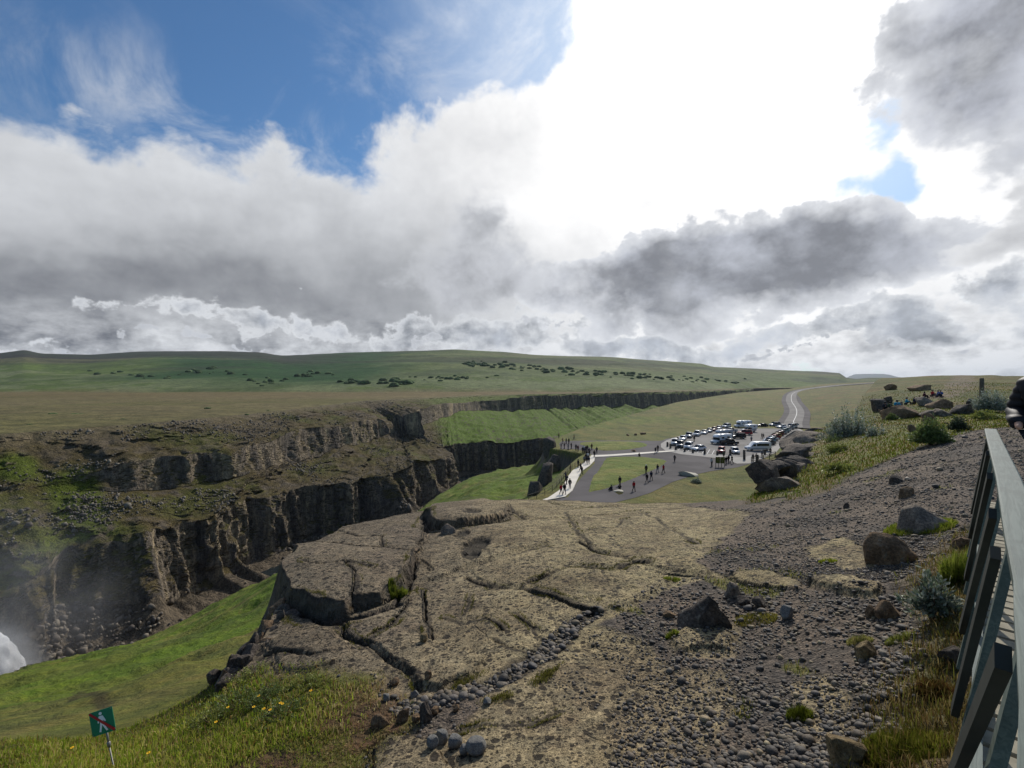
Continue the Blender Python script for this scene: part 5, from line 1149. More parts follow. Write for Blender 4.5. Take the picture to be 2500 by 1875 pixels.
# the cluster at the crest above the car park
for i, (u, v, w, h, y, lab, tl) in enumerate([(1872,1204,74,86,24,'tall dark tilted boulder at the left end of the cluster above the lawn',.35),(1910,1180,64,58,26,'rounded dark boulder leaning behind the tall tilted one',.3),(1906,1220,96,54,22.5,'wide low boulder with flat pale top in front of the tall tilted one',0),(1942,1178,66,46,27,'grey boulder in the middle of the cluster with grass behind',.1),
   (1972,1112,120,52,40,'huge flat topped boulder hiding the end of the wooden fence',.12),(1984,1126,84,34,36,'sloping slab of rock in front of the huge flat topped boulder',-.25),(1992,1062,52,16,45,'thin dark slab of rock behind the huge flat topped boulder',0),(2020,1190,70,30,26.5,'long low grey boulder among yellow green plants',0),(1985,1150,40,24,31,'small boulder under the sloping slab',0)]):
    B(u, v, w, h, lab, M_rkd if i in (0, 1, 6) else M_rk, y, 90 + i, 1.0, 6, .14, sink=.2, tilt=tl, sub=5)
rs = random.Random(21)
for i in range(16):
    t = i / 15; u = 1905 + 130 * t + rs.uniform(-14, 14); v = np.interp(t, [0, .5, 1], [1138, 1108, 1085]) + rs.uniform(-10, 26); y = np.interp(t, [0, .5, 1], [31, 36, 41]) - (v - 1100) * .10
    B(u, v, rs.uniform(34, 84), rs.uniform(16, 34), 'dark weathered rock in the broken ledge between the huge boulder and the boulder cluster', M_rkd if rs.random() < .4 else M_rk, y, 400 + i, 1.0, 8, .22, sink=.6, tilt=rs.uniform(-.2, .2), group='rocks of the broken ledge above the car park')
# rocks on the hillside where people sit
HR = [(2152,1004,42,30),(2200,1022,76,32),(2256,992,40,24),(2298,998,56,24),(2340,1012,62,26),(2262,1018,42,17),(2270,1034,30,26),(2228,1054,26,18),(2156,1016,30,16),(2297,1016,40,18),(2176,952,22,15),(2250,954,46,15),(2368,996,18,24),(2168,985,20,18),(2196,996,20,16)]
HL = ['jagged dark rock at the left end of the hillside outcrop','long dark flank of rock in front of the sitting people','flat topped rock below the sitting people','pale layered rock in the middle of the hillside outcrop','dark overhung rock at the right end of the hillside outcrop','low flat rock at the centre front of the outcrop','angular brown rock at the foot of the outcrop','brown rock alone below the outcrop','small reddish rock under the jagged dark one','flat brown slab between the layered rock and the front','small dark rock at the top of the slope beside the road','long dark rock ledge near the top of the hillside','dark stump like rock at the right edge of the outcrop','small crag behind the jagged dark rock','small crag beside the person in cyan']
for i, ((u, v, w, h), lab) in enumerate(zip(HR, HL)): B(u, v, w, h, lab, M_rkd if i in (0,4,12,13) else M_rkb if i in (1,3,6,7,8,10,11) else M_rk, None, 120 + i, 1.0, 6, .2, sink=.5)
B(1330,1206,44,76,'dark craggy outcrop at the canyon edge beside the footpath',M_rkd,86,140,1.2,8,.25,sink=.2)
B(1306,1222,40,46,'lower dark crag at the canyon edge left of the footpath',M_rkd,80,141,1.2,8,.25,sink=.2)
B(1342,1112,34,44,'dark pinnacle of rock beside the viewpoint crowd',M_rkd,133,142,1.2,8,.25,sink=.3)
B(1352,1146,34,36,'shadowed crag halfway along the overhung edge',M_rkd,104,143,1.2,8,.25,sink=.3)
B(1680,1163,46,11,'pale flat boulder at the edge of the dark forecourt',simple('pale_stone', srgb(186, 180, 164), .85, .1, 2),None,144,.8,4)
B(1509,1203,26,7,'pale stone between the two sitting people at the slab crest',simple('pale_stone', srgb(186, 180, 164), .85, .1, 2),64,145,.8,4)
for u, v, lab in [(1533,1064,'small dark rock in the meadow, left of three'),(1551,1063,'small dark rock in the meadow, middle of three'),(1570,1061,'larger dark rock in the meadow, right of three'),(1547,1103,'flat dark stone beside the pale crosswise path')]:
    x, y = flat(u, v); w = 16 if 'larger' in lab or 'flat' in lab else 8; B(u, v, w, 5, lab, M_rkb, y, int(u), 1.0, 4)

# --- pebbles: far more than anyone could count
def scatter(name, pts, rad, cols, sub, mat, seed, sq=(.75, .55), ang=.22, **k):
    r = np.random.default_rng(seed); v0, f0 = ICO[sub]; n = len(pts); nv = len(v0)
    out = np.zeros((n, nv, 3), np.float32)
    nvar = 12; vars_ = []
    for i in range(nvar):
        w_ = v0 * (1 + ang * fbm(v0[:, 0] * 1.3 + i * 9, v0[:, 1] * 1.3, v0[:, 2] * 1.3, 2, i)[:, None]); vars_.append(w_)
    vars_ = np.array(vars_); vi = r.integers(0, nvar, n)
    th = r.uniform(0, 2 * np.pi, n); sx = np.ones(n); sy = r.uniform(sq[0], 1, n); sz = r.uniform(sq[1] * .75, sq[1] * 1.3, n)
    V = vars_[vi] * np.stack([sx, sy, sz], 1)[:, None]
    tl = r.normal(0, .25, n); c_, s_ = np.cos(tl)[:, None], np.sin(tl)[:, None]; a_ = V[..., 0] * c_ - V[..., 2] * s_; b_ = V[..., 0] * s_ + V[..., 2] * c_; V[..., 0] = a_; V[..., 2] = b_
    c_, s_ = np.cos(th)[:, None], np.sin(th)[:, None]; a_ = V[..., 0] * c_ - V[..., 1] * s_; b_ = V[..., 0] * s_ + V[..., 1] * c_; V[..., 0] = a_; V[..., 1] = b_
    V = V * rad[:, None, None] + pts[:, None, :]; V[..., 2] += (rad * sz * .45)[:, None]
    Fc = (f0[None] + (np.arange(n) * nv)[:, None, None]).reshape(-1, 3)
    me = mesh(name, V.reshape(-1, 3), Fc, sub > 1); setcol(me, np.repeat(cols, nv, 0)); return add(name, me, mat, **k)
m, nt = newmat('pebble'); vcn = nt.n('ShaderNodeVertexColor', _layer_name='Col').outputs[0]; tcp = nt.n('ShaderNodeTexCoord').outputs['Object']
c = nt.mixc(1.0, vcn, nt.mixc(nt.ramp(nt.noise(tcp, 40, 4), .3, .7), (.7, .7, .7), (1.3, 1.3, 1.3)), 'MULTIPLY'); principled(nt, c, .72, nt.noise(tcp, 60, 3), .4, .01, .35); M_peb = m
DSb = np.full(len(X), 9.0); DSt = np.full(len(X), 9.0); DSp = np.full(len(X), 9.0); DSs = np.full(len(X), 9.0)
nearm = (Y < 40) & isf; ii = np.where(nearm)[0]
DSt[ii] = sdf(X[ii] + .25 * n1[ii], Y[ii] + .25 * n2[ii], STONY); DSp[ii] = sdf(X[ii], Y[ii], PATH2); DSs[ii] = dS[np.searchsorted(fi, ii)] if len(ii) <= len(fi) else 0
dstrip = np.full(len(X), 9.0); dstrip[ii] = segdist(X[ii] + .1 * n2[ii], Y[ii], STRIP)
clump = fbm(X * 1.3, Y * 1.3, 3, 4, 601)
gravn = gravm
bald = sstep(-.42, -.15, fbm(X * .8, Y * .8, 6, 4, 611)); P_ston = sstep(.15, -.1, DSt) * .9 * (1 - slabm * .25) * (.15 + .85 * bald)
P_strip = sstep(.30, .10, dstrip + .16 * fbm(X * 1.2, Y * 1.2, 4, 3, 621) + .04) * 1.0
righty = sstep(1300, 1560, PU) * sstep(1480, 1560, PV) * (PV > 1480)
P_slab = slabm * righty * sstep(-.2, .25, clump + .5 * sstep(1350, 1700, PU) - .22) * .75 + slabm * sstep(.28, .5, clump) * .05
P_low = gravn * (PV > 1500) * .6 * (PU < 2250) * (.1 + .9 * bald)
P_path = gravn * sstep(.2, -.3, DSp) * (.12 + .6 * sstep(-.1, .3, clump))
def colors(n, r):
    c = np.array([srgb(*k) for k in [(74,68,62),(92,85,78),(60,55,50),(116,106,92),(88,77,64),(104,92,74),(134,118,90),(68,65,63),(148,134,104)]]); w = np.array([.2,.18,.16,.12,.12,.09,.05,.06,.02]); return c[r.choice(len(c), n, p=w / w.sum())] * r.uniform(.75, 1.25, (n, 1))
def pick(prob, n, r, keep=None):
    p = np.maximum(0, prob) * nearm; 
    if keep is not None: p = p * keep
    p = p / p.sum(); return r.choice(len(X), min(n, int((p > 0).sum())), replace=False, p=p)
r_ = np.random.default_rng(5)
idx = pick(np.maximum(np.maximum(P_ston, P_strip * 2.2), np.maximum(P_slab, P_low)), 27000, r_, Y < 16)
jit = r_.uniform(-1, 1, (len(idx), 2)) * .012; pts = np.stack([X[idx] + jit[:, 0], Y[idx] + jit[:, 1], Z[idx]], 1)
big_ = sstep(1650, 1875, PV[idx]) * sstep(1500, 1800, PU[idx])
rad = np.exp(r_.normal(np.log(.019), .42, len(idx))) * (1 + .5 * (P_strip[idx] > .3)) * (1 + .45 * big_ * r_.random(len(idx))) * (1 - .25 * (P_slab[idx] > .02)); rad = np.clip(rad, .008, .085)
scatter('pebbles', pts, rad, colors(len(idx), r_), 2, M_peb, 6, kind='stuff', label='dark rounded pebbles strewn over the rock and between the slabs', cat='pebbles')
idx = pick(P_path + P_low * (Y > 12), 26000, r_, Y > 8)
pts = np.stack([X[idx], Y[idx], Z[idx]], 1); rad = np.clip(np.exp(r_.normal(np.log(.013), .55, len(idx))), .005, .1) * (.7 + Y[idx] / 30)
scatter('gravel', pts, rad, colors(len(idx), r_) * 1.15, 1, M_peb, 7, kind='stuff', label='coarse grey gravel of the trodden path', cat='gravel')

# --- rubble across the canyon
r_ = np.random.default_rng(8); hx, hy, hz = HX.ravel(), HY.ravel(), HZ.ravel()
foot = (kk == 4) * (t_ < .95) * (sS < cum[8]); pr = foot * np.clip(.02 + np.maximum(0, fbm(AR.ravel() * .05, t_ * 2, 1, 3, 701) - .02) * 5, 0, 1) * (1.1 - t_); idx = r_.choice(len(hx), 2600, replace=False, p=pr / pr.sum())
pts = np.stack([hx[idx], hy[idx], hz[idx]], 1); cs = lerp(C(122, 112, 96) + 0 * pts[:, :1], C(84, 76, 68), r_.random(len(idx))); scatter('scree', pts, np.exp(r_.normal(np.log(.30), .55, len(idx))), cs, 1, M_peb, 9, (.45, .9), ang=.75, kind='stuff', label='fallen blocks heaped at the foot of the far cliff', cat='scree')
pr = ((kk == 2) | (kk == 0) * (t_ > .05)) * (sS < cum[9]) * np.clip(.2 + fbm(hx * .06, hy * .06, hz * .06, 3, 702) * 2, 0, 1); idx = r_.choice(len(hx), 9000, replace=False, p=pr / pr.sum())
pts = np.stack([hx[idx], hy[idx], hz[idx]], 1); cs = lerp(C(128, 120, 106) + 0 * pts[:, :1], C(84, 76, 68), r_.random(len(idx))); scatter('rubble', pts, np.exp(r_.normal(np.log(.22), .4, len(idx))), cs * .8, 1, M_peb, 10, (.5, .8), ang=.7, kind='stuff', label='loose stones on the slopes of the far canyon wall', cat='rubble')

# ================================================================ GRASS, PLANTS
m, nt = newmat('blade'); vcn = nt.n('ShaderNodeVertexColor', _layer_name='Col').outputs[0]
d_ = nt.n('ShaderNodeBsdfDiffuse', Color=vcn); t2 = nt.n('ShaderNodeBsdfTranslucent', Color=vcn); mx = nt.n('ShaderNodeMixShader', i0=.42, i1=d_.outputs[0], i2=t2.outputs[0]); o_ = nt.n('ShaderNodeOutputMaterial'); nt.t.links.new(mx.outputs[0], o_.inputs[0]); M_blade = m
def blades(name, P, hgt, wid, cols, seed, mat=None, lean=.5, **k):
    r = np.random.default_rng(seed); n = len(P); a = r.uniform(0, 2 * np.pi, n); b = r.uniform(0, 2 * np.pi, n); ln = np.abs(r.normal(0, lean, n)) * hgt
    wx_, wy_ = np.cos(a) * wid / 2, np.sin(a) * wid / 2; lx, ly = np.cos(b) * ln, np.sin(b) * ln
    V = np.zeros((n, 5, 3)); V[:, 0] = P + np.stack([wx_, wy_, 0 * a - .01], 1); V[:, 1] = P - np.stack([wx_, wy_, 0 * a + .01], 1)
    md = P + np.stack([lx * .35, ly * .35, hgt * .6], 1); V[:, 2] = md - np.stack([wx_, wy_, 0 * a], 1) * .7; V[:, 3] = md + np.stack([wx_, wy_, 0 * a], 1) * .7; V[:, 4] = P + np.stack([lx, ly, hgt * (1 - .3 * np.minimum(1, ln / hgt))], 1)
    base_ = (np.arange(n) * 5)[:, None]; q1 = np.array([[0, 1, 2], [0, 2, 3], [3, 2, 4]]); Fc = (q1[None] + base_[:, :, None]).reshape(-1, 3)
    me = mesh(name, V.reshape(-1, 3), Fc, False); setcol(me, np.repeat(cols, 5, 0)); return add(name, me, mat or M_blade, **k)
def gcol(n, r, pal, w=None): c_ = np.array([srgb(*p) for p in pal]); return c_[r.choice(len(c_), n, p=w)] * r.uniform(.7, 1.25, (n, 1))
G_NEAR = [(136,156,50),(156,162,64),(118,138,46),(172,162,86),(182,166,110),(138,106,62)]
r_ = np.random.default_rng(12); ng = np.zeros(len(X)); ng[fi] = mg * (1 - dirtspot * .85) 
ng *= (Y < 13); idx = r_.choice(len(X), 42000, p=ng / ng.sum()); dry = sstep(650, 1000, PU[idx]); yj = Y[idx] + r_.normal(0, .015, len(idx))
P = np.stack([X[idx] + r_.normal(0, .012, len(idx)), yj, Z[idx] - .005], 1); cl1 = gcol(len(idx), r_, G_NEAR, [.24, .22, .14, .18, .14, .08]); cl2 = gcol(len(idx), r_, [(186,170,124),(160,142,96),(120,96,66),(136,136,72)])
patchn = sstep(-.2, .3, n1[idx]); cols = np.where((r_.random(len(idx)) < dry)[:, None], cl2, cl1) * (.8 + .3 * patchn)[:, None]
blades('grass', P, np.clip(r_.normal(.062, .028, len(idx)), .02, .15) * (1 - .35 * dry) * (.6 + .8 * sstep(-.3, .3, n1[idx] + .4 * n2[idx])), .005 + .0012 * Y[idx], cols, 13, kind='stuff', label='rough grass on the slope beside the green sign', cat='grass')
# verge by the railing, tufts among the gravel, crest and hillside
vg = np.zeros(len(X)); vg[fi] = mv * sstep(-.3, .3, a1 + .3); vg *= (Y < 13); idx = r_.choice(len(X), 9000, p=vg / vg.sum())
P = np.stack([X[idx], Y[idx], Z[idx] - .005], 1); blades('dry_grass', P, np.clip(r_.normal(.09, .04, len(idx)), .03, .2), .004 + .001 * Y[idx], gcol(len(idx), r_, [(140,124,80),(110,112,48),(104,84,52),(84,74,36)]), 14, kind='stuff', label='straggly dry grass between the gravel and the railing', cat='grass')
sp = np.zeros(len(X)); sp[fi] = spk * (fy < 24) ; 
idx = r_.choice(len(X), 7000, p=sp / sp.sum()); P = np.stack([X[idx], Y[idx], Z[idx] - .005], 1); blades('grass', P, np.clip(r_.normal(.07, .03, len(idx)), .02, .16), .004 + .0012 * Y[idx], gcol(len(idx), r_, [(120,122,56),(96,104,40),(146,132,84)]), 15, kind='stuff', label='sparse grass tufts sprouting among the pebbles', cat='grass')
v2 = np.zeros(len(X)); v2[fi] = veg2 * (1 - mg); v2 = v2 * (Y < 50); v2 += isf * (Y > 40) * (Y < 90) * (X > 20) * .5 * (PU > 1900)
idx = r_.choice(len(X), 36000, p=v2 / v2.sum()); P = np.stack([X[idx] + r_.normal(0, .05, len(idx)), Y[idx], Z[idx] - .02], 1)
blades('grass', P, np.clip(r_.normal(.13, .05, len(idx)), .04, .3), .012 + .0012 * Y[idx], gcol(len(idx), r_, [(104,118,40),(88,102,34),(120,116,54),(76,88,34),(112,94,54)]), 16, kind='stuff', label='long grass along the crest above the car park', cat='grass')
lc = np.zeros(len(X)); lc[fi] = lich * (fy < 26); idx = r_.choice(len(X), 9000, p=lc / lc.sum()); P = np.stack([X[idx], Y[idx], Z[idx] - .005], 1)
blades('moss', P, np.clip(r_.normal(.035, .015, len(idx)), .01, .08), .004 + .0010 * Y[idx], gcol(len(idx), r_, [(108,108,44),(90,90,40),(126,118,64)]), 17, kind='stuff', label='moss and short grass in the cracks of the slabs', cat='moss')
def tuft(u, v, w, n, hgt, pal, label, seed, y=None, cat='grass tuft', name='grass_tuft', ring=0):
    x, yy, z = hit(u, v); r = np.random.default_rng(seed); R_ = w * yy / F / 2
    a = r.uniform(0, 2 * np.pi, n); q_ = np.sqrt(r.uniform(ring, 1, n)); px_ = x + np.cos(a) * q_ * R_; py_ = yy + np.sin(a) * q_ * R_ * .8
    P = np.stack([px_, py_, Zland(px_, py_) - .01], 1) - np.array([[x, yy, z]])
    h_ = hgt * r.uniform(.5, 1.15, n) * (1.1 - .5 * q_)
    return blades(name, P, h_, (.004 + .0011 * yy), gcol(n, r, pal), seed, lean=.45, label=label, cat=cat, loc=(x, yy, z))
TP = [(122,136,44),(104,120,36),(140,138,66)]
tuft(2243,1290,150,1500,.20,TP,'ring of green grass around the big grey boulder',31,ring=.35)
tuft(2345,1405,90,1400,.42,[(128,142,50),(112,128,44),(146,150,70)],'tall soft green grass clump right beside the railing',32)
tuft(2200,1830,190,2600,.17,[(104,112,36),(86,92,30),(120,112,50)],'wide clump of green grass at the bottom near the railing',33)
tuft(2285,1690,90,1300,.14,[(92,62,40),(78,70,34),(110,90,48)],'brownish heather clump beside the railing foot',34,cat='heather',name='heather')
tuft(2098,1568,56,500,.12,[(132,134,70),(150,140,90)],'small pale grass tuft left above the angular brown rock',35)
tuft(2195,1565,60,500,.12,[(132,134,70),(110,118,50)],'small grass tuft right above the angular brown rock',36)
tuft(1845,1512,100,900,.10,[(130,120,60),(108,108,44)],'grass growing on the right flank of the mossy rock pyramid',37)
tuft(1640,1416,40,300,.10,TP,'little grass tuft under the end of the long ledge',38)
tuft(1640,1555,30,400,.14,TP,'grass tuft at the left end of the pebbly slab fragment',39)
tuft(1950,1750,60,900,.14,[(98,108,34),(84,90,30)],'green moss clump left of the tan pitted rock',40)
tuft(2020,1372,40,300,.10,[(150,156,50),(120,130,40)],'yellow green tuft on the tan patch of the gravel path',41)
tuft(970,1460,46,900,.25,[(128,136,50),(104,118,40),(92,98,44)],'bright green grass in the gap behind the big rounded slab',42)
tuft(895,1450,0.1,1,.01,TP,'single blade',43) if False else None
# shrubs: leaves around a few thin branches
def leafmat(name, top, under):
    m, nt = newmat(name); g_ = nt.n('ShaderNodeNewGeometry'); vcn = nt.n('ShaderNodeVertexColor', _layer_name='Col').outputs[0]
    c = nt.mixc(1.0, vcn, nt.mixc(g_.outputs['Backfacing'], tuple(top), tuple(under)), 'MULTIPLY')
    d_ = nt.n('ShaderNodeBsdfPrincipled', Roughness=.55); nt.t.links.new(c, d_.inputs['Base Color']); t2 = nt.n('ShaderNodeBsdfTranslucent', Color=c); mx = nt.n('ShaderNodeMixShader', i0=.3, i1=d_.outputs[0], i2=t2.outputs[0]); o_ = nt.n('ShaderNodeOutputMaterial'); nt.t.links.new(mx.outputs[0], o_.inputs[0]); return m
M_leaf = {'silver': leafmat('silver_willow_leaf', (.15, .19, .12), (.30, .33, .28)), 'green': leafmat('green_willow_leaf', (.13, .17, .04), (.17, .21, .07)), 'lime': leafmat('yellow_green_leaf', (.24, .26, .05), (.26, .28, .08)), 'dark': leafmat('dark_leaf', (.05, .07, .03), (.07, .09, .05))}
M_twig = simple('twig', srgb(78, 62, 48), .9, .2, 9)
def leaves(n, rad, leaf, seed, elong=2.6):
    """leaves set along many arching twigs"""
    r = np.random.default_rng(seed); nt_ = max(40, n // 16)
    a = r.uniform(0, 2 * np.pi, nt_); lean_ = r.uniform(0, 1, nt_) ** .7; ln = r.uniform(.55, 1.12, nt_)
    sx_, sy_ = np.cos(a) * .45 * r.random(nt_), np.sin(a) * .45 * r.random(nt_)
    k_ = r.integers(0, nt_, n); t = r.uniform(.25, 1.0, n) ** .7
    q_ = lean_[k_] * ln[k_]
    P = np.stack([sx_[k_] + np.cos(a[k_]) * q_ * t * .95, sy_[k_] + np.sin(a[k_]) * q_ * t * .95, ln[k_] * (t * (1.15 - .75 * lean_[k_]) - .22 * lean_[k_] * t ** 2) + .02], 1)
    P += r.normal(0, .035, (n, 3)); P[:, 2] = np.abs(P[:, 2]); P = P * np.array(rad)
    tw = np.stack([np.cos(a[k_]) * lean_[k_], np.sin(a[k_]) * lean_[k_], 1 - .7 * lean_[k_]], 1) + r.normal(0, .55, (n, 3)); tw /= np.linalg.norm(tw, axis=1)[:, None]
    nn_ = r.normal(0, 1, (n, 3)) + np.array([0, 0, .5]); sd_ = np.cross(tw, nn_); sd_ /= np.linalg.norm(sd_, axis=1)[:, None]
    s_ = leaf * r.uniform(.6, 1.3, n)[:, None]; V = np.stack([P, P + tw * s_ * elong * .5 + sd_ * s_ * .5, P + tw * s_ * elong, P + tw * s_ * elong * .5 - sd_ * s_ * .5], 1)
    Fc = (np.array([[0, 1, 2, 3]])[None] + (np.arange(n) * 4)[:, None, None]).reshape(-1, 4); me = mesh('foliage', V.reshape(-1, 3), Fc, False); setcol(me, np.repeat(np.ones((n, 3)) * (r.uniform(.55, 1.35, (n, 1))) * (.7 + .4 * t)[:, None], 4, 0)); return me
def shrub(u, vb, w, h, kind_, n, leaf, label, seed, y=None, name='willow_bush'):
    if y is None: x, y, z = hit(u, vb)
    else: x = (u - CU) / F * y; z = -(vb - CV) / F * y
    R_ = w * y / F / 2; H_ = h * y / F
    r = add(name, None, label=label, cat='bush', loc=(x, y + R_ * .5, z - .05))
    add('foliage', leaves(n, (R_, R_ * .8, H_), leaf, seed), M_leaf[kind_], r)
    rs = random.Random(seed); t_m = MB()
    for i in range(9):
        a = rs.uniform(0, 6.28); q_ = rs.uniform(.3, .8); t_m.tube([(0, 0, -.05), (math.cos(a) * R_ * q_ * .5, math.sin(a) * R_ * .4 * q_, H_ * .35), (math.cos(a) * R_ * q_, math.sin(a) * R_ * .75 * q_, H_ * .8)], [.03 * H_ + .004, .02 * H_ + .003, .004], 5)
    t_m.build('branches', M_twig, r, True); return r
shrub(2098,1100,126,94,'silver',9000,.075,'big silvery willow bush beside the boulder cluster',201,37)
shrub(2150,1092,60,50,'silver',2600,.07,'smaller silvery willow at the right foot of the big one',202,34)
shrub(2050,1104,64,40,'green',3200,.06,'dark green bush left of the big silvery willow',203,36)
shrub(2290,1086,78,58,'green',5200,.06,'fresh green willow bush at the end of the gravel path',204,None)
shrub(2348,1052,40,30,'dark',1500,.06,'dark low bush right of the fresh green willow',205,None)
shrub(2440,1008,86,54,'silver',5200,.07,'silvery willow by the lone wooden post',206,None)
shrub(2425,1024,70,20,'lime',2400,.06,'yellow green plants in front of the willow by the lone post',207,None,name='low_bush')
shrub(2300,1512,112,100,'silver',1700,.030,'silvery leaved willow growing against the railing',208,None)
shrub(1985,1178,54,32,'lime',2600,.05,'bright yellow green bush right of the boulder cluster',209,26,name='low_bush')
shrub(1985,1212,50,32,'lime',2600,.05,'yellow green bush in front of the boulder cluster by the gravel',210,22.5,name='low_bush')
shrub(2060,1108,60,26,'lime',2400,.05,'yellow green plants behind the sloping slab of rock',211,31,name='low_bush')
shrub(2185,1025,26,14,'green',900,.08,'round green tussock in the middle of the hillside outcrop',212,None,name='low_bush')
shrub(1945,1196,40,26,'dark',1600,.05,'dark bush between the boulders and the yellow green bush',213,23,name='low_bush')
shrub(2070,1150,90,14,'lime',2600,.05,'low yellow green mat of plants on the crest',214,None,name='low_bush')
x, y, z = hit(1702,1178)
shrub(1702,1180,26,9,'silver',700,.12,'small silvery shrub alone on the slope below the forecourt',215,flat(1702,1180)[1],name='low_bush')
for i, (u, v, w, h, kd, lab) in enumerate([(560,1745,150,34,'green','leafy green weeds among the grass left of the flower cluster'),(640,1728,130,34,'green','leafy green weeds around the middle cluster of yellow flowers'),(500,1785,130,32,'lime','yellow green weeds halfway down the grassy slope'),(680,1770,150,34,'green','leafy weeds below the middle cluster of yellow flowers'),(610,1668,120,26,'lime','yellowish weeds along the upper edge of the grass by the broken lip'),(740,1690,110,22,'lime','yellowish weeds at the foot of the low slab')]):
    shrub(u, v, w, h, kd, 1500, .014, lab, 230 + i, None, name='weeds')
# yellow dandelion like flowers in the near grass
M_pet = simple('yellow_petal', srgb(240, 190, 20), .6, .1, 20); M_stem = simple('flower_stem', srgb(86, 108, 40), .7, .1, 20)
FL = [(633,1712,'yellow flower highest up the grassy slope'),(686,1731,'yellow flower of the pair farthest right'),(558,1740,'yellow flower left of the middle cluster'),(621,1740,'left flower of the middle cluster of yellow flowers'),(646,1745,'middle flower of the middle cluster of yellow flowers'),(661,1748,'right flower of the middle cluster of yellow flowers'),(529,1777,'tall yellow flower seen from the side'),(365,1855,'yellow flower at the bottom right of the green sign'),(179,1841,'small yellow flower at the bottom left of the green sign'),(691,1733,'second flower of the pair farthest right'),(760,1700,'faint yellow flower at the upper end of the grass')]
for i, (u, v, lab) in enumerate(FL):
    x, y, z = hit(u, v + 12); h_ = .16; r = add('yellow_flower', None, label=lab, cat='flower', group='yellow flowers in the near grass', loc=(x, y, z))
    MB().tube([(0, 0, -.02), (.01, 0, h_ * .5), (0, -.01, h_)], .003, 5).build('stem', M_stem, r, True)
    pe = MB()
    rs = random.Random(i)
    for k in range(12): a = k * math.pi / 6 + rs.uniform(-.1, .1); s_, c_ = math.sin(a), math.cos(a); L_ = .019; pe.poly([(c_ * .004, s_ * .004 - .01, h_), (c_ * L_ - s_ * .007, s_ * L_ + c_ * .007 - .014, h_ + .008), (c_ * L_ * 1.15, s_ * L_ * 1.15 - .016, h_ + .006), (c_ * L_ + s_ * .007, s_ * L_ - c_ * .007 - .014, h_ + .008)], [(0, 1, 2, 3)])
    pe.lathe([(.002, h_ - .006), (.009, h_ - .002), (.010, h_ + .008), (.003, h_ + .013)], 8, (0, -.01, 0)).build('blossom', M_pet, r)

# far shrubs on the plain beyond the canyon
def blobshrub(seed):
    v, f = ICO[3]; v = v.copy(); o = seed * 5; d = .38 * fbm(v[:, 0] * 2 + o, v[:, 1] * 2, v[:, 2] * 2, 4, seed) ; v = v * (1 + d[:, None]); v[:, 2] = np.maximum(v[:, 2], -.25) * .62 + .15; return mesh('shrub', v, f)
SM = [blobshrub(i) for i in range(5)]; M_fs = simple('far_shrub', srgb(58, 76, 44), .95, .4, 1.6, .1, 0, 1.0, .6); M_fs2 = simple('far_shrub_pale', srgb(88, 104, 66), .95, .35, 1.6, .1, 0, 1.0, .6)
for s_ in SM: s_.materials.append(M_fs)
rs = random.Random(17)
FS = [(635,931,12,4),(655,936,9,2),(672,930,9,3),(850,935,16,4),(868,934,12,3),(935,936,22,5),(965,934,20,5),(992,938,20,4),(740,919,12,4),(770,915,20,6),(1060,926,30,7),(1130,922,30,6),(1150,888,36,9),(1210,893,40,7),(1290,897,40,10),(1350,906,40,10),(1440,910,40,9),(1500,916,40,9),(1560,921,36,9),(1620,925,36,8),(1700,928,36,8),(1760,933,30,6),(350,918,30,4),(260,912,30,4),(480,906,30,5),(560,914,24,4),(410,922,30,3)]
def yhill(u, v):
    v = max(v, float(np.interp(u, *zip(*SKY))) + 8)
    ys = np.geomspace(max(320, float(np.interp(u, US2, rimy)) + 15), 2400, 160); zs = np.array([Zhill(u, y) for y in ys]); vv = CV - F * zs / ys; k = int(np.argmax(vv < v)); return float(ys[k]) if vv[k] < v else 1200.0
first = True
for (u0, v0, sp_, n) in FS:
    for k in range(int(n * 1.6)):
        u = u0 + rs.gauss(0, sp_ * 1.1); v = v0 + rs.gauss(0, 3.4); y = yhill(u, v); z = Zhill(u, y); s_ = rs.uniform(2.6, 8.5) * y / F * (1.5 if u0 in (935, 965, 992) else 1.0)
        o = add('shrub', SM[rs.randrange(5)], None, loc=((u - CU) / F * y, y, z), rz=rs.uniform(0, 6), label='dark green shrub on the plain and low hills beyond the canyon', cat='shrub', group='shrubs on the plain and hills beyond the canyon'); o.scale = (s_, s_, s_ * rs.uniform(.7, 1.1)); o.material_slots[0].link = 'OBJECT'; o.material_slots[0].material = M_fs if rs.random() < .65 else M_fs2
for (u, v, w) in [(130,1011,9),(182,1012,8),(198,1011,6),(507,997,7),(603,1012,5),(655,1002,4),(72,1036,5),(300,1023,5),(250,1015,4)]:
    y = 13 * F / (v - CV); s_ = w * y / F; o = add('shrub', SM[rs.randrange(5)], None, loc=((u - CU) / F * y, y, -13.1), rz=rs.uniform(0, 6), label='small tussock on the bare brown plateau beyond the canyon', cat='shrub', group='tussocks on the brown plateau'); o.scale = (s_, s_, s_ * .6); o.material_slots[0].link = 'OBJECT'; o.material_slots[0].material = M_fs2

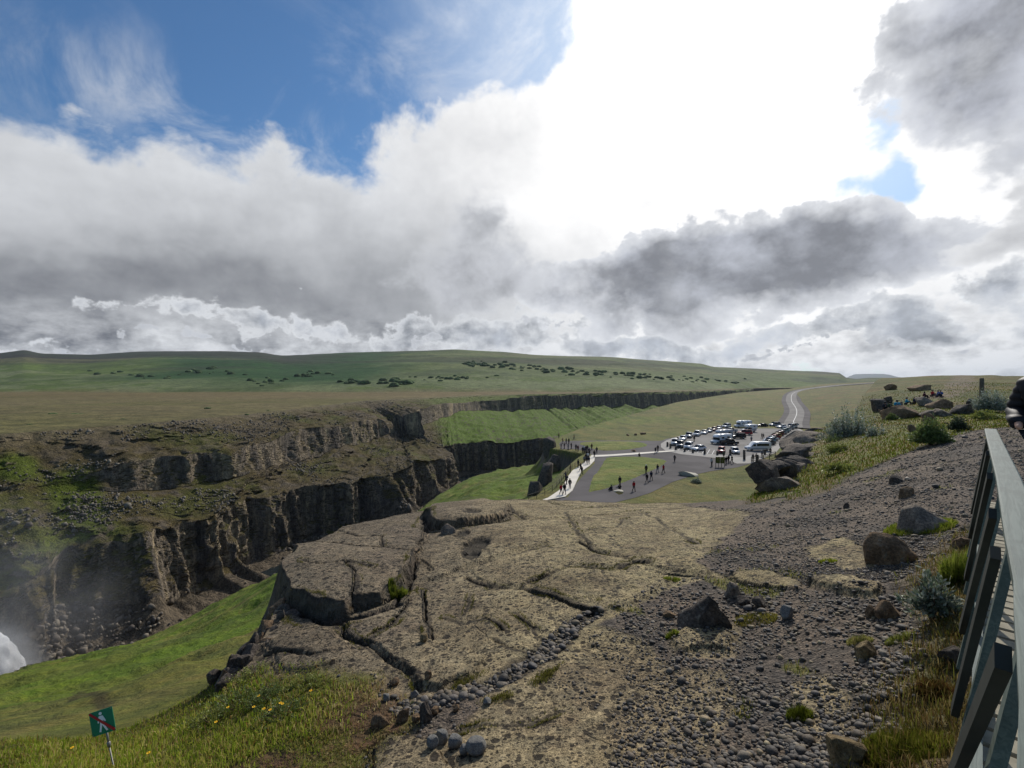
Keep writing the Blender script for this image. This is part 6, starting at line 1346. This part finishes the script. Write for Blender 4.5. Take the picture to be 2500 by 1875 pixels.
# ================================================================ PEOPLE ON THE HILLSIDE, LONE POST
for i, (u, v, jk, tr, hr, lab) in enumerate([(2186,998,'cyan','charcoal',0,'person in dark cyan sitting low at the left of the hillside outcrop'),(2208,988,'cyan','black',1,'person in bright cyan sitting on the hillside outcrop'),(2228,986,'navy','black',2,'fair haired person in navy sitting left of the pair on the outcrop'),(2240,982,'charcoal','black',2,'fair haired person in dark grey sitting right of the pair on the outcrop'),
    (2252,972,'maroon','black',0,'person in maroon sitting between the pair and the top of the outcrop'),(2272,968,'red','charcoal',1,'person in a red top sitting highest on the outcrop'),(2285,969,'blue','navy',0,'person in a blue jacket sitting beside the red top'),(2294,969,'blue','charcoal',1,'second person in blue, at the right end of the sitting people'),(2156,1002,'charcoal','black',0,'person in dark clothes sitting at the far left of the outcrop'),(2168,1002,'green','black',0,'person in green sitting beside the one at the far left')]):
    x, y, z = hit(u, v + 2); person('sit', (x, y - .2, z + .15), math.radians(rs.uniform(120, 240)), jk, tr, hr, lab, 'people sitting on the hillside rocks', 1.0)
x, y, z = hit(2397, 1000); hp = 77 * y / F
MB().lathe([(4.8 * y / F, -.2), (4.6 * y / F, hp * .5), (4.3 * y / F, hp * .97), (3.4 * y / F, hp)], 10).build('wooden_post', M_wood, None, True, label='lone weathered wooden post standing in the grass above the railing', cat='post', loc=(x, y, z))

# ================================================================ GREEN SIGN
ysg = 5.9; sa_ = math.radians(16); O = Vector(((250 - CU) / F * ysg, ysg, -(1762 - CV) / F * ysg)); ssz = .285
sg = add('no_walking_sign', None, label='green square sign with a crossed out white walking figure on a thin leaning pole', cat='sign', loc=tuple(O)); sg.rotation_euler = (math.radians(-8), -sa_, math.radians(4))
M_sg = simple('sign_green', srgb(18, 118, 84), .4, .06, 9); M_sw = simple('sign_white', srgb(226, 228, 224), .45, .05, 9); M_sr = simple('sign_red', srgb(176, 40, 44), .45, .06, 9); M_gal = simple('galvanised', srgb(126, 124, 118), .5, .15, 20, .4, .5)
MB().box((0, 0, 0), (ssz, .006, ssz), 0, 0).build('plate', M_sg, sg)
fig = MB()
def flatpoly(mb, pts, y0, t=.003):
    n = len(pts); mb.poly([(px_ * ssz, y0, pz_ * ssz) for px_, pz_ in pts] + [(px_ * ssz, y0 - t, pz_ * ssz) for px_, pz_ in pts], [tuple(range(n)), tuple(range(2 * n - 1, n - 1, -1))] + [(i, (i + 1) % n, n + (i + 1) % n, n + i) for i in range(n)])
flatpoly(fig, [(-.02 + .065 * math.cos(a), .36 + .065 * math.sin(a)) for a in np.linspace(0, 6.28, 14)[:-1]], -.0035)
flatpoly(fig, [(-.10,.26),(.06,.27),(.12,.14),(.17,.02),(.13,-.01),(.06,.10),(.05,-.06),(.12,-.20),(.20,-.38),(.13,-.40),(.04,-.22),(-.01,-.12),(-.05,-.24),(-.10,-.40),(-.17,-.38),(-.12,-.20),(-.09,-.06),(-.09,.10),(-.15,-.02),(-.19,.01),(-.15,.14)], -.0035)
fig.build('walking_figure', M_sw, sg)
rb = MB(); flatpoly(rb, [(-.50,.44),(-.44,.50),(.50,-.40),(.50,-.44),(.44,-.50)], -.0068); rb.build('red_bar', M_sr, sg)
MB().tube([(.02, .012, -ssz * .5 + .06), (.02, .012, -ssz * .5 - .18)], .012, 8).tube([(.02, .012, -ssz * .5 - .16), (.06, .012, -1.35)], .008, 8).build('pole', M_gal, sg, True)
MB().lathe([(.014, -.03), (.02, -.02), (.02, .02), (.014, .03)], 10, (.02, .012, -ssz * .5 - .14)).build('clamp', M_gal, sg, True)
for i, (a, b) in enumerate([(-.45, .45), (.45, .45), (.45, -.45), (-.45, -.45)]): MB().lathe([(.006, -.002), (.006, .002)], 8, (a * ssz, -.006, b * ssz), 'y').build('rivet', M_gal, sg)

# ================================================================ RAILING AND BOARDWALK
m, nt = newmat('grey_green_stain'); tc = nt.n('ShaderNodeTexCoord').outputs['Object']
mpw = nt.n('ShaderNodeMapping'); nt.t.links.new(tc, mpw.inputs[0]); mpw.inputs['Rotation'].default_value = (0, 0, math.radians(-45)); mpw2 = nt.n('ShaderNodeMapping'); nt.t.links.new(mpw.outputs[0], mpw2.inputs[0]); mpw2.inputs['Scale'].default_value = (.5, 9, 9)
gn = nt.noise(mpw2.outputs[0], 5, 6, .6, 1.2); g2_ = nt.noise(tc, 3.0, 5, .6); kn = nt.vor(mpw.outputs[0], 2.2).outputs['Distance']
c = nt.mixc(nt.ramp(gn, .35, .65), tuple(srgb(78, 90, 84)), tuple(srgb(98, 109, 102))); c = nt.mixc(nt.ramp(g2_, .5, .62, 0, .5), c, tuple(srgb(70, 80, 75))); c = nt.mixc(nt.ramp(kn, .0, .045, .8, 0), c, tuple(srgb(66, 66, 56)))
principled(nt, c, .62, gn, .25, .004, .3); M_rail = m
M_rail_shade = simple('shaded_rail', srgb(46, 50, 46), .7, .2, 6, .3, 0, .3, .005)  # shade on the braces is put in by this darker colour
RD = Vector((1, 1, 0)).normalized(); RN = Vector((-1, 1, 0)).normalized()     # along the rail, outward
def RP_(t, off=0.0, z=0.0): return Vector((0.010, -0.010, 0)) * 1.0 + RD * t + RN * off + Vector((0, 0, z))
rl = add('wooden_railing', None, label='grey green painted wooden railing running away along the boardwalk at right', cat='railing')
ZC = -.60; T0, T1 = -1.6, 9.02
def kid(mb, nm): return mb.build(nm, M_rail, rl)
tr_ = MB(); n_ = 40
vs = []
for i in range(n_ + 1):
    t = mix(T0, T1, i / n_); wb = .004 * math.sin(i * 1.7)
    e_ = float(np.interp(t / 1.41421, [0, .73, .83, .99, 1.26, 1.52, 1.93, 3.12, 6.3], [-.02, -.0205, -.028, -.038, -.042, -.053, -.047, -.046, 0])); 
    for o, z in ((-.058, -.022), (-.058, .016), (-.050, .022), (.050, .022), (.058, .016), (.058, -.022)): vs.append(tuple(RP_(t, o - .058 + e_, ZC - .022 + z)))
fs = [(i * 6 + j, i * 6 + (j + 1) % 6, (i + 1) * 6 + (j + 1) % 6, (i + 1) * 6 + j) for i in range(n_) for j in range(6)] + [tuple(range(6)), tuple(range(n_ * 6, n_ * 6 + 6))]
tr_.poly(vs, fs); kid(tr_, 'top_rail')
OF = lambda h: -.105 + .17 * h                # the fence leans outwards a little towards its foot
kid(MB().bar(RP_(T0, OF(.06), ZC - .062), RP_(T1, OF(.06) + .03, ZC - .062), .04, .035), 'upper_rail'); kid(MB().bar(RP_(T0, OF(1.0) - .03, ZC - .98), RP_(T1, OF(1.0) - .03, ZC - .98), .04, .10), 'bottom_rail')
for t in (2.05, 3.15, 4.7, 6.4, 7.8, 8.95): kid(MB().bar(RP_(t, OF(1.4), ZC - 1.45), RP_(t, OF(.04), ZC - .045), .085, .035, RN), 'post')
for ta, tb in ((1.0, 1.9), (1.62, 2.62), (2.60, 3.28), (3.38, 4.40), (4.75, 5.6), (6.3, 7.15), (7.6, 8.5)): MB().bar(RP_(ta, -.02, ZC - .05), RP_(tb, .115, ZC - 1.06), .062, .03, RN).build('brace', M_rail_shade, rl)
bw = add('boardwalk', None, kind='structure', label='wooden boardwalk behind the railing', cat='boardwalk')
dk_ = MB(); rs2 = random.Random(4); t = -2.0
while t < 9.4: dk_.bar(RP_(t, .05 + rs2.uniform(-.01, .01), ZC - 1.05 + rs2.uniform(-.003, .003)), RP_(t, -2.3, ZC - 1.05 + rs2.uniform(-.003, .003)), .112, .036); t += .15
dk_.build('deck', simple('deck_plank', srgb(150, 142, 122), .85, .2, 7, .3, 0, .3, .01), bw)
bm_ = MB(); bm_.bar(RP_(-2, -.2, ZC - 1.17), RP_(9.4, -.2, ZC - 1.17), .06, .18).bar(RP_(-2, -2.1, ZC - 1.17), RP_(9.4, -2.1, ZC - 1.17), .06, .18); bm_.build('beam', M_wood, bw)
# person in a quilted jacket leaning at the far end of the railing
POSES['rail'] = dict(hip=.93, lk=(-.10,.03,.5), la=(-.12,-.02,.08), rk=(.10,.02,.5), ra=(.12,.0,.08), le=(-.29,.02,1.15), lh=(-.13,.27,1.03), re=(.29,.02,1.15), rh=(.10,.29,1.04), lean=.03)
PM['rail'] = person_mesh('rail')
pj = PM['rail']['jacket']; n_ = len(pj.vertices); co = np.zeros(n_ * 3, np.float32); pj.vertices.foreach_get('co', co)
bm = bmesh.new(); bm.from_mesh(pj); bmesh.ops.subdivide_edges(bm, edges=bm.edges[:], cuts=3, use_grid_fill=True, smooth=.6); bm.to_mesh(pj); bm.free()
n_ = len(pj.vertices); co = np.zeros(n_ * 3, np.float32); no = np.zeros(n_ * 3, np.float32); pj.vertices.foreach_get('co', co); pj.vertices.foreach_get('normal', no); co = co.reshape(-1, 3); no = no.reshape(-1, 3)
co += no * (.016 * np.abs(np.sin(co[:, 2:3] * 42)) ** .6 + .006); pj.vertices.foreach_set('co', co.ravel()); pj.polygons.foreach_set('use_smooth', [True] * len(pj.polygons)); pj.update()
M_puff = simple('quilted_jacket', srgb(24, 23, 29), .62, .15, 6, .3)
yp = 5.3; pr_ = person('rail', (6.10, yp, ZC - 1.03), math.radians(100), 'black', 'charcoal', 0, 'person in a dark quilted jacket leaning at the far end of the railing', None, 1.13)
for c_ in pr_.children:
    if c_.name.startswith('jacket'): c_.material_slots[0].material = M_puff

# ================================================================ FALLING WATER AND ITS SPRAY
def puff(name, size, loc, dens, nsc, lab, r0=.2, an=.3, thr=(.32, .7), kind='stuff'):
    v, f = ICO[3]; me = mesh(name, v * np.array(size), f); m = bpy.data.materials.new(name + '_air'); m.use_nodes = True; nt = NT(m.node_tree); tc = nt.n('ShaderNodeTexCoord').outputs['Object']
    ln = nt.n('ShaderNodeVectorMath', _operation='LENGTH'); mpp = nt.n('ShaderNodeMapping'); nt.t.links.new(tc, mpp.inputs[0]); mpp.inputs['Scale'].default_value = tuple(1 / a for a in size); nt.t.links.new(mpp.outputs[0], ln.inputs[0])
    fall = nt.ramp(ln.outputs['Value'], 1.0, r0); dn = nt.math('MULTIPLY', nt.math('MULTIPLY', fall, nt.ramp(nt.noise(tc, nsc, 5, .6), *thr)), dens)
    vo = nt.n('ShaderNodeVolumePrincipled'); vo.inputs['Color'].default_value = (.96, .97, .99, 1); nt.t.links.new(dn, vo.inputs['Density']); vo.inputs['Anisotropy'].default_value = an; o_ = nt.n('ShaderNodeOutputMaterial'); nt.t.links.new(vo.outputs[0], o_.inputs['Volume'])
    add(name, me, m, loc=loc, kind=kind, label=lab, cat=name)
puff('spray', (28, 18, 28), (-98, 90, -46), .035, .09, 'fine spray drifting up from the falls against the cliff')
v, f = ICO[5]; v = v.copy(); v = v * (1 + .22 * fbm(v[:, 0] * 2.2, v[:, 1] * 2.2, v[:, 2] * 1.2, 6, 800, .6)[:, None]); yw = 78
me = mesh('waterfall', v * np.array([6.2, 5.5, 8.0]), f)
m, nt = newmat('white_water'); tc = nt.n('ShaderNodeTexCoord').outputs['Object']; nz = nt.noise(tc, .5, 6, .6)
principled(nt, nt.mixc(nt.ramp(nz, .3, .7), (.90, .92, .94), (.98, .98, .98)), .9, nz, .3, .3, .1)
add('waterfall', me, m, loc=((-68 - CU) / F * yw, yw, -(1672 - CV) / F * yw), label='white foaming water of the falls at the lower left edge', cat='waterfall')
puff('spray', (11, 9, 12), ((-50 - CU) / F * 76, 75, -(1672 - CV) / F * 76), .42, .3, 'dense white spray boiling over the falls at the lower left edge', .3, .3, (.25, .65))
# ================================================================ SKY, SUN, CAMERA
w = bpy.data.worlds.new("World"); SC.world = w; w.use_nodes = True
nt = NT(w.node_tree)
sky = nt.n('ShaderNodeTexSky', _sky_type='NISHITA'); sky.sun_disc = False
sky.sun_elevation = SUN_EL; sky.sun_rotation = SUN_AZ; sky.altitude = 200; sky.air_density = 1.0; sky.dust_density = .6; sky.ozone_density = 1.4
dirn = nt.n('ShaderNodeTexCoord').outputs['Generated']
sep = nt.n('ShaderNodeSeparateXYZ'); nt.t.links.new(dirn, sep.inputs[0]); dx, dy, dz = sep.outputs
# bearing (radians, + to the right) and height above the horizon of the looked-at direction
az = nt.math('ARCTAN2', dx, dy); el = nt.math('ARCSINE', dz)
# clouds live on a warped dome: flatter towards the horizon
hz = nt.math('MAXIMUM', nt.math('ADD', dz, .09), .02)
px = nt.math('DIVIDE', dx, hz); py = nt.math('DIVIDE', dy, hz)
dome = nt.n('ShaderNodeCombineXYZ', X=px, Y=py, Z=0.0).outputs[0]
ae = nt.n('ShaderNodeCombineXYZ', X=nt.math('MULTIPLY', az, 1.0), Y=nt.math('MULTIPLY', el, 1.2), Z=3.0).outputs[0]
wn = nt.n('ShaderNodeTexNoise', Scale=3.2, Detail=5, Roughness=.6); nt.t.links.new(ae, wn.inputs['Vector'])
def off(i, amt):
    s_ = nt.n('ShaderNodeSeparateColor'); nt.t.links.new(wn.outputs['Color'], s_.inputs[0]); return nt.math('MULTIPLY', nt.math('SUBTRACT', s_.outputs[i], .5), amt)
azw = nt.math('ADD', az, off(0, .30)); elw = nt.math('ADD', el, off(1, .24))
def blob(u, v, su, sv, amp, warped=True, rot=0.0):
    """soft elliptical bank of cloud centred on the bearing / height of a photo pixel; su, sv in photo pixels"""
    x = (u - CU) / F; z = (CV - v) / F
    a0 = math.atan2(x, 1); e0 = math.atan2(z, math.hypot(x, 1))
    ka = F * (1 + x * x); ke = F * math.hypot(1, x) * (1 + z * z / (1 + x * x))
    A_ = nt.math('SUBTRACT', azw if warped else az, a0); E_ = nt.math('SUBTRACT', elw if warped else el, e0)
    if rot:
        c_, s_ = math.cos(rot), math.sin(rot)
        A2 = nt.math('ADD', nt.math('MULTIPLY', A_, c_), nt.math('MULTIPLY', E_, s_)); E_ = nt.math('SUBTRACT', nt.math('MULTIPLY', E_, c_), nt.math('MULTIPLY', A_, s_)); A_ = A2
    A_ = nt.math('MULTIPLY', A_, ka / su); E_ = nt.math('MULTIPLY', E_, ke / sv)
    r2 = nt.math('ADD', nt.math('MULTIPLY', A_, A_), nt.math('MULTIPLY', E_, E_))
    return nt.math('MULTIPLY', nt.math('EXPONENT', nt.math('MULTIPLY', r2, -1.0)), amp)
def total(bl, start=0.0):
    t = start
    for b in bl: t = nt.math('ADD', t, blob(*b))
    return t
n_hi = nt.n('ShaderNodeTexNoise', Scale=5.0, Detail=9, Roughness=.60, Distortion=.25); nt.t.links.new(ae, n_hi.inputs['Vector'])
n_lo = nt.n('ShaderNodeTexNoise', Scale=2.2, Detail=4, Roughness=.5); nt.t.links.new(ae, n_lo.inputs['Vector'])
mpd = nt.n('ShaderNodeMapping'); nt.t.links.new(ae, mpd.inputs[0]); mpd.inputs['Scale'].default_value = (1, 1.6, 1)
n_lw = nt.n('ShaderNodeTexNoise', Scale=12.0, Detail=8, Roughness=.62); nt.t.links.new(mpd.outputs[0], n_lw.inputs['Vector'])
lowm = nt.ramp(el, .17, .05)                       # near the horizon the clouds are small and flat
tex = nt.math('ADD', nt.math('MULTIPLY', n_hi.outputs['Fac'], nt.math('SUBTRACT', 1.0, lowm)), nt.math('MULTIPLY', n_lw.outputs['Fac'], lowm))
# how much cloud
cov = total([ # (u, v, su, sv, amount)
 (200,650,800,215,.8),(900,560,500,250,.8),(1550,250,400,400,1.1),(1850,100,350,320,.9),(2380,130,300,280,.9),(2450,600,260,330,.7),
 (1780,610,460,200,.9),(1250,820,1100,130,.62),(300,820,700,100,.6),(2300,870,600,100,.55),(1120,330,180,110,.55),(0,450,260,80,.45),
 (3500,400,900,700,.7),(-900,500,700,500,.7),(1250,-700,900,300,.25),
 (350,80,900,220,-1.15),(1290,70,230,110,-.75),(2150,450,130,75,-1.1),(2180,300,60,90,-.7),(2440,715,150,50,-.9),(2190,235,90,60,-.6),(1100,80,170,130,-.45)], .10)
dens = nt.math('ADD', cov, nt.math('MULTIPLY', nt.math('SUBTRACT', tex, .5), 2.1))
alpha = nt.ramp(dens, .10, .56)
wisp = nt.n('ShaderNodeTexNoise', Scale=2.4, Detail=7, Roughness=.65, Distortion=.6); mpw = nt.n('ShaderNodeMapping'); nt.t.links.new(ae, mpw.inputs[0]); mpw.inputs['Scale'].default_value = (1.6, 2.2, 1); mpw.inputs['Rotation'].default_value = (0, 0, .7); nt.t.links.new(mpw.outputs[0], wisp.inputs['Vector'])
veil = nt.math('MULTIPLY', nt.ramp(wisp.outputs['Fac'], .44, .72), total([(650,330,500,130,.55),(250,250,350,150,.22),(1050,120,250,200,.4),(1400,60,200,150,.5)]))
alpha = nt.math('MAXIMUM', alpha, veil)
sunv = (math.sin(SUN_AZ) * math.cos(SUN_EL), math.cos(SUN_AZ) * math.cos(SUN_EL), math.sin(SUN_EL))
dt = nt.n('ShaderNodeVectorMath', _operation='DOT_PRODUCT'); nrm = nt.n('ShaderNodeVectorMath', _operation='NORMALIZE'); nt.t.links.new(dirn, nrm.inputs[0]); nt.t.links.new(nrm.outputs[0], dt.inputs[0]); dt.inputs[1].default_value = sunv
glow = nt.ramp(dt.outputs['Value'], .72, .98); glow2 = nt.ramp(dt.outputs['Value'], .955, .998)
dark = total([(100,730,560,120,.56),(600,740,520,95,.46),(850,650,420,150,.34),(1120,600,260,170,.24),(-300,650,400,180,.35),(300,560,700,110,.14),
 (1300,350,140,110,.16),(3300,500,500,500,.5),(700,850,700,26,.30),(2100,880,500,24,.15)], 0.0)
def shifted(d, sc, det, rough=.58):
    m_ = nt.n('ShaderNodeMapping'); nt.t.links.new(ae, m_.inputs[0]); m_.inputs['Location'].default_value = d
    t_ = nt.n('ShaderNodeTexNoise', Scale=sc, Detail=det, Roughness=rough, Distortion=.1); nt.t.links.new(m_.outputs[0], t_.inputs['Vector']); return t_.outputs['Fac']
r1 = nt.math('SUBTRACT', shifted((0, 0, 0), 5.0, 8), shifted((.035, .045, 0), 5.0, 8))
r2 = nt.math('SUBTRACT', shifted((0, 0, 4), 16.0, 6), shifted((.010, .014, 4), 16.0, 6))
relief = nt.math('ADD', nt.math('MULTIPLY', r1, .45), nt.math('MULTIPLY', r2, nt.math('ADD', .16, nt.math('MULTIPLY', lowm, .9))))
mid = nt.n('ShaderNodeTexNoise', Scale=4.0, Detail=8, Roughness=.56); nt.t.links.new(ae, mid.inputs['Vector'])
shade = nt.math('ADD', dark, nt.math('MULTIPLY', nt.math('SUBTRACT', mid.outputs['Fac'], .5), .8)); shade = nt.math('ADD', shade, nt.math('MULTIPLY', nt.math('SUBTRACT', n_lw.outputs['Fac'], .5), nt.math('MULTIPLY', lowm, 2.8)))
shade = nt.math('ADD', shade, relief); shade = nt.ramp(shade, -.08, 1.05, smooth=False)
lit = nt.mixc(glow, (.76, .78, .81), (1.22, 1.21, 1.20))
grey = nt.mixc(glow, (.12, .128, .15), (.34, .36, .40))
ccol = nt.mixc(shade, lit, grey)
ccol = nt.mixc(glow2, ccol, (2.4, 2.35, 2.25))
# nearer cumulus seen against the light: crisp outline, bright rim, grey heart
def cumulus(under, blobs, heart, rimc, lo=.40, soft=.10, seed=0.0, depth=.5, sc=6.5, amp=1.5):
    d2 = nt.math('ADD', total(blobs), nt.math('MULTIPLY', nt.math('SUBTRACT', shifted((seed, 0, seed), sc, 10, .60), .5), amp))
    a2 = nt.ramp(d2, lo, lo + soft)
    core = nt.math('ADD', nt.ramp(d2, lo + .02, lo + depth, smooth=False), nt.math('MULTIPLY', r1, .9))
    core = nt.math('ADD', core, nt.math('MULTIPLY', r2, .35), clamp=True)
    hv = nt.mixc(nt.math('ADD', nt.ramp(shifted((seed, 2, seed), 6.0, 8, .58), .34, .70), nt.math('MULTIPLY', r2, .8), clamp=True), tuple(c_ * .70 for c_ in heart), tuple(min(1, c_ * 1.7) for c_ in heart))
    return nt.mixc(a2, under, nt.mixc(core, rimc, hv))
BGS = .10
skc = nt.n('ShaderNodeVectorMath', _operation='SCALE'); nt.t.links.new(sky.outputs[0], skc.inputs[0]); skc.inputs['Scale'].default_value = BGS
tint = nt.mixc(1.0, skc.outputs[0], (.50, .78, 1.0), 'MULTIPLY')
tint = nt.mixc(nt.ramp(dt.outputs['Value'], .8, .99, 0, .5), tint, (.95, 1.05, 1.2))
fin = nt.mixc(alpha, tint, ccol)
low_b = [(600,800,420,36,.50),(1150,800,330,60,.72),(1600,850,420,40,.66),(2200,800,330,70,.66),(120,835,400,20,.42),(2450,690,150,50,.5)]
fin = cumulus(fin, low_b, (.36, .385, .43), (.80, .82, .85), seed=2.2, lo=.38, soft=.17, depth=.5, sc=15, amp=1.9)
fin = cumulus(fin, [(1900,585,330,100,.74),(1560,700,300,100,.75),(2080,680,320,85,.70),(1750,650,500,80,.3),(1700,800,300,40,.35)], (.32, .335, .375), (.80, .82, .86), seed=1.3)
fin = cumulus(fin, [(2480,40,400,260,1.1),(2560,320,230,200,.8),(2250,30,160,120,.5)], (.35, .365, .41), (.84, .86, .90), seed=4.1, soft=.25, depth=.7)
fin = cumulus(fin, [(2350,630,260,60,.62),(2520,520,120,140,.5)], (.33, .335, .35), (.85, .86, .88), seed=7.7, soft=.2, depth=.6)
fin = cumulus(fin, [(1170,570,260,150,.62),(1080,680,320,70,.5)], (.36, .37, .40), (.66, .68, .72), seed=9.2, soft=.35, depth=.7)
fin = cumulus(fin, [(480,860,420,14,.5),(1000,830,300,18,.5),(1900,870,500,16,.5),(1350,770,160,30,.45)], (.30, .32, .36), (.62, .64, .68), seed=5.5, lo=.42, soft=.08, depth=.5, sc=18, amp=1.7)
bg = nt.n('ShaderNodeBackground', Strength=1.0); nt.t.links.new(fin, bg.inputs[0])
out = nt.n('ShaderNodeOutputWorld'); nt.t.links.new(bg.outputs[0], out.inputs[0])
w.cycles.sampling_method = 'MANUAL'; w.cycles.sample_map_resolution = 512

# the air between here and the hills
hb = MB().box((0, 14700, 175), (30000, 30600, 492)).mesh('haze'); hm = bpy.data.materials.new('haze_air'); hm.use_nodes = True; ht_ = NT(hm.node_tree)
hv_ = ht_.n('ShaderNodeVolumePrincipled', Density=3.2e-5, Anisotropy=.2); hv_.inputs['Color'].default_value = (.80, .88, 1, 1); ho_ = ht_.n('ShaderNodeOutputMaterial'); ht_.t.links.new(hv_.outputs[0], ho_.inputs['Volume'])
add('haze', hb, hm, kind='stuff', label='thin blue haze in the distance', cat='haze')
sd = bpy.data.lights.new('sun', 'SUN'); sd.energy = 3.5; sd.angle = math.radians(.6); sd.color = (1, .95, .87)
so = bpy.data.objects.new('sun', sd); COL.objects.link(so)
so.rotation_euler = Vector(sunv).to_track_quat('Z', 'Y').to_euler()

cd = bpy.data.cameras.new('camera'); cam = bpy.data.objects.new('camera', cd); COL.objects.link(cam); SC.camera = cam
cd.sensor_width = 36; cd.lens = 36 * F / 2500; cd.clip_start = .02; cd.clip_end = 60000
cam.location = (0, 0, 0); cam.rotation_euler = (math.radians(90), 0, 0)
SC.view_settings.view_transform = 'Standard'; SC.view_settings.look = 'None'; SC.view_settings.exposure = 0; SC.view_settings.gamma = 1
SC.cycles.use_denoising = True
SC.cycles.max_bounces = 5; SC.cycles.diffuse_bounces = 2; SC.cycles.glossy_bounces = 2; SC.cycles.transparent_max_bounces = 6; SC.cycles.volume_bounces = 0
